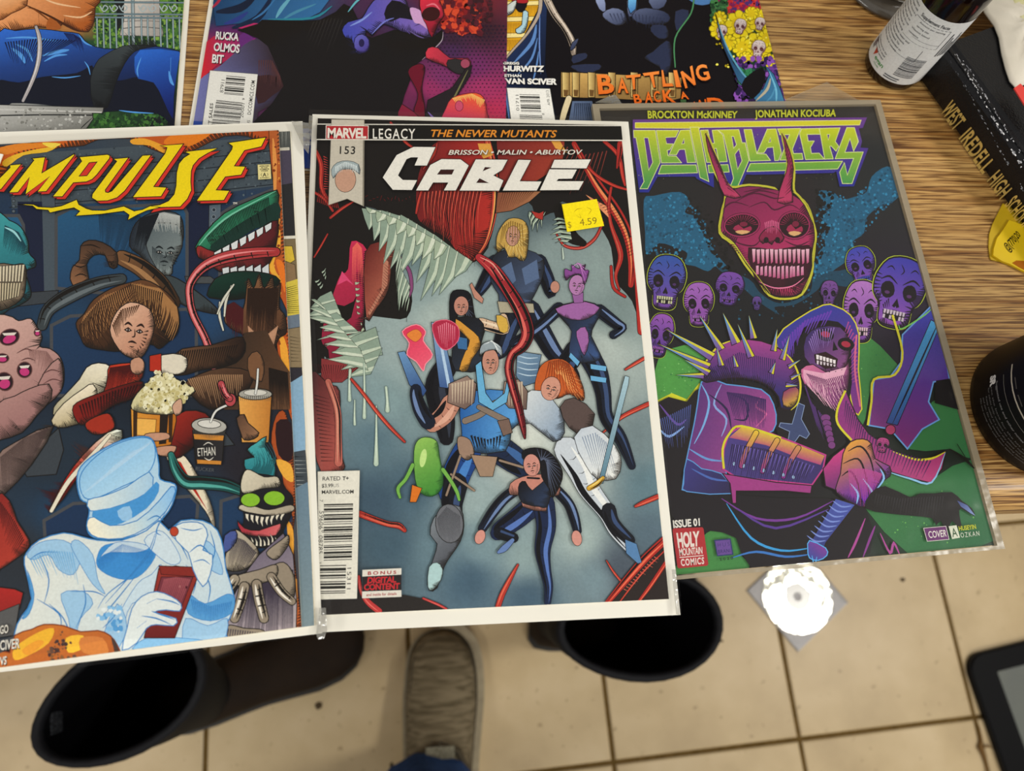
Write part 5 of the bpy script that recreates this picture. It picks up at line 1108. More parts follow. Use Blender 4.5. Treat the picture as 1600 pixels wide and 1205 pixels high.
# wrapped pale figure at the lower right
A.P(D_("1010,360 1000,310 1040,300 1010,270 1050,240 1090,215 1085,260 1120,310 1125,380 1060,385"), ('#58c0c0', '#2f8c94', 1080, 1350, 1080, 1500), 4, K, sm=2); A.hatch(D_("1020,360 1060,370 1110,370"), D_("1040,290 1070,260 1095,250"), 18, 5, '#1c6068', .3, bend=.2)
IV = ('#e0d8c0', '#a89c88', 1050, 1500, 1250, 1700)
A.P(D_("985,420 1000,370 1130,380 1170,430 1200,470 1190,540 1160,600 1140,660 1000,660 1000,540 985,500"), '#1a1820', 4, K, sm=1)
A.P(D_("985,410 1010,350 1080,380 1135,380 1145,420 1070,430 1000,450"), IV, 4, K, sm=1); A.P(D_("985,495 1040,500 1100,515 1190,495 1200,520 1120,540 990,520"), IV, 4, K, sm=1)
A.E(*D_("1025,475")[0], 42, 30, '#8ac030', 0, 4, K); A.E(*D_("1122,468")[0], 46, 32, '#8ac030', 0, 4, K)
A.teeth(D_("1000,530 1080,545 1170,530"), D_("1010,560 1080,580 1160,560"), 8, .7, '#e8e0cc', None, o=2); A.P(D_("972,560 1000,590 1060,600 1150,570 1130,620 1060,625 990,610"), ('#a82838', '#d86a6c', 1030, 1700, 1200, 1750), 4, K, sm=2); A.teeth(D_("1010,660 1070,665 1140,655"), D_("1000,620 1070,625 1130,615"), 8, .6, '#e8e0cc', None, o=2, seed=9)
A.P(D_("950,610 990,610 1060,690 1000,760 920,750"), IV, 4, K, sm=1); A.hatch(D_("950,620 1000,640 1050,690"), D_("930,740 970,745 1010,750"), 18, 6, '#3a3440', .2); A.P(D_("920,620 965,600 970,640 940,680 915,690"), '#4a5a9a', 3, K, sm=2)
A.P(D_("1060,700 1160,610 1200,700 1215,900 1210,1080 920,1100 940,900 1000,780"), ('#7a7080', '#a89ca0', 1100, 1900, 1200, 2100), 4, K, sm=0); A.hatch(D_("1000,800 1100,760 1200,760"), D_("960,1040 1080,1060 1200,1060"), 50, 6, '#3c3444', .3)
A.P(D_("1090,690 1150,640 1180,620 1180,660 1130,720"), IV, 4, K, sm=1)
A.P(D_("1095,760 1160,730 1205,790 1200,880 1150,860 1110,800"), IV, 4, K, sm=1); A.P(D_("960,790 1060,760 1130,740 1130,790 1060,820 980,830"), IV, 4, K, sm=1)
for p in ("960,800,40 925,850,36 895,885,32", "1000,830,40 985,890,38 960,960,36", "1050,820,40 1060,880,40 1080,960,38", "1110,790,36 1150,850,34 1195,890,30"): A.T(D_(p), IV, 4, K, '#f4eee0', .3, .15)
for p in ("930,830 950,850", "910,860 930,880", "975,880 1005,885", "970,920 995,928", "1045,870 1075,865", "1055,910 1085,905", "1125,830 1145,815"): A.L(D_(p), K, 6, taper=0)
A.P(D_("900,1060 930,990 1000,1000 1080,1010 1080,1060 960,1110"), IV, 4, K, sm=1); A.hatch(D_("920,1000 1080,1020"), D_("910,1080 1060,1080"), 16, 6, '#4a444c', .2)
A.build('audience_print', root)

# pale blue top hat figure
B1, B2, B3, BO = '#e4ecea', '#a4cdea', '#5aa2da', '#3a86c8'
A.P(D_("315,400 330,340 400,280 500,230 590,215 630,240 650,330 655,390 715,410 718,450 690,520 620,590 520,630 420,635 370,620 355,580 365,530 360,490 330,470"), ('#8cc4ec', '#c8dfea', 400, 1400, 600, 1700), 5, BO, sm=3)
A.P(D_("325,400 350,340 430,270 540,225 620,228 635,300 600,370 500,420 400,465 345,465"), ('#7fbce8', '#a8d4f0', 400, 1350, 500, 1550), 4, BO, sm=3)
for i in range(26): A.L(D_(f"{330+i*8},{455-i*7} {400+i*8},{405-i*6} {470+i*6},{330-i*4}"), '#b8daf2', 3)
A.P(D_("360,475 420,460 520,420 610,360 625,420 560,470 450,510 370,520"), ('#dfe8e4', '#b4d4e8', 400, 1550, 620, 1550), 4, BO, sm=2)
A.P(D_("380,520 470,505 580,460 640,400 650,440 600,510 500,570 440,580 390,560"), '#4a9ad8', 0, sm=2); A.P(D_("480,520 530,500 540,550 500,560"), '#9ccaec', 0, sm=2)
A.P(D_("358,560 385,545 450,580 560,560 650,480 700,420 718,440 680,520 600,590 500,632 400,630 360,600"), ('#e8ecdf', '#a8d0ec', 450, 1700, 650, 1600), 4, BO, sm=2)
BODY = D_("160,640 260,610 330,625 400,640 500,640 600,600 650,560 690,600 740,560 830,560 890,600 915,680 925,760 960,880 940,960 910,1000 905,1080 480,1110 100,1100 60,1020 90,950 130,880 100,740 110,690")
A.P(BODY, ('#e6e9e0', '#cfe0e6', 200, 1800, 800, 2100), 5, BO, sm=2)
for p, c in (("160,650 260,640 330,700 300,780 240,760 200,700 140,720 110,700", B2), ("400,700 430,660 520,650 600,660 640,690 600,760 540,800 460,790 400,750", '#3f92d6'), ("320,640 380,700 400,800 430,860 380,820 330,740 290,660", B2),
             ("110,760 140,860 120,940 90,960 130,880", B3), ("250,860 340,850 380,900 330,960 300,1060 280,960", B2), ("560,820 620,780 660,740 640,860 540,900 500,1000 480,960", '#cfe2ec'), ("590,640 650,600 700,640 740,720 700,740 640,700", '#d4e4ec'),
             ("770,860 840,900 930,860 960,880 945,940 860,970 770,940", B3), ("760,960 850,990 930,960 905,1060 760,1080", B2), ("800,640 860,650 900,720 910,780 860,760 810,720", B2), ("420,1040 480,900 520,1000 470,1100 430,1090", B2), ("600,1040 740,1040 900,1060 905,1085 560,1100", '#8cc4ec'),
             ("470,650 560,650 610,670 560,690 450,690 410,710", '#c8dce8')): A.P(D_(p), c, 2.5, BO, sm=3)
for p in ("650,560 620,680 540,780 440,860 400,920", "640,600 600,700 520,800 430,900", "680,520 640,600 660,620", "560,780 480,880 420,950", "200,900 260,960 300,1060", "340,820 350,900 310,1000", "160,700 200,800 180,900", "120,720 170,690 240,690", "860,600 880,680 860,740", "700,620 740,660 770,720", "520,1000 560,950 600,930", "150,880 240,940 250,1000", "760,740 800,800 790,860", "830,760 860,830 850,900", "600,560 640,540 670,560", "500,900 460,960 420,1000", "290,850 380,850 430,870"): A.L(D_(p), BO, 5)
A.hatch(D_("400,720 500,655 630,690"), D_("405,770 500,690 620,740"), 44, 3, '#2f7cc4', .2); A.hatch(D_("120,720 200,680 300,690"), D_("160,800 240,760 320,800"), 18, 5, '#7ab8e4', .3); A.hatch(D_("780,880 860,910 950,890"), D_("790,940 860,965 940,940"), 22, 4, '#2f7cc4', .2)
A.dots(70, (390,2060,520,2260), ['#e8f0f0', '#8cc4ec', '#5aa2da'], 7, 16, 41, 7, inside=D_("400,940 450,900 500,920 500,1000 440,1010 400,980"))
A.P(D_("650,755 720,745 815,765 805,800 715,1040 590,1040"), ('#a8382c', '#6a1c1c', 700, 1900, 720, 2250), 4, '#3a1012', sm=0); A.P(D_("660,790 790,790 740,920 625,915"), '#7a3440', 3, '#3a1012'); A.P(D_("650,745 800,750 820,770 810,790 660,780"), '#8a2a22', 3, '#3a1012')
A.hatch(D_("670,800 720,790 780,800"), D_("640,900 680,900 735,910"), 14, 7, '#a05058', .2); A.dots(40, (760,1880,900,2030), ['#4a1820', '#b06a6a'], 3, 8, 42, inside=D_("670,795 785,795 740,915 630,910"))
A.P(D_("520,1000 540,920 580,870 640,850 700,870 740,900 735,930 680,925 630,935 720,960 710,990 640,985 600,1000 560,1060 500,1090"), B1, 4, BO, sm=2)
for p in ("640,880 700,890 735,905", "620,930 660,945 715,965", "600,900 640,880", "580,950 640,960 700,985", "560,1000 600,970"): A.L(D_(p), BO, 6)
A.P(D_("720,580 780,565 830,575 850,620 830,680 870,700 860,780 830,830 790,760 770,690 720,640"), B1, 4, BO, sm=2); A.E(*D_("713,604")[0], 18, 20, '#c04428', 0, 3, '#5a1810'); A.L(D_("740,590 790,600 830,590"), BO, 5); A.L(D_("775,690 820,660 860,700"), BO, 6); A.L(D_("790,730 830,720 860,740"), BO, 5)
# flame at the lower edge and the lettering on it
A.P(D_("40,1100 60,1030 130,1005 180,985 260,990 330,1015 400,1010 450,1030 480,1070 500,1120 520,1200 -20,1260 -20,1100"), ('#d0762c', '#b05c30', 200, 2200, 250, 2400), 5, '#8a3c18', sm=2)
for p, c in (("60,1080 150,1020 220,1000 200,1060 120,1110 60,1130", '#f4bc34'), ("270,1040 340,1030 340,1080 280,1100", '#f8c43c'), ("90,1090 150,1050 180,1060 120,1110", '#f0a434'), ("330,1040 420,1040 440,1110 340,1100", '#d88440')): A.P(D_(p), c, sm=3)
A.dots(240, (200,2180,420,2420), ['#4a3430', '#6a4a3a', '#8a5a34'], 4, 11, 43, inside=D_("200,1090 250,1010 290,1060 260,1110 420,1120 420,1200 140,1200")); A.P(D_("455,1040 475,1060 500,1140 480,1145 465,1080"), '#4a3a34', sm=2)
A.P(D_("-20,1050 30,1040 60,1030 30,1090 -20,1110"), '#44484e', sm=0)
for t, q in (("GO", "0,990 34,984 34,1018 0,1024"), ("CIVER", "0,1050 82,1040 80,1080 0,1090"), ("VS", "0,1118 28,1113 26,1147 0,1152")):
    q = D_(q); A.X(t, [(x+3, y+3) for x, y in q], '#2a1c18', .04); A.X(t, q, '#ece8dc', .02)
A.build('top_hat_figure_print', root)
# title
A.frame(0, 180, 0.15)
def s2(t): return [(x+1333.3, y+133.3) for x, y in A.pts(t)]
LI = [A.pts("100,520 225,507 10,775 -60,770 -40,690 105,545"), A.pts("330,450 472,435 437,600 775,400 775,420 482,795 385,800 515,640 262,830 305,650 187,805 90,808 352,470"),
      A.pts("825,435 1120,408 1145,420 1142,450 1010,620 960,670 900,695 765,705 650,850 545,850 850,480"),
      A.pts("1180,455 1342,440 1097,780 1100,800 1125,806 1165,790 1483,418 1578,413 1300,790 1220,860 1120,892 1010,895 955,862 962,820 1215,480"),
      s2("335,185 580,165 270,610 405,618 345,715 45,725 385,265 405,205"), s2("1040,155 1440,95 1390,195 1215,235 1110,395 1225,400 1180,490 1015,510 920,645 1060,652 1000,755 710,762 1080,225 1088,190")]
LS = s2("590,248 935,210 830,265 740,320 680,390 660,450 655,560 662,650 620,740 545,822 345,828 200,860 100,905 40,930 0,975 -60,985") + A.pts("1240,1000 1160,1020 1050,1032 785,1050 830,1000 770,965 660,985 520,1018 500,990 380,980 340,945 185,930 350,930 400,955 540,963 640,945 800,878 820,930 900,972 960,990 1090,992 1290,948 1320,970") + s2("-40,880 20,845 80,862 150,850 240,808 330,800 420,760 480,690 500,600 505,470 530,370 580,310 640,272")
for t in LI+[LS[:12]+LS[-9:]]: A.P([(x+32, y+28) for x, y in t], '#d83428', 10, '#1c1410')
for t in LI: A.P([(x+12, y+10) for x, y in t], '#d83428', 0)
tail = A.pts("1330,1090 1345,1040 1290,1000 1050,1032 785,1050 830,1000 770,965 660,985 520,1018 500,990 380,980 340,945 185,930 350,930 400,955 540,963 640,945 800,878 820,930 900,972 960,990 1090,992 1290,948 1400,1000") + s2("80,862 150,850 240,808 345,800 345,828 200,860 100,905 0,960")
A.P(tail, '#f2d80e', 8, '#1c1808')
for t in LI+[s2("590,248 935,210 830,265 740,320 680,390 660,450 655,560 662,650 620,740 545,822 345,828 240,815 330,800 420,760 480,690 500,600 505,470 530,370 580,310 640,272")]: A.P(t, '#f2d80e', 9, '#1c1410')
A.P("930,495 1010,487 905,630 825,635", '#d83428', 8, '#1c1410')
A.frame(200, 200, 0.15)
A.P("1350,382 1485,377 1492,530 1357,538", '#e8dc9a', 3, '#8a8450'); A.X("APPROVED", "1368,392 1472,388 1472,400 1368,404", '#2a2818', .04); A.X("BY THE", "1388,408 1452,405 1452,416 1388,419", '#2a2818', .04); A.X("COMICS", "1372,424 1470,420 1470,434 1372,438", '#2a2818', .04); A.X("CODE", "1388,442 1456,439 1456,451 1388,454", '#2a2818', .04); A.X("A", "1404,465 1440,463 1442,505 1402,508", '#2a2818', .02); A.L("1394,470 1386,488 1396,506", '#2a2818', 5); A.L("1448,468 1458,486 1450,504", '#2a2818', 5); A.X("AUTHORITY", "1372,514 1474,510 1474,522 1372,526", '#2a2818', .03)
A.X("TM", "1092,775 1136,773 1136,793 1092,795", '#e8e4d8', .04)
A.build('title_lettering', root, 'yellow lettering with red shadow and lightning tail')
zt3 = A.z
film('plastic_sleeve', root, IO, ex, ey, IW, IH, zt3+0.0001, (0.004, 0.0048, 0.0130, 0.0042), curl=0.0020, seed=5)
strip(root, [(455, 189), (471, 191), (482, 192), (484, 215), (482, 240), (474, 230)], z=zt3+0.0002)
strip(root, [(499, 950), (509, 950), (511, 985), (506, 998), (497, 1000), (494, 990)], z=zt3+0.0002)

# ================================================================ EDGE OF ANOTHER BOARDED COMIC AT THE LEFT BORDER
zl = zt3 + 0.0012
p0 = at(5.5, 242, zl); a_ = math.radians(-9); ex_ = Vector((math.cos(a_), math.sin(a_))); ey_ = Vector((math.sin(a_), -math.cos(a_)))
o_ = Vector((p0.x, p0.y)) - ex_*0.171
rt = thing('comic_book', (o_.x+0.08, o_.y-0.12, zl), 'white board corner of another comic poking in at the left edge beside the yellow title', 'comic book')
mesh('backing_board', *prism(rect4(o_, ex_, ey_, 0.171, 0.2667), zl, zl+0.0006), M_BOARD, rt)
mesh('pages', *prism(rect4(o_+ex_*0.002+ey_*0.006, ex_, ey_, 0.1625, 0.2548), zl+0.0006, zl+0.0016), M_PAGES, rt)
A = Art(o_+ex_*0.002+ey_*0.006, ex_, ey_, 0.1625, 0.2548, zl+0.00165); A.G([(-400, 300, '#7a2c2c'), (-200, 300, '#b0703a'), (-300, 600, '#2c3c5a'), (-100, 700, '#405a7a'), (-350, 900, '#1c2430'), (-150, 1000, '#5a3040')], 16, 20); A.build('cover_artwork', rt)
# ================================================================ THE THREE COMICS ALONG THE TOP
def edge_rect(pa, pb, side, W, H, z, ybot):
    """rectangle whose left/right edge runs through two points of the photo"""
    a = at(*pa, z); b = at(*pb, z); d = Vector((b.x-a.x, b.y-a.y)).normalized()       # down the page
    e = Vector((-d.y, d.x)); e = e if e.x > 0 else -e
    t = (ybot-pa[1])/(pb[1]-pa[1]); q = at(pa[0]+(pb[0]-pa[0])*t, ybot, z); q = Vector((q.x, q.y))
    o = q - d*H - (e*W if side == 'r' else e*0)
    return o, math.atan2(e.y, e.x)
ZT = HD + 0.0002
# --- blue cloth and iron fence
o_, an = edge_rect((287.4, 0), (272.4, 197), 'r', 0.1683, 0.2588, ZT+0.0017, 255)
root, A, ex, ey = comic('bagged comic at top left showing blue trousers and an iron garden fence', o_, an, 0.1683, 0.2588, ZT, (0.003, 0.003, 0.0026, 0.004))
A.frame(0, 0, 0.3)
A.G([(0,100,'#c87434'),(400,100,'#d88848'),(600,60,'#3f6a34'),(900,60,'#5a8a34'),(600,180,'#2f5a30'),(900,180,'#2c6030'),(500,240,'#1f4a2c'),(700,600,'#1c3a24'),(550,660,'#2c5a28'),(850,620,'#12181c'),(300,400,'#0e1a3a'),(100,620,'#b0b0ac')], 30, 30)
A.dots(900, (490,0,950,250), ['#6a9a3a', '#2c5a2c', '#8ab04a', '#1f4426', '#4a7a34'], 5, 14, 51); A.dots(250, (480,590,900,680), ['#1c3c20', '#2f5c2c', '#4a8038'], 4, 12, 52)
A.P("640,-20 830,-20 835,110 850,170 845,190 625,185 630,150 645,110", ('#e0d8d0', '#b0aaa4', 640, 0, 840, 100), 4, '#5a5a58'); A.L("630,150 730,140 850,150", '#6a6a68', 5, taper=0); A.P("590,-20 650,-20 640,120 600,180 610,80", '#181c1c'); A.L("645,112 740,108 835,112", '#8a8480', 5, taper=0); A.L("700,-20 705,110", '#9a9490', 5); A.L("800,-20 803,100", '#8a5a50', 6)
for x in list(range(505, 940, 33)):
    if abs(x-690) > 14: A.T([(x, 88, 7), (x+1, 160, 7), (x+4, 250, 7)], '#9ab0b8', 1.5, '#2c3c40')
A.T("690,-20,14 692,100,14 696,260,14", '#8a9ea6', 2, '#2c3c40', '#c8d4d8')
for y in (10, 72, 90): A.T([(490, y, 7), (700, y+2, 7), (960, y+4, 7)], '#7a929c', 1.5, '#2c3c40')
for x in (540, 590, 640, 740, 790, 850, 900): A.L([(x-20, 30), (x, 60), (x+22, 42), (x+6, 28), (x-6, 46)], '#b0c0c4', 6, taper=0)
A.P("-20,-20 490,-20 495,40 490,110 460,165 400,155 330,120 300,150 200,140 60,160 -20,185", ('#f0a468', '#c06c30', 200, 0, 300, 160), 4, '#3a1c10', sm=2); A.P("-20,-20 120,-20 140,30 60,70 -20,110", ('#f4b47c', '#d08040', 20, 0, 60, 100), 4, '#5a2c14', sm=2)
A.L("120,20 250,80 380,150 430,165", '#4a2410', 12); A.L("140,40 180,50 260,110 300,150", '#7a4018', 8); A.L("200,60 205,140", '#8a4a20', 6); A.P("260,90 320,140 290,155 240,150", '#b06028', sm=2)
for p in ("220,-10 300,20 420,40", "330,80 420,90 480,60"): A.L(p, '#f8cc9c', 9)
BLU = ('#2a62c0', '#0c1c4c', 300, 180, 350, 460)
A.P("-20,180 80,160 200,150 330,165 410,175 440,210 500,245 600,255 700,235 800,240 930,265 932,300 900,560 930,680 880,640 820,590 640,575 500,585 350,560 200,540 60,535 -20,550", BLU, 4, '#081020', sm=2)
A.P("220,400 400,380 480,340 500,400 620,420 720,400 830,420 870,520 920,640 850,600 700,580 500,570 240,545 60,530 -20,540 -20,420 100,430", '#0a1024', sm=3)
A.P("500,330 540,290 640,240 740,235 820,240 760,250 700,270 650,330 600,440 560,560 490,560 470,420", ('#3c4448', '#1a1e22', 560, 260, 560, 560), 3, '#0a0c10', sm=2)
A.P("730,260 930,268 930,320 905,500 900,620 850,520 800,430 720,410 700,340", ('#2a6cd4', '#0f2c7c', 760, 270, 850, 520), 0, sm=2)
for p, w_ in (("60,250 110,290 130,330", 22), ("80,230 140,260 170,320", 14), ("220,290 300,270 360,260", 20), ("230,320 290,290 350,285", 12), ("30,200 150,195 300,215", 10), ("410,180 440,220 480,240", 9), ("880,370 890,420 905,445", 16), ("890,300 888,380", 8), ("440,320 460,350 470,390", 7), ("270,400 340,405 420,395", 7), ("735,300 715,360 720,400", 8), ("620,575 700,585 800,590", 8)): A.L(p, '#5aa4f0', w_)
A.hatch("20,220 200,200 400,210", "60,330 180,300 260,290", 26, 7, '#081438', .3); A.hatch("330,170 380,175 420,200", "380,240 420,260 440,260", 12, 6, '#0a1a50', .2)
A.T("188,140,14 205,200,20 205,280,22 190,360,20 160,440,18 120,525,14", '#b4aeb0', 3, '#20242c', '#e8e4e4', .3, .15)
A.P("-20,545 540,560 535,588 480,590 485,620 450,670 -20,720", ('#b8b8b4', '#94948f', 100, 550, 200, 700), 4, '#2a2a2a'); A.L("-20,602 250,598 485,600", '#2a2c2c', 7, taper=0); A.L("-20,570 300,578 530,585", '#d0d0cc', 7, taper=0); A.dots(120, (0,560,460,690), ['#c8c8c4', '#84847e', '#a8a8a2'], 3, 9, 53, inside="-20,560 480,570 440,670 -20,700"); A.L("485,610 440,650 420,670", '#2a2a2a', 5)
A.build('cover_artwork', root)
film('plastic_sleeve', root, A.org, ex, ey, 0.1683, 0.2588, A.z+0.0001, (0.005, 0.004, 0.0065, 0.004), seed=7)

# --- dark cape and magenta sky
o_, an = edge_rect((334, 0), (302, 197), 'l', 0.1683, 0.2588, ZT+0.0021, 252)
b_ = at(765, 0, ZT+0.0021)
root, A, ex, ey = comic('comic at top middle with huge black shape and magenta dotted sky', o_, an, 0.1683, 0.2588, ZT+0.0004, (0.0028, 0.002, 0.0002, 0.0002))
# true width from the right-hand edge seen in the photo
A.frame(300, 0, 1/3.2)
A.G([(100,50,'#123a5c'),(300,60,'#1f4a7c'),(450,40,'#2a5a80'),(200,200,'#6a2064'),(60,280,'#c02050'),(120,340,'#b03060'),(1250,80,'#8a2430'),(1350,60,'#b02c28'),(1300,200,'#3c2038'),(1450,150,'#3a1c2c'),(1400,330,'#7a2c6c'),(1450,450,'#b0346c'),
     (1200,450,'#a03068'),(1500,560,'#c03058'),(1300,250,'#4c2858'),(1230,180,'#40224c'),(1250,380,'#80306a'),(800,300,'#120e10'),(1150,520,'#6a2450'),(50,450,'#3a3464'),(60,580,'#1c1828'),(1080,100,'#3c2a5c')], 60, 60)
rr = random.Random(8)
for i in range(20):
    for j in range(26):
        x = 1180+i*21+(j % 2)*10; y = 130+j*18; r = 5.5-3.2*(j/26); A.E(x, y, r, r, ['#2a1830', '#3c1838', '#702050'][min(2, j//9)], n=6) if x < 1580 else None
A.dots(160, (1240,-20,1440,170), ['#c83a28', '#e05030', '#8a1c24', '#5a1828'], 6, 22, 61); A.dots(60, (1380,0,1500,120), ['#3a1824', '#5a1c2c'], 6, 16, 62)
A.P("100,-20 700,-20 640,60 560,100 350,105 120,130", ('#1c4a78', '#2f6aa0', 200, 0, 500, 80), 0)
for p, c, w_ in (("120,60 240,40 320,-20", '#0c1c38', 40), ("200,140 330,90 400,-20", '#0e2242', 34), ("420,90 450,40 500,-20", '#6ab0c8', 20), ("450,100 520,60 620,20", '#4a90b0', 14), ("160,120 220,100 280,60", '#2c3c8a', 24), ("300,100 360,60 420,-10", '#3a78b0', 10), ("100,40 130,10 150,-20", '#b02444', 14), ("380,96 600,90 700,30", '#2a8aa0', 12)): A.L(p, c, w_)
A.P("230,140 310,115 360,120 330,135 280,150", '#c02c6c'); A.P("60,220 110,180 260,190 320,190 250,260 120,330 40,400", ('#c8243c', '#8a2878', 70, 260, 300, 200), sm=0); A.P("260,160 310,190 240,250 235,180", '#6a2a7c')
A.P("30,420 60,380 140,330 230,250 300,200 380,200 400,260 440,380 460,430 450,500 330,560 300,620 10,640 20,500", ('#6a6a9c', '#2c1c20', 100, 380, 420, 420), 0, sm=2); A.P("320,380 450,390 460,430 400,480 330,520", '#3a2024', sm=2); A.hatch("330,300 400,300 440,380", "330,400 400,420 450,430", 14, 6, '#5a3434', .2)
A.P("230,150 330,120 350,100 560,105 640,100 720,60 760,20 800,40 830,100 820,160 900,190 1010,150 1100,160 1200,190 1250,150 1260,190 1220,230 1180,260 1150,300 1080,350 1090,400 1060,480 1030,600 1030,680 300,680 310,610 400,520 460,430 430,340 380,230 330,190", '#141012', 3, '#0a080a')
A.P("750,150 780,110 850,90 880,40 940,-20 1060,-20 1080,60 1100,70 1150,50 1160,120 1190,140 1200,190 1120,170 1050,160 960,120 900,180 870,150 860,260 820,265 800,200 770,190", ('#4a50b8', '#8a6cc0', 800, 180, 1180, 100), 4, '#0a080e', sm=2)
A.P("1000,0 1080,30 1120,90 1100,100 1040,90 990,110 960,70", '#14101c', sm=2); A.P("1090,40 1150,60 1190,150 1140,120 1110,110", '#d8a8d8', sm=1); A.P("815,190 850,170 885,200 880,250 845,265 812,240", ('#6a6ac8', '#4a3c90', 820, 180, 880, 260), 4, '#1c1840', sm=2); A.E(848, 215, 14, 20, '#241c50', 0)
for p, c, w_ in (("790,130 850,100 900,60", '#8aa0e8', 10), ("990,110 1060,140 1090,170", '#5a4a90', 8), ("900,170 960,110 1010,90", '#7a80d8', 8), ("780,60 820,10 860,-20", '#6ac0d0', 10), ("1080,150 1130,180 1160,190", '#6a5a98', 7)): A.L(p, c, w_)
A.hatch("600,110 700,90 760,100", "560,200 640,240 700,260", 9, 5, '#2c2828', .3); A.L("1150,300 1215,240 1250,200 1255,160", '#b8a8b8', 5)
RD = ('#e0304a', '#8a1430', 1150, 0, 1220, 200)
A.P("1140,-20 1220,-20 1250,30 1260,80 1230,120 1200,190 1170,120 1150,80", RD, 3, '#14080c', sm=2); A.E(1195, 70, 44, 34, '#3c0e14', -10, 3, '#14080c'); A.L("1170,30 1210,20 1240,50", '#f08090', 8)
A.P("1180,240 1230,240 1290,290 1380,290 1395,330 1360,350 1300,345 1240,320 1170,290", ('#d83a50', '#8a2038', 1190, 250, 1380, 340), 3, '#14080c', sm=2); A.P("1280,300 1350,300 1365,360 1330,370 1280,340", '#2c2a2c', 3, '#14080c', sm=2); A.E(1366, 318, 24, 24, '#a84a64', 0, 3, '#14080c')
A.P("1080,360 1130,320 1165,340 1150,440 1165,540 1160,620 1110,560 1130,470", RD, 3, '#14080c', sm=1); A.P("1030,560 1050,520 1110,560 1150,600 1030,600", '#8a1c3c', 3, '#14080c')
A.P("1370,340 1400,330 1390,380 1300,520 1230,640 1160,640 1180,500 1300,440", '#241c22', 3, '#0c080a', sm=0); A.L("1380,350 1320,470 1290,520", '#7a7a4c', 8); A.L("1180,560 1220,600 1290,640", '#8a6ac0', 10)
A.P("1250,640 1270,540 1300,490 1360,470 1420,465 1460,490 1475,560 1470,640", ('#f06038', '#c83070', 1380, 470, 1340, 640), 3, '#5a1428', sm=2); A.hatch("1300,490 1400,468 1465,500", "1320,520 1400,490 1450,540", 22, 6, '#f8d070', .4); A.E(1336, 530, 20, 26, '#d05070', 0, 3, '#8a2444')
A.P("-60,600 120,612 120,640 1700,650 1700,1000 -60,1000", '#2a4aa0'); A.P("520,664 600,666 640,700 600,700 560,684 520,680", '#c8d0dc'); A.P("520,706 640,708 640,728 520,724", '#c8d0dc')
A.build('cover_artwork', root)
for t, q in (("RUCKA", "121,156 236,166 232,204 117,194"), ("OLMOS", "111,212 241,222 236,264 107,253"), ("BIT", "103,270 160,275 156,317 99,312")):
    q = A.pts(q); A.X(t, [(x+3, y+3) for x, y in q], '#180c14', .05, .95); A.X(t, q, '#ece8e8', .03, .95)
A.P("90,352 329,371 298,660 48,650", '#ecebe4', 2, '#6a6a68')
A.bars("172,378 268,386 256,478 160,470", BC2, '#2c2c2a'); A.bars("122,500 252,514 236,640 96,630", BC, '#2c2c2a')
A.X("87911", "138,462 146,398 164,400 156,464", '#3a3a38', 0); A.X("DIRECT SALES", "72,700 90,515 106,517 92,702", '#2c2c2a', .02, 1.1); A.X("20001", "240,588 250,516 264,518 256,590", '#3a3a38', 0)
A.X("DCCOMICS.COM", "276,572 296,402 316,404 294,574", '#2c2c2a', .01, 1.1); A.X("9", "250,500 252,490 264,491 263,501", '#3a3a38', .01); A.X("$2.99 US", "268,680 276,600 290,602 284,682", '#3a3a38', 0)
A.build('printed_text', root, 'white credits and rotated barcode')
film('plastic_sleeve', root, A.org, ex, ey, 0.1683, 0.2588, A.z+0.0001, (0.0036, 0.003, 0.0010, 0.001), seed=9)

# --- dark caped torso, golden steps and flowers
o_, an = edge_rect((1186, 0), (1227, 160), 'r', 0.1683, 0.2588, ZT+0.0017, 262)
root, A, ex, ey = comic('comic at top right with orange wavy lettering, golden steps and yellow flowers', o_, an, 0.1683, 0.2588, ZT, (0, 0, 0.0, 0), board=False)
A.frame(740, 0, 1/2.857)
A.G([(100, -500, '#1c2440'), (600, -600, '#2c3450'), (1100, -500, '#4a2c4a'), (300, -200, '#a87820'), (800, -200, '#14141c'), (1150, -100, '#5a6a2a'), (600, 300, '#100d12')], 20, 24)
A.P("60,-30 330,-30 330,330 100,330", '#d8a020')
for y in (8, 78, 150, 230): A.P([(60, y), (320, y-6), (320, y+14), (60, y+22)], '#f0dc90', 3, '#7a5a14')
A.hatch("80,30 300,26", "82,70 300,64", 30, 4, '#a87414', .4); A.hatch("90,105 300,100", "92,145 300,140", 30, 4, '#a87414', .4); A.hatch("90,180 280,175", "92,225 260,215", 26, 4, '#a87414', .4); A.hatch("100,255 240,250", "104,300 220,290", 18, 4, '#a87414', .4)
A.P("185,-20 240,-20 235,30 215,55 190,40", '#14101a', 3, K, sm=2); A.E(205, 0, 40, 14, '#a8242c', 10, 2, K); A.P("220,50 244,55 240,110 225,145 195,150 188,130 215,110", '#a8ccd8', 3, K, sm=2); A.P("130,40 190,0 180,50 150,70 128,60", '#c8d0cc', 3, K, sm=1)
A.P("320,-30 1080,-30 1090,60 1130,180 1180,330 1260,430 1290,500 380,560 320,300 290,100", '#100d12')
A.P("285,50 300,-30 330,-30 320,300 380,560 130,560 110,290 160,250 210,190", ('#1c2c50', '#0e1426', 200, 200, 340, 300), 3, '#0a0a10', sm=0)
for p, w_ in (("280,110 260,190 180,280", 16), ("285,170 260,260 200,330", 10), ("290,230 280,300 260,380", 8), ("150,270 130,320 125,370", 8), ("140,380 150,450 160,540", 10)): A.L(p, '#5a84c0', w_)
A.T("300,-20,16 292,60,14 240,150,10 170,230,8 120,290,6", '#b0a090', 2, K); A.L("296,60 294,200 300,330", '#6a8ac8', 6)
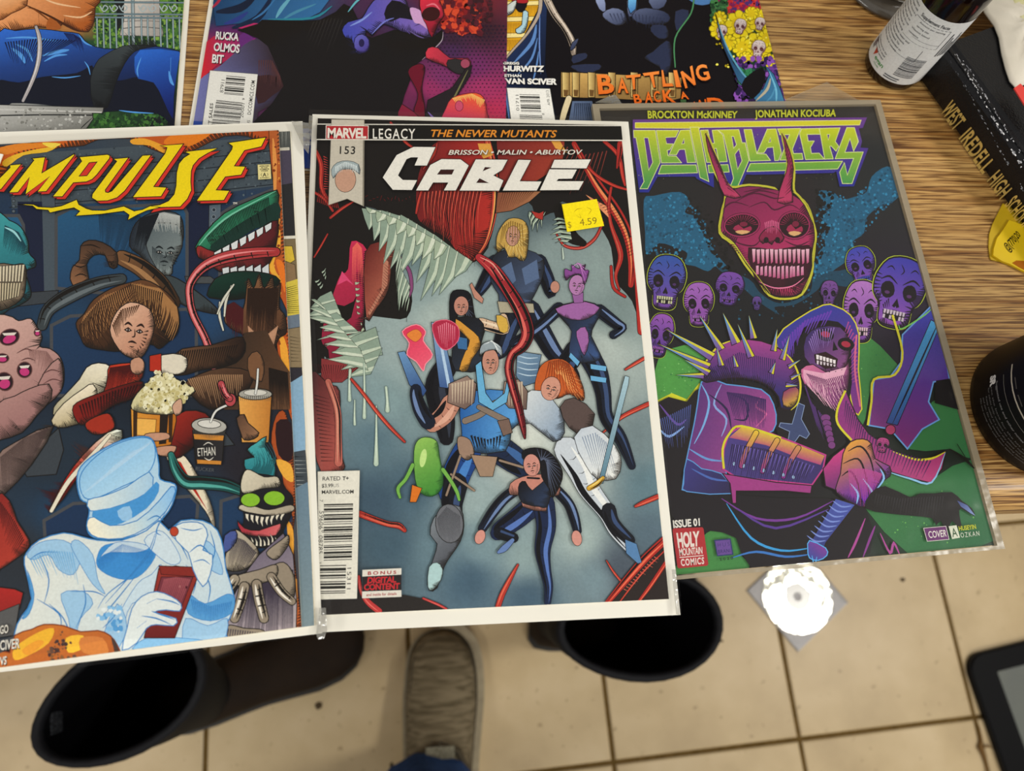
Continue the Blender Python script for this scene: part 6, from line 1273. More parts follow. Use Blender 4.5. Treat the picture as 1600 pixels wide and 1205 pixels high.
A.T("320,-20,30 360,60,30 410,130,26 440,190,30 446,240,20", ('#b8a898', '#8a7c70', 320, 0, 446, 240), 3, K, '#dccfc0', .3)
SLT = ('#7c88ac', '#3c4460', 600, 20, 640, 120)
for p in ("540,-20 580,-20 590,50 560,40", "575,60 620,35 670,50 680,100 640,115 590,90", "690,-20 730,-20 725,60 695,75 685,40", "720,50 770,35 850,50 880,80 850,110 760,110 710,85", "780,-20 860,-20 850,30 800,40", "800,110 860,115 870,165 830,175 790,140",
          "760,260 800,230 860,180 885,210 880,300 850,340 830,300", "440,190 470,170 450,215 430,225", "440,250 500,235 505,260 445,285", "440,290 560,285 565,310 500,330 445,310", "900,50 960,45 950,90 905,140"): A.P(p, SLT, 3, K, sm=2)
A.P("690,-20 730,-20 724,40 700,62 688,30", ('#6ab0e0', '#3a6aa8', 700, 0, 720, 60), 3, K); A.P("955,-20 1080,-20 1050,20 990,20", '#4a78b0', 3, K, sm=2)
A.hatch("600,60 700,60 860,80", "620,100 740,105 840,160", 16, 4, '#2a3048', .2)
A.T("985,-20,6 970,60,6 900,170,6 900,300,5", '#4a8a5c', 1, K)
# plain tan band with buckles
A.P("390,320 930,345 925,440 860,455 590,440 390,435", ('#d0a860', '#9c7a44', 400, 330, 420, 440), 4, K)
for x in (395, 440, 510, 600, 700, 790, 870): A.P([(x, 322), (x+34, 324), (x+32, 436), (x+2, 434)], ('#e4c880', '#8a6a38', x, 320, x+34, 320), 3, K); A.P([(x+6, 400), (x+28, 402), (x+24, 430), (x+8, 430)], '#6a4c28')
A.T("425,440,26 405,500,26 390,560,20", '#d8c8a0', 3, K); A.P("440,450 530,450 560,560 420,560", ('#5a6c8c', '#3c4860', 440, 450, 540, 560), 3, K); A.hatch("450,460 520,460", "440,540 540,550", 9, 5, '#20283c', .2)
# flowers
A.P("1070,-30 1270,-30 1300,60 1390,470 1280,500 1190,380 1120,180 1080,60", '#1c3c24')
A.dots(260, (1080,-20,1290,60), ['#b0242c', '#7a1c50', '#4a2c6a', '#c83a30'], 6, 14, 71); A.dots(180, (1060,0,1130,120), ['#2f5a34', '#3f7a44', '#1c3c24'], 6, 12, 72)
for x, y, r in ((1100, 130, 46), (1188, 110, 62), (1275, 90, 52), (1270, 210, 66), (1200, 210, 44), (1140, 190, 34), (1310, 170, 40), (1240, 60, 30), (1320, 270, 30), (1100, 80, 30), (1215, 260, 30)):
    for k in range(9): a = k*0.7+x; A.E(x+math.cos(a)*r*.72, y+math.sin(a)*r*.72, r*.36, r*.3, '#e6d020', k*40, 3, '#8a7a10', 9)
    A.E(x, y, r*.6, r*.6, '#d8bc18', n=10)
A.dots(90, (1080,60,1340,300), ['#f4ec60', '#a89414'], 3, 7, 73)
for x, y, rx, ry in ((1108, 142, 24, 30), (1190, 118, 28, 34), (1278, 106, 24, 28), (1272, 218, 32, 38)): A.skull(x, y, rx, ry, 10, '#e0d4d0', '#b89c9c', ink='#5a2c34', tooth='#f0e8e0')
A.dots(230, (1170,260,1400,480), ['#6a3a90', '#8a50b0', '#4a2a70', '#2c1c48'], 7, 16, 74, 6); A.dots(90, (1180,310,1270,380), ['#1f5a3c', '#2f7a50'], 6, 12, 75)
A.P("1080,60 1110,160 1160,280 1230,370 1290,400 1320,330 1300,290 1340,330 1370,400 1395,470 1400,520 1230,520 1260,450 1180,360 1110,200", ('#24486c', '#3c78a0', 1150, 250, 1360, 430), 3, K, sm=0)
for p, w_, c in (("1090,100 1140,230 1220,350 1290,385", 8, '#5a9ab8'), ("1320,320 1350,400 1350,470", 9, '#6ab0d0'), ("1260,450 1310,400 1325,350", 12, '#b0a890'), ("1290,470 1330,430 1345,390", 8, '#4a8ab0')): A.L(p, c, w_)
A.P("1210,350 1290,300 1300,370 1250,440 1200,400", '#100d12', sm=2)
A.build('cover_artwork', root)
for t, q, b in (("GREGG", "131,276 203,277 204,288 132,287", .04), ("HURWITZ", "134,294 315,294 314,319 134,317", .05), ("ETHAN", "138,331 213,332 213,344 138,343", .04), ("VAN SCIVER", "139,350 375,351 372,377 144,373", .05)):
    q = A.pts(q); A.X(t, [(x+2, y+3) for x, y in q], '#0a0a0e', b); A.X(t, q, '#e8e6e0', b)
A.P("148,392 341,396 378,620 178,620", '#ecebe4', 2, '#6a6a68'); A.bars("205,421 294,423 302,500 212,498", BC2, '#2c2c2a'); A.bars("205,512 306,516 316,600 212,600", BC, '#2c2c2a')
A.X("01711", "190,494 187,424 201,424 204,494", '#3a3a38', 0); A.X("APR 2013", "330,470 322,404 336,404 342,470", '#3a3a38', 0); A.X("8", "306,514 304,506 316,506 316,513", '#3a3a38', 0)
A.build('printed_text', root, 'white credits and barcode')
A.frame(920, 90, 1/7.273)
def wavy(items, sh):
    for ch, q in items:
        q = A.pts(q); A.X(ch, [(x+sh[0], y+sh[1]) for x, y in q], '#1c0c06', .045)
    for ch, q in items: A.X(ch, q, ('#f08a3c', '#e06a20', 0, 150, 0, 420), .025)
wavy([("B", "90,190 250,178 300,395 110,410"), ("A", "350,225 400,220 450,400 330,395"), ("T", "415,200 590,185 560,350 470,360"), ("T", "610,175 800,150 790,330 700,340"), ("L", "825,140 880,140 960,320 840,325"), ("I", "960,140 1000,140 1050,330 990,330"), ("N", "1040,160 1175,85 1215,300 1095,345"), ("G", "1195,90 1335,70 1385,240 1240,270")], (8, 10))
wavy([("B", "500,420 575,405 610,515 520,520"), ("A", "650,385 700,385 730,510 640,515"), ("C", "730,385 800,375 825,500 745,505"), ("K", "830,365 950,360 990,505 850,500"), ("A", "1050,385 1090,385 1140,470 1050,465"), ("A", "1170,500 1230,498 1250,620 1150,620"), ("N", "1250,480 1330,470 1350,620 1240,620"), ("D", "1340,455 1530,450 1560,620 1360,620")], (6, 7))
A.P("1040,475 1105,475 1110,520 1045,525", '#3a5a34', 2, K)
A.build('title_lettering', root, 'wavy orange lettering')
# ================================================================ OBJECTS ON THE DESK
def lathe(prof, cx, cy, z0, n=48, a0=0.0):
    V = []; F = []
    for r, h in prof: V += [(cx+r*math.cos(a0+2*math.pi*k/n), cy+r*math.sin(a0+2*math.pi*k/n), z0+h) for k in range(n)]
    for j in range(len(prof)-1):
        for k in range(n): F.append([j*n+k, j*n+(k+1) % n, (j+1)*n+(k+1) % n, (j+1)*n+k])
    F.append(list(range(n))[::-1]); m_ = (len(prof)-1)*n; F.append([m_+k for k in range(n)])
    return V, F
class Wrap(Art):
    """prints on the outside of an upright cylinder: x = arc length, y = height (metres / k)"""
    def __init__(s, cx, cy, z0, r, a0, k=0.001):
        s.c = (cx, cy, z0, r, a0); s.W = s.H = 99; s.z = 0; s.dz = 3e-6; s.k = k; s.af = None; s.fx = (0, 0, 1); s.new()
    def uv(s, p): x, y = s.fr(p); return (x*s.k, y*s.k)
    def tri(s, uvs, cols):
        n = 1; k0 = len(s.V); cx, cy, z0, r, a0 = s.c; poly = list(uvs)
        a = sum(poly[i][0]*poly[(i+1) % len(poly)][1] - poly[(i+1) % len(poly)][0]*poly[i][1] for i in range(len(poly)))
        if a < 0: poly = poly[::-1]; cols = cols[::-1]
        for u, c in zip(poly, cols):
            t = a0+u[0]/r; s.V.append((cx+(r+s.z)*math.cos(t), cy+(r+s.z)*math.sin(t), z0+u[1])); s.C.append(c)
        s.F.append(list(range(k0, k0+len(poly))))
    def R(s, x0, y0, x1, y1, c):
        s.up(); m_ = max(1, int((x1-x0)*s.k/s.c[3]/0.12)); c = hx(c)
        for i in range(m_):
            a, b = x0+(x1-x0)*i/m_, x0+(x1-x0)*(i+1)/m_; q = [s.uv(p) for p in ((a, y0), (b, y0), (b, y1), (a, y1))]
            s.tri([q[0], q[1], q[2]], [c]*3); s.tri([q[0], q[2], q[3]], [c]*3)

M_AMBER = mat('dark_amber_glass', '#0e0504', 0.12, 0.4, coat=0.15)
M_BLACKP = mat('black_plastic', '#060608', 0.45, 0.15)
# --- bottle
bc = at(1393, 105, HD); BR = 0.0183
bt = thing('bottle', (bc.x, bc.y, HD), 'small dark amber bottle with a white text label standing behind the black book', 'bottle')
mesh('body', *lathe([(BR*.82, 0), (BR*.97, .0012), (BR, .004), (BR, .066), (BR*.96, .071), (BR*.8, .077), (BR*.5, .083), (.0075, .086), (.0072, .092)], bc.x, bc.y, HD), M_AMBER, bt, smooth=True)
mesh('cap', *lathe([(.0098, .0915), (.0102, .0935), (.0102, .110), (.0092, .1115), (.004, .112)], bc.x, bc.y, HD, 40), M_BLACKP, bt, smooth=True)
# the printed side faces left and towards the camera
av = math.atan2(-bc.y, -bc.x)        # direction from the bottle to the camera
LB = Wrap(bc.x, bc.y, HD, BR+0.0001, av)
LB.R(-50, 6.5, 50, 55, '#d4d6d6')
g = '#4c4e54'
def line(L_, t, x0, x1, y, h, c='#34363c', b=0.015): L_.X(t, [(x0, y+h), (x1, y+h), (x1, y), (x0, y)], c, b)
line(LB, "Supplement Facts", -6, 12, 50, 2.0, '#33353a', .03)
for i, (t, x0, x1) in enumerate([("Amount per serving", -4, 12), ("serving size", -4, 4), ("Vitamin blend", -6, 6), ("contains", -6, 1)]): line(LB, t, x0, x1, 46.6-i*2.6, 1.1)
LB.R(-8, 48.6, 14, 48.9, g); LB.R(-8, 35.4, 14, 35.6, g); LB.R(14, 35.4, 14.3, 48.9, g); LB.R(-2, 38, 14, 38.2, g)
for i, t in enumerate(["Directions: Shake well before", "use. Take one dropper with", "water as needed. Store in a", "cool dry place away from", "direct sunlight and keep out", "of reach of children. Do not", "use if seal is broken or", "if pregnant or nursing"]): line(LB, t, -27, -10+(i % 3), 52-i*2.3, 1.15)
for i, t in enumerate(["Other ingredients: water and", "glycerin. These statements", "have not been evaluated. This", "product is not intended to", "diagnose, treat or cure any"]): line(LB, t, -24+i*.3, -1-(i*2) % 5, 33.2-i*2.2, 1.15)
for i, t in enumerate(["Manufactured for the", "distributor in small", "batches and tested"]): line(LB, t, -22, -7, 18.6-i*2, 1.0)
LB.R(-8, 24.5, 8, 24.7, g); LB.R(8, 24.5, 8.3, 33, g)
line(LB, "egan", -12.5, -4, 10.8, 2.6, '#3f8a3a', .02); LB.P([(-16.5, 15.4), (-12.6, 14.6), (-15, 10.5), (-15.8, 13.2)], '#a8402c'); line(LB, "friendly", -11, -6, 8.8, .9, '#5a9a5a')
LB.R(-23.5, 12.5, -19, 17.2, '#5a4a50'); LB.R(-22.8, 13.2, -19.8, 15.8, '#b8b4b8'); LB.R(-23, 11, -19.6, 12, g)
rr = random.Random(3); y = 12.0
while y < 27: h = rr.choice((.35, .5, .9, .4)); LB.R(3.2, y, 15, y+h, '#2c2c30'); y += h+rr.choice((.3, .45, .6))
for i in range(5): LB.R(17+i*1.7, 30, 17.7+i*1.7, 47-(i % 3)*3, '#3a3c42')
LB.R(-1, 9.4, 8.5, 10.1, g); LB.R(-1, 7.9, 8, 8.6, g)
LB.build('label', bt, 'white label with small grey print and barcode')

# --- round smoked glass dish behind the bottle
jc = at(1396, -36, HD)
dish = thing('glass_dish', (jc.x, jc.y, HD), 'smoky grey round glass holder with wide foot behind the amber bottle', 'glass holder')
M_SMOKE = mat('smoky_glass', '#4a443c', 0.12, 0.7, coat=0.6)
mesh('foot', *lathe([(.010, 0), (.0365, 0), (.0378, .0012), (.0372, .0028), (.033, .0042), (.029, .0052), (.027, .0065)], jc.x, jc.y, HD, 64), M_SMOKE, dish, smooth=True)
mesh('bowl', *lathe([(.0265, .006), (.0292, .008), (.0302, .011), (.0288, .014), (.0300, .022), (.0318, .034), (.0322, .046), (.0308, .046), (.0302, .034), (.0285, .022), (.026, .014), (.01, .012)], jc.x, jc.y, HD, 64), mat('grey_glass_bowl', '#77705f', 0.1, 0.7, coat=0.6, noise=(60, '#575044', .3)), dish, smooth=True)

# --- black yearbook
class Plate(Art):
    """prints on any plane: pixels are carried along the viewing ray onto it"""
    def __init__(s, o, ex, ey, n, off=0.0001):
        s.o, s.x3, s.y3, s.n = Vector(o), Vector(ex).normalized(), Vector(ey).normalized(), Vector(n).normalized(); s.W = s.H = 9; s.z = off; s.dz = 3e-6; s.af = None; s.fx = (0, 0, 1); s.new()
    def uv(s, p):
        x, y = s.fr(p); ox, oy, k = s.fx; d = CAM_R @ Vector(((ox+x*k-800)/FPX, -(oy+y*k-602.5)/FPX, -1)); c = Vector((0, 0, CAM_Z))
        q = c + d*((s.o-c).dot(s.n)/d.dot(s.n)) - s.o; return (q.dot(s.x3), q.dot(s.y3))
    def tri(s, uvs, cols):
        k = len(s.V); P = [s.o+s.x3*u[0]+s.y3*u[1]+s.n*s.z for u in uvs]
        if (P[1]-P[0]).cross(P[2]-P[0]).dot(s.n) < 0: P = P[::-1]; cols = cols[::-1]
        for p, c in zip(P, cols): s.V.append(tuple(p)); s.C.append(c)
        s.F.append(list(range(k, k+len(P))))
q0 = at(1427, 117, HD+.0006); q1 = at(1600, 363, HD+.0006)
sd = Vector((q1.x-q0.x, q1.y-q0.y, 0)).normalized(); cdv = Vector((-sd.y, sd.x, 0))      # spine direction, across the cover
BT = 0.0235; BLn, BWd = 0.28, 0.215
bk = thing('book', tuple(q0), 'thick black leather yearbook with gold school name stamped down its spine', 'book')
mb_ = bpy.data.materials.new('black_leather'); mb_.use_nodes = True; nt = mb_.node_tree; b = nt.nodes['Principled BSDF']
b.inputs['Base Color'].default_value = hl('#0f0f12'); b.inputs['Roughness'].default_value = 0.32; b.inputs['Specular IOR Level'].default_value = 0.3
tc = nt.nodes.new('ShaderNodeTexCoord'); vo = nt.nodes.new('ShaderNodeTexVoronoi'); vo.inputs['Scale'].default_value = 900; nt.links.new(tc.outputs['Object'], vo.inputs['Vector'])
bp = nt.nodes.new('ShaderNodeBump'); bp.inputs['Strength'].default_value = 0.35; bp.inputs['Distance'].default_value = 0.0004; nt.links.new(vo.outputs['Distance'], bp.inputs['Height']); nt.links.new(bp.outputs[0], b.inputs['Normal'])
def bp3(s_, c_, h_): return q0 + sd*s_ + cdv*c_ + Vector((0, 0, h_))
def extrude(prof, s0, s1, name, m, parent, smooth=False):
    """profile in (across, height), run along the spine"""
    n = len(prof); V = [tuple(bp3(s0, c, h)) for c, h in prof] + [tuple(bp3(s1, c, h)) for c, h in prof]
    return mesh(name, V, [[i, n+i, n+(i+1) % n, (i+1) % n] for i in range(n)] + [list(range(n)), list(range(n, 2*n))[::-1]], m, parent, smooth=smooth)
sp = [(0.004, 0.0)] + [(0.0012*(1-math.sin(math.pi*k/10)*1.0), 0.0015+(BT-0.003)*k/10) for k in range(11)] + [(0.004, BT), (0.0055, BT-0.0016), (0.004, BT-0.003), (0.004, 0.003), (0.0055, 0.0016)]
extrude(sp, 0, BLn, 'spine', mb_, bk)
gro = lambda z0, z1, up: [(0.004, z0), (0.0075, z0), (0.009, z0), (BWd, z0), (BWd+.001, (z0+z1)/2), (BWd, z1), (0.0115, z1), (0.009, z1-0.0009), (0.0075, z1-0.0009), (0.0055, z1)]
extrude(gro(BT-0.003, BT, 1), 0, BLn, 'front_cover', mb_, bk)
extrude([(0.004, 0), (BWd, 0), (BWd, .003), (0.004, .003)], 0, BLn, 'back_cover', mb_, bk)
extrude([(0.005, .0031), (BWd-.006, .0031), (BWd-.006, BT-.0031), (0.005, BT-.0031)], .004, BLn-.004, 'page_block', mat('page_edges', '#cfc7b2', .8, noise=(700, '#b3a98f', .2)), bk)
PL = Plate(bp3(0, -0.0002, 0), sd, (0, 0, 1), -cdv, 0.0001)
quad = [(1489, 155), (1611, 337), (1591, 355), (1470, 173)]
ws = [("WEST", 0, .175), ("IREDELL", .235, .545), ("HIGH", .60, .765), ("SCHOOL", .815, 1.04)]
for wd, a, c_ in ws:
    L = lambda p, q, t: (p[0]+(q[0]-p[0])*t, p[1]+(q[1]-p[1])*t)
    qq = [L(quad[0], quad[1], a), L(quad[0], quad[1], c_), L(quad[3], quad[2], c_), L(quad[3], quad[2], a)]
    PL.X(wd, qq, '#e0cc78', .025, 1.08)
M_GOLD = mat('gold_foil', '#e2cc7a', 0.3, 0.8, 0.55)
o = PL.build('spine_lettering', bk, 'gold stamped lettering'); o.data.materials.clear(); o.data.materials.append(M_GOLD)

# painted highlights: pale flecks for the leather's gloss along the hinge of the cover
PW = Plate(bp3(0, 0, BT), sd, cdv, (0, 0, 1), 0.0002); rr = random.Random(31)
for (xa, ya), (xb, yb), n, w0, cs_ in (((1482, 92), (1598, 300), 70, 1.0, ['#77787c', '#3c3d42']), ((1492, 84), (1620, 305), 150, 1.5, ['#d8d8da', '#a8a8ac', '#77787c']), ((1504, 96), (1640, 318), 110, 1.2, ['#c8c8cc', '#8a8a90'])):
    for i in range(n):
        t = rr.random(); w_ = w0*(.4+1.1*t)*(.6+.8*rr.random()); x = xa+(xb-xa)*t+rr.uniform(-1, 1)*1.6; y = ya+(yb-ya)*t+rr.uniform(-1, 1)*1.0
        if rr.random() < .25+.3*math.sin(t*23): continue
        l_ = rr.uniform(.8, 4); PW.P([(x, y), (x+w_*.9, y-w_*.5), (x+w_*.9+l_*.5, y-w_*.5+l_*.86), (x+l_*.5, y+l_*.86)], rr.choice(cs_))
PW.build('painted_glints', bk)

# --- white paper bag over the book, red strip on it
def sheet(name, px, z, th, m, parent, lift=None, n=10):
    """a paper sheet from an outline, subdivided towards its centre so that it can bulge"""
    pts = [at(x, y, z) for x, y in px]; c = sum(pts, Vector())/len(pts); V = []; F = []; N = len(pts)
    for k in range(n+1):
        t = k/n
        for i, p in enumerate(pts):
            q = p*(1-t)+c*t; h = (lift or 0)*math.sin(t*math.pi/2)*(1+.35*math.sin(i*1.9+t*7)); V.append((q.x, q.y, q.z+h+th))
    for k in range(n):
        for i in range(N): j = (i+1) % N; F.append([k*N+i, k*N+j, (k+1)*N+j, (k+1)*N+i])
    b0 = len(V); V += [(p.x, p.y, z) for p in pts]; F.append([b0+i for i in range(N)][::-1])
    for i in range(N): j = (i+1) % N; F.append([b0+i, b0+j, j, i])
    return mesh(name, V, F, m, parent, smooth=True)
zb = HD + BT + 0.0014
wb = thing('paper_bag', tuple(at(1600, 60, zb)), 'crumpled white paper bag with a faint green print lying on the black book', 'paper bag')
M_WP = mat('white_paper', '#dcd6c8', 0.7, 0.2, noise=(40, '#c8c0b0', .25), bump=0.3)
sheet('bag_sheet', [(1525, -80), (1528, -20), (1531, 0), (1537, 20), (1553, 42), (1560, 60), (1564, 84), (1570, 108), (1577, 128), (1586, 138), (1600, 133), (1640, 150), (1700, 190), (1760, 120), (1780, -20), (1700, -120), (1600, -140)], zb, 0.0008, M_WP, wb, 0.006)
sheet('green_print', [(1577, -10), (1583, 8), (1592, 20), (1599, 48), (1640, 70), (1660, 20), (1640, -40), (1590, -40)], zb+0.0046, 0.0002, mat('pale_green_print', '#c4bc74', 0.6, noise=(90, '#d6d2a8', .2)), wb, 0.004)
mesh('red_strip', *prism([(p.x, p.y) for p in [at(x, y, zb+.0068) for x, y in [(1584, 138), (1600, 164), (1625, 196), (1634, 188), (1612, 150), (1594, 131)]]], zb+.0064, zb+.0071), mat('red_paper', '#d83c34', 0.5), wb)

# --- yellow packet under the book
yp = thing('yellow_packet', tuple(at(1575, 385, HD)), 'folded yellow packet with black writing peeking from under the black book', 'packet')
M_Y1 = mat('yellow_paper_dark', '#b8960e', 0.45, noise=(50, '#c8a818', .3)); M_Y2 = mat('yellow_paper', '#dcb80e', 0.4, noise=(50, '#e6c41a', .3))
def flat(name, px, z, th, m, parent):
    p = [at(x, y, z+th) for x, y in px]; a = sum(p[i].x*p[(i+1) % len(p)].y-p[(i+1) % len(p)].x*p[i].y for i in range(len(p)))
    if a < 0: p = p[::-1]
    return mesh(name, *prism([(q.x, q.y) for q in p], z, z+th), m, parent)
flat('back_layer', [(1567, 318), (1560, 332), (1551, 350), (1546, 366), (1545, 385), (1547, 402), (1549, 406), (1563, 409), (1600, 424), (1640, 440), (1640, 380), (1600, 330)], HD+.0002, .0006, M_Y1, yp)
flat('front_layer', [(1577, 344), (1567, 360), (1558, 372), (1553, 388), (1552, 399), (1566, 408), (1577, 412), (1600, 424), (1640, 440), (1640, 400), (1600, 352)], HD+.0009, .0012, M_Y2, yp)
YA = Plate((0, 0, HD+.0021), (1, 0, 0), (0, -1, 0), (0, 0, 1), 0.00005)
YA.X("@(770)20", [(1567, 383), (1588, 360), (1595, 368), (1576, 394)], '#1c1608', .02)
YA.P([(1581, 411), (1588, 407), (1604, 408), (1604, 424), (1592, 418)], '#a8600c'); YA.build('black_writing', yp)

# --- black tub at the right border
tcn = at(1615, 640, HD); TRd = 0.0375
tub = thing('tub', (tcn.x, tcn.y, HD), 'round black plastic tub with tiny white print at the right edge below the yellow packet', 'tub')
mesh('body', *lathe([(TRd*.9, 0), (TRd*.985, .0015), (TRd, .005), (TRd, .050), (TRd*.96, .054)], tcn.x, tcn.y, HD, 72), mat('tub_plastic', '#080708', 0.45, 0.2), tub, smooth=True)
mesh('lid', *lathe([(TRd*.97, .0525), (TRd*1.02, .0535), (TRd*1.02, .066), (TRd*.99, .068), (TRd*.3, .068)], tcn.x, tcn.y, HD, 72), M_BLACKP, tub, smooth=True)
ta = math.atan2(-tcn.y, -tcn.x)
TL_ = Wrap(tcn.x, tcn.y, HD, TRd+0.0001, ta)
for i, t in enumerate(["Mix one scoop with cold water before activity", "and stir. Do not exceed the serving listed here", "Keep sealed in a cool dry place out of the sun", "for adults only, contains no added sugar at all", "see the base for the lot number"]): line(TL_, t, -14-(i > 2)*4, 26+(i % 3)*2, 9.5+i*2.1, 1.0, '#6a6868', 0)
line(TL_, "Suggested use and other notes", -20, 14, 21.5, 1.3, '#7a7878'); line(TL_, "SR", -24, -18, 17.5, 3.6, '#cfccc8', .06)
TL_.R(-22, 26.5, 34, 26.8, '#77746e'); TL_.R(-26, 31.5, 40, 32.3, '#b8b0a0')
for x in range(6): TL_.R(-18+x*9, 34, -12+x*9, 34.6, '#55524e')
TL_.build('label_print', tub, 'small white print')

# ================================================================ ON THE FLOOR
M_RUB = mat('black_rubber', '#17150f', 0.42, 0.4, noise=(25, '#1f1b16', .3)); M_LIN = mat('black_lining', '#07070a', 0.95, 0.05)
M_SHAFT = mat('black_neoprene', '#0e0e10', 0.8, 0.15); M_FOOT = mat('brown_black_rubber', '#2a1f15', 0.75, 0.15, noise=(20, '#1a1410', .3))
def boot(label, heel, ang, lean, top, name='boot'):
    """heel on the floor at `heel`, toe along ang; lean = shift of the opening; top = (half length, half width, turn)"""
    f = Vector((math.cos(ang), math.sin(ang), 0)); s = Vector((-f.y, f.x, 0)); H = 0.36
    def W(x, y, z): return tuple(Vector((heel[0], heel[1], 0)) + f*x + s*y + Vector((0, 0, z)))
    r = thing(name, (heel[0]+f.x*.12, heel[1]+f.y*.12, 0), label, 'boot', 'pair of tall black boots')
    # foot: lofted sections from heel to toe
    secs = [(0.0, .020, .03), (.008, .032, .075), (.03, .038, .115), (.07, .041, .13), (.11, .041, .125), (.145, .042, .10), (.18, .046, .082), (.22, .051, .070), (.255, .049, .060), (.28, .040, .050), (.297, .024, .036), (.303, .008, .026)]
    V, F, n = [], [], 20
    for x, hw, h in secs:
        for k in range(n):
            a = 2*math.pi*k/n; c, q = math.cos(a), math.sin(a); V.append(W(x, hw*math.copysign(abs(c)**.8, c), .014 + (h-.014)*(.5+.5*math.copysign(abs(q)**.75, q))))
    for j in range(len(secs)-1):
        for k in range(n): F.append([j*n+k, (j+1)*n+k, (j+1)*n+(k+1) % n, j*n+(k+1) % n])
    F.append(list(range(n))); F.append([(len(secs)-1)*n+k for k in range(n)][::-1])
    mesh('foot', V, F, M_FOOT, r, smooth=True)
    out = [(x, hw*1.08+.003) for x, hw, h in secs]; poly = [W(x-.004, -hw, 0)[:2] for x, hw in out] + [W(x+.003, hw, 0)[:2] for x, hw in out[::-1]]
    mesh('sole', *prism(poly, 0.0002, 0.020), M_RUB, r)
    # shaft with a rolled collar and the lining inside
    def ring(z, rx, ry, cx, cy, tw, m=32):
        o_ = []
        for k in range(m):
            a = 2*math.pi*k/m; x, y = rx*math.cos(a), ry*math.sin(a)*(1+.12*math.cos(a)); o_.append(W(cx + x*math.cos(tw)-y*math.sin(tw), cy + x*math.sin(tw)+y*math.cos(tw), z))
        return o_
    def tube(lv, name, m_, shrink=0.0, flip=False, cap=None):
        V, F = [], []; m = 32
        for t in lv:
            z = .07+(H-.07)*t; e = t*t*(3-2*t)
            rx = (.056+(top[0]-.056)*e)-shrink; ry = (.041+(top[1]-.041)*e)-shrink
            V += ring(z, rx, ry, .062+lean[0]*t, lean[1]*t, top[2]*t)
        for j in range(len(lv)-1):
            for k in range(m):
                q = [j*m+k, j*m+(k+1) % m, (j+1)*m+(k+1) % m, (j+1)*m+k]; F.append(q[::-1] if flip else q)
        if cap is not None: F.append([k for k in range(m)])
        return mesh(name, V, F, m_, r, smooth=True)
    lv = [i/12 for i in range(13)]
    tube(lv, 'shaft', M_SHAFT); tube(lv, 'lining', M_LIN, .0045, True, 1)
    V, F = [], []; m = 32; q = 8
    A0 = ring(H, top[0]-.002, top[1]-.002, .062+lean[0], lean[1], top[2])
    cen = sum((Vector(a) for a in A0), Vector())/m
    for k in range(m):
        p = Vector(A0[k]); d = (p-cen); d.z = 0; d.normalize()
        for j in range(q): a = 2*math.pi*j/q; V.append(tuple(p+d*.0055*math.cos(a)+Vector((0, 0, .008*math.sin(a)))))
    for k in range(m):
        for j in range(q): F.append([k*q+j, ((k+1) % m)*q+j, ((k+1) % m)*q+(j+1) % q, k*q+(j+1) % q])
    mesh('collar', V, F, mat('boot_collar', '#101115', .7, .2), r, smooth=True)
    return r, W, H
b1, W1, H1 = boot('tall black boot on the left, opening towards the viewer and toe under the lightning comic', (-0.405, -0.128), math.radians(19), (.020, .026), (.088, .057, math.radians(8)))
b2, W2, H2 = boot('tall black boot on the right, standing below the white slanted title comic', (0.142, -0.030), math.radians(2), (.026, -.002), (.096, .059, 0))
mesh('inner_label', *prism([W1(.0035, .018, 0)[:2], W1(.0075, .040, 0)[:2], W1(.0055, .040, 0)[:2], W1(.0015, .018, 0)[:2]][::-1], .322, .344), mat('grey_tab', '#121316', .8, .1, noise=(500, '#3c3e42', .08)), b1)

# --- person: the photographer's foot in a slip-on shoe and the hem of the jeans
pr = thing('person', (-0.003, -0.25, 0), "person's foot in a grey-brown canvas slip-on shoe and blue jeans hem on the tiles", 'person')
M_CAN = bpy.data.materials.new('grey_brown_canvas'); M_CAN.use_nodes = True; nt = M_CAN.node_tree; b = nt.nodes['Principled BSDF']; b.inputs['Roughness'].default_value = 0.9
tc = nt.nodes.new('ShaderNodeTexCoord'); mp_ = nt.nodes.new('ShaderNodeMapping'); mp_.inputs['Scale'].default_value = (8, 60, 30); nt.links.new(tc.outputs['Object'], mp_.inputs[0])
nn = nt.nodes.new('ShaderNodeTexNoise'); nn.inputs['Scale'].default_value = 3; nn.inputs['Detail'].default_value = 6; nn.inputs['Distortion'].default_value = .6; nt.links.new(mp_.outputs[0], nn.inputs[0])
cr = nt.nodes.new('ShaderNodeValToRGB'); cr.color_ramp.elements[0].position = .35; cr.color_ramp.elements[0].color = hl('#51462f'); cr.color_ramp.elements[1].position = .65; cr.color_ramp.elements[1].color = hl('#7a6d54')
nt.links.new(nn.outputs[0], cr.inputs[0]); nt.links.new(cr.outputs[0], b.inputs['Base Color'])
bq = nt.nodes.new('ShaderNodeBump'); bq.inputs['Strength'].default_value = .5; bq.inputs['Distance'].default_value = .002; nt.links.new(nn.outputs[0], bq.inputs['Height']); nt.links.new(bq.outputs[0], b.inputs['Normal'])
SX_, SY_ = -0.002, -0.030       # toe tip
secs = [(0.0, .012, .030, 0), (.010, .030, .040, .001), (.03, .044, .050, .002), (.06, .050, .056, .003), (.10, .052, .064, .002), (.14, .050, .076, .000), (.18, .047, .092, -.002), (.21, .045, .104, -.003), (.25, .043, .098, -.003), (.285, .036, .085, -.003), (.298, .022, .06, -.003)]
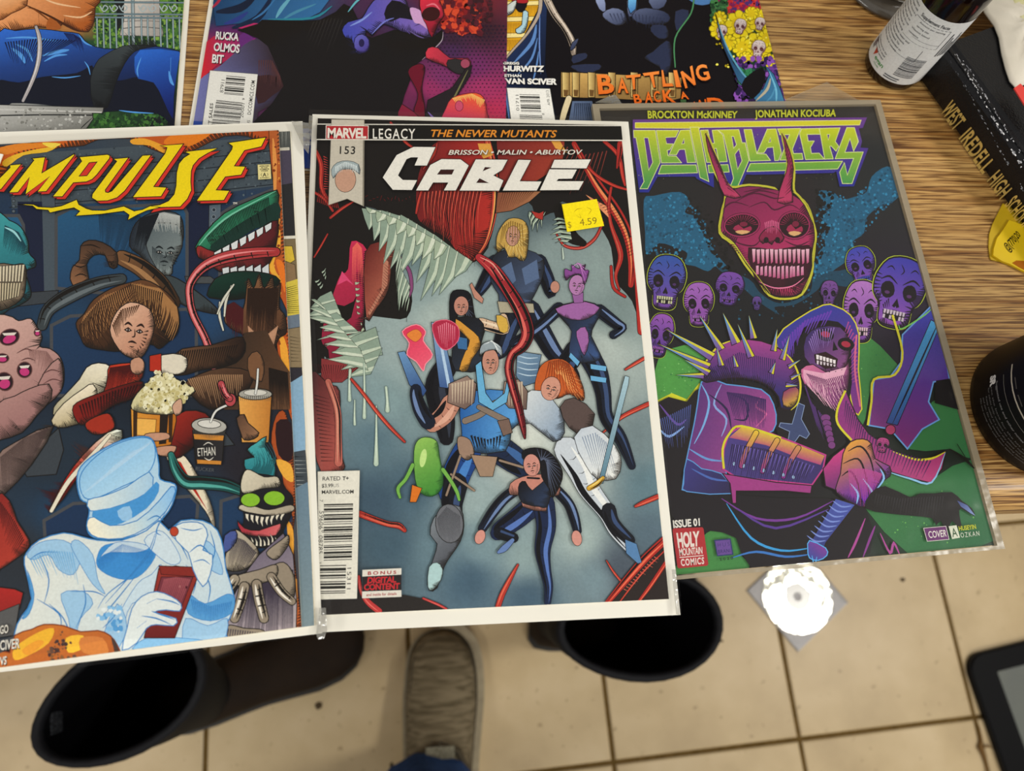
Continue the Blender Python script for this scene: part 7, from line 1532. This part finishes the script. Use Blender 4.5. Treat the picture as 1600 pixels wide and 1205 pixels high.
def shoe_v(grow=0.0, n=24):
    V, F = [], []
    for d, hw, h, dx in secs:
        for k in range(n):
            a = 2*math.pi*k/n; c, q = math.cos(a), math.sin(a)
            V.append((SX_+dx+hw*math.copysign(abs(c)**.85, c), SY_-.004-d, .016+(h-.016)*(.5+.5*math.copysign(abs(q)**.8, q))+.0012*math.sin(d*260)*max(0, q)))
    for j in range(len(secs)-1):
        for k in range(n): F.append([j*n+k, j*n+(k+1) % n, (j+1)*n+(k+1) % n, (j+1)*n+k])
    F.append(list(range(n))[::-1]); F.append([(len(secs)-1)*n+k for k in range(n)])
    return V, F
sh_ = mesh('shoe', *shoe_v(), M_CAN, pr, smooth=True); sh_['label'] = 'grey-brown canvas slip-on shoe'
def outl(g): return [(SX_+dx+hw+g, SY_+g*.7-.004-d) for d, hw, h, dx in secs] + [(SX_+dx-hw-g*.4, SY_-.004-d) for d, hw, h, dx in secs[::-1]]
v1 = catmull(outl(.015), True, 3)[::-1]; v2 = catmull(outl(.004), True, 3)[::-1]; n = len(v1)
def slab(a, z0, b, z1):
    V = [(p[0], p[1], z0) for p in a]+[(p[0], p[1], z1) for p in b]; n = len(a)
    return V, [list(range(n)), list(range(n, 2*n))[::-1]]+[[i, n+i, n+(i+1) % n, (i+1) % n] for i in range(n)]
mesh('sole', *slab(v1, 0.0003, v1, .020), mat('grey_foam_sole', '#a89c80', .8, noise=(80, '#8a7e66', .3)), sh_)
mesh('welt', *slab(v2, .020, catmull(outl(-.003), True, 3)[::-1], .029), mat('dark_welt', '#3c3424', .9), sh_)
def tubev(path, rad, n=10):
    V, F = [], []
    for i, p in enumerate(path):
        p = Vector(p); a = Vector(path[max(0, i-1)]); c = Vector(path[min(len(path)-1, i+1)]); d = (c-a).normalized(); u = d.orthogonal().normalized(); w_ = d.cross(u); r_ = rad[i] if isinstance(rad, (list, tuple)) else rad
        if i and True:
            u = (pu - d*pu.dot(d)).normalized(); w_ = d.cross(u)
        pu = u
        for k in range(n): t = 2*math.pi*k/n; V.append(tuple(p+u*r_*math.cos(t)+w_*r_*math.sin(t)))
    for j in range(len(path)-1):
        for k in range(n): F.append([j*n+k, j*n+(k+1) % n, (j+1)*n+(k+1) % n, (j+1)*n+k])
    F.append(list(range(n))[::-1]); F.append([(len(path)-1)*n+k for k in range(n)])
    return V, F
mesh('seam', *tubev([(SX_+.040, SY_-.20, .080), (SX_+.043, SY_-.15, .060), (SX_+.043, SY_-.10, .052), (SX_+.040, SY_-.05, .046), (SX_+.028, SY_-.025, .042), (SX_, SY_-.014, .0395), (SX_-.028, SY_-.025, .042), (SX_-.040, SY_-.05, .046), (SX_-.043, SY_-.10, .052), (SX_-.043, SY_-.15, .060), (SX_-.040, SY_-.20, .080)], .0014, 6), mat('canvas_seam', '#4a4130', .9), sh_, smooth=True)
mesh('tongue_band', *tubev([(SX_-.040, SY_-.195, .075), (SX_-.025, SY_-.165, .088), (SX_, SY_-.155, .092), (SX_+.025, SY_-.165, .088), (SX_+.040, SY_-.195, .075)], .0045, 8), mat('canvas_band', '#453c2b', .9), sh_, smooth=True)
mesh('tongue_label', *boxvf(SX_-.020, SX_+.020, SY_-.172, SY_-.156, .098, .1005), mat('grey_label', '#5c5642', .8, noise=(500, '#8a8672', .12)), sh_)
mesh('side_tab', *merge([prism([(SX_-.050, SY_-.205), (SX_-.064, SY_-.192), (SX_-.068, SY_-.178), (SX_-.072, SY_-.180), (SX_-.071, SY_-.200), (SX_-.056, SY_-.213)], .060, .066)]), mat('brown_tab', '#54462c', .9), sh_)
# jeans: one tapering tube from hem to knee and on along the thigh
def ell(c, rx, ry, up, n=28, wob=0.0):
    d = Vector(up).normalized(); u = Vector((1, 0, 0)); u = (u-d*u.dot(d)).normalized(); w_ = d.cross(u)
    return [tuple(Vector(c)+u*rx*math.cos(2*math.pi*k/n)*(1+wob*math.sin(k*2.1))+w_*ry*math.sin(2*math.pi*k/n)*(1+wob*math.cos(k*1.7))) for k in range(n)]
rings = [ell((-.022, -.268, .082), .078, .074, (0, -.05, 1), wob=.03), ell((-.022, -.271, .11), .077, .072, (0, -.05, 1), wob=.03), ell((-.018, -.276, .15), .070, .070, (0, -.05, 1), wob=.05), ell((-.008, -.29, .25), .064, .072, (0, -.12, 1), wob=.03), ell((-.01, -.32, .38), .072, .08, (0, -.3, 1)),
         ell((-.012, -.37, .48), .076, .082, (0, -.9, .8)), ell((-.014, -.46, .52), .08, .08, (0, -1, .15)), ell((-.02, -.62, .53), .088, .085, (0, -1, 0)), ell((-.03, -.80, .54), .095, .09, (0, -1, 0))]
V = [p for r_ in rings for p in r_]; n = 28; F = [[j*n+k, j*n+(k+1) % n, (j+1)*n+(k+1) % n, (j+1)*n+k] for j in range(len(rings)-1) for k in range(n)]
F.append([(len(rings)-1)*n+k for k in range(n)])
jn = mesh('jeans', V, F, mat('blue_denim', '#2a4272', .9, .1, noise=(140, '#38558a', .25), bump=.4), pr, smooth=True); jn['label'] = 'dark blue denim hem and leg'
lg = [ell((-.005, -.245, .06), .036, .040, (0, 0, 1)), ell((-.005, -.255, .10), .034, .038, (0, 0, 1)), ell((-.006, -.27, .16), .038, .042, (0, -.1, 1)), ell((-.008, -.295, .27), .048, .052, (0, -.2, 1)), ell((-.01, -.33, .40), .05, .05, (0, -.4, 1))]
V = [p for r_ in lg for p in r_]; F = [[j*n+k, j*n+(k+1) % n, (j+1)*n+(k+1) % n, (j+1)*n+k] for j in range(len(lg)-1) for k in range(n)] + [list(range(n))[::-1], [(len(lg)-1)*n+k for k in range(n)]]
mesh('leg', V, F, mat('skin', '#b98a6c', .6), pr, smooth=True)

# --- disc in a square paper sleeve
def pxpoly(pl, z): return [(q.x, q.y) for q in [at(x, y, z) for x, y in pl]]
cs = [Vector((*at(1166, 923, 0).xy, 0)), Vector((*at(1247, 1020, 0).xy, 0))]
e1 = (cs[1]-cs[0]).normalized(); e2 = Vector((-e1.y, e1.x, 0)); sl = 0.125
cc = cs[0]+e1*sl/2+e2*sl/2
sv = thing('disc_sleeve', (cc.x, cc.y, 0), 'square translucent white disc sleeve lying on the floor tiles below the rigid sleeved comic', 'disc sleeve')
def sq(s0, s1, t0, t1): return [tuple((cs[0]+e1*a+e2*b_).xy) for a, b_ in ((s0, t0), (s1, t0), (s1, t1), (s0, t1))]
M_SLV = mat('sleeve_paper', '#aeabab', .6, .1)
mesh('sleeve_back', *prism(sq(0, sl, 0, sl), .0003, .0008), M_SLV, sv)
M_WIN = plastic_film('sleeve_window', 0.01, 0.35, 0.14, '#b8b6b4', 0.2, 60)
mesh('sleeve_front', *prism(sq(0, sl, 0, sl), .0024, .0026), M_WIN, sv)
mesh('sleeve_edge', *merge([prism(sq(0, sl, 0, .002), .0008, .0024), prism(sq(0, sl, sl-.002, sl), .0008, .0024), prism(sq(0, .002, 0.002, sl-.002), .0008, .0024)]), M_SLV, sv)
md = bpy.data.materials.new('mirror_disc'); md.use_nodes = True; b = md.node_tree.nodes['Principled BSDF']; b.inputs['Base Color'].default_value = hl('#b4b4a4'); b.inputs['Metallic'].default_value = 1; b.inputs['Roughness'].default_value = 0.1
nt = md.node_tree; tc = nt.nodes.new('ShaderNodeTexCoord'); nn = nt.nodes.new('ShaderNodeTexNoise'); nn.inputs['Scale'].default_value = 38; nt.links.new(tc.outputs['Object'], nn.inputs[0]); bq = nt.nodes.new('ShaderNodeBump'); bq.inputs['Strength'].default_value = .3; bq.inputs['Distance'].default_value = .004; nt.links.new(nn.outputs[0], bq.inputs['Height']); nt.links.new(bq.outputs[0], b.inputs['Normal'])
dc = thing('disc', (cc.x, cc.y, .0009), 'shiny silver disc inside the white sleeve on the floor', 'disc')
def annulus(r0, r1, z0, z1, n=64):
    V = []; 
    for r, z in ((r0, z0), (r1, z0), (r1, z1), (r0, z1)): V += [(cc.x+r*math.cos(2*math.pi*k/n), cc.y+r*math.sin(2*math.pi*k/n), z) for k in range(n)]
    return V, [[j*n+k, j*n+(k+1) % n, ((j+1) % 4)*n+(k+1) % n, ((j+1) % 4)*n+k] for j in range(4) for k in range(n)]
mesh('data_surface', *annulus(.0225, .0598, .0010, .0021), md, dc, smooth=False)
mesh('clear_hub', *annulus(.0075, .0225, .0010, .0020), mat('clear_hub_plastic', '#b0aea0', .2, .6), dc)

# --- black tablet lower right
c0 = at(1508, 1026, .012); xa = (at(1600, 1010, .012)-at(1520, 1030, .012)); ta_ = math.atan2(xa.y, xa.x)
u = Vector((math.cos(ta_), math.sin(ta_), 0)); v_ = Vector((u.y, -u.x, 0))
tb = thing('tablet', (c0.x+.1, c0.y-.15, 0), 'black tablet with rounded corners and grey screen on the floor at the lower right', 'tablet')
def rr_poly(x0, y0, x1, y1, r, n=6):
    P = []
    for cx, cy, a0 in ((x1-r, y0+r, -90), (x1-r, y1-r, 0), (x0+r, y1-r, 90), (x0+r, y0+r, 180)):
        for k in range(n+1):
            a = math.radians(a0+90*k/n); P.append((cx+r*math.cos(a), cy+r*math.sin(a)))
    return [tuple((Vector((c0.x, c0.y, 0))+u*x+v_*y).xy) for x, y in P][::-1]
mesh('case', *prism(rr_poly(0, 0, .26, .36, .03), .0003, .010), M_BLACKP, tb)
mesh('bezel', *slab(rr_poly(0.0005, 0.0005, .2595, .3595, .03)[::-1], .010, rr_poly(.003, .003, .257, .357, .028)[::-1], .0125), mat('glossy_bezel', '#040406', .5, .1), tb)
mesh('screen', *prism(rr_poly(.046, .034, .214, .32, .002, 2), .0125, .0128), mat('grey_screen', '#5c605c', .4, .3, noise=(20, '#646861', .3)), tb)
# --- crumbs and a twig
rr = random.Random(5)
def crumb(x, y, s_, name, label, cat, grp=None, colr='#4a3a22'):
    c = at(x, y, 0); V = []; F = []
    for j in range(5):
        for k in range(7):
            a = 2*math.pi*k/7; ph = math.pi*j/4; V.append((c.x+s_*math.sin(ph)*math.cos(a)*rr.uniform(.6, 1.3), c.y+s_*.7*math.sin(ph)*math.sin(a)*rr.uniform(.6, 1.3), s_*.35*(1-math.cos(ph))*.5+.0002))
    for j in range(4):
        for k in range(7): F.append([j*7+k, j*7+(k+1) % 7, (j+1)*7+(k+1) % 7, (j+1)*7+k])
    o = mesh(name, V, F, mat('dirt', colr, .9), None, loc=(c.x, c.y, 0)); return tagd(o, label, cat, grp)
crumb(498, 1103, .0065, 'dirt_crumb', 'small dark dirt crumb on the tile between left boot and shoe', 'crumb')
crumb(1410, 906, .005, 'dirt_crumb', 'small dark dirt crumb on the tile right of the disc sleeve', 'crumb')
crumb(1080, 904, .010, 'dirt_crumb', 'black crumb at the lower edge of the rigid sleeved comic', 'crumb', colr='#120d08')
crumb(1127, 1002, .003, 'dirt_crumb', 'tiny dark speck beside the right boot opening', 'crumb')
tw = []
for k, (x, y) in enumerate([(1524, 1120), (1530, 1140), (1533, 1155), (1531, 1168), (1537, 1180), (1541, 1195), (1542, 1215)]): p = at(x, y, .003); tw.append((p.x, p.y, .003+.001*(k % 2)))
V1 = tubev(tw, [.0008, .0012, .002, .0045, .0035, .0015, .001], 8)
q = at(1541, 1170, .003); V2 = tubev([tw[3], (q.x+.004, q.y+.004, .005), (q.x+.010, q.y, .003)], [.002, .0015, .0008], 6)
o = mesh('twig', *merge([V1, V2]), mat('dry_brown', '#6a4c20', .9), None, loc=tw[3], smooth=True); tagd(o, 'dry brown curled twig on the grout beside the black tablet', 'twig')
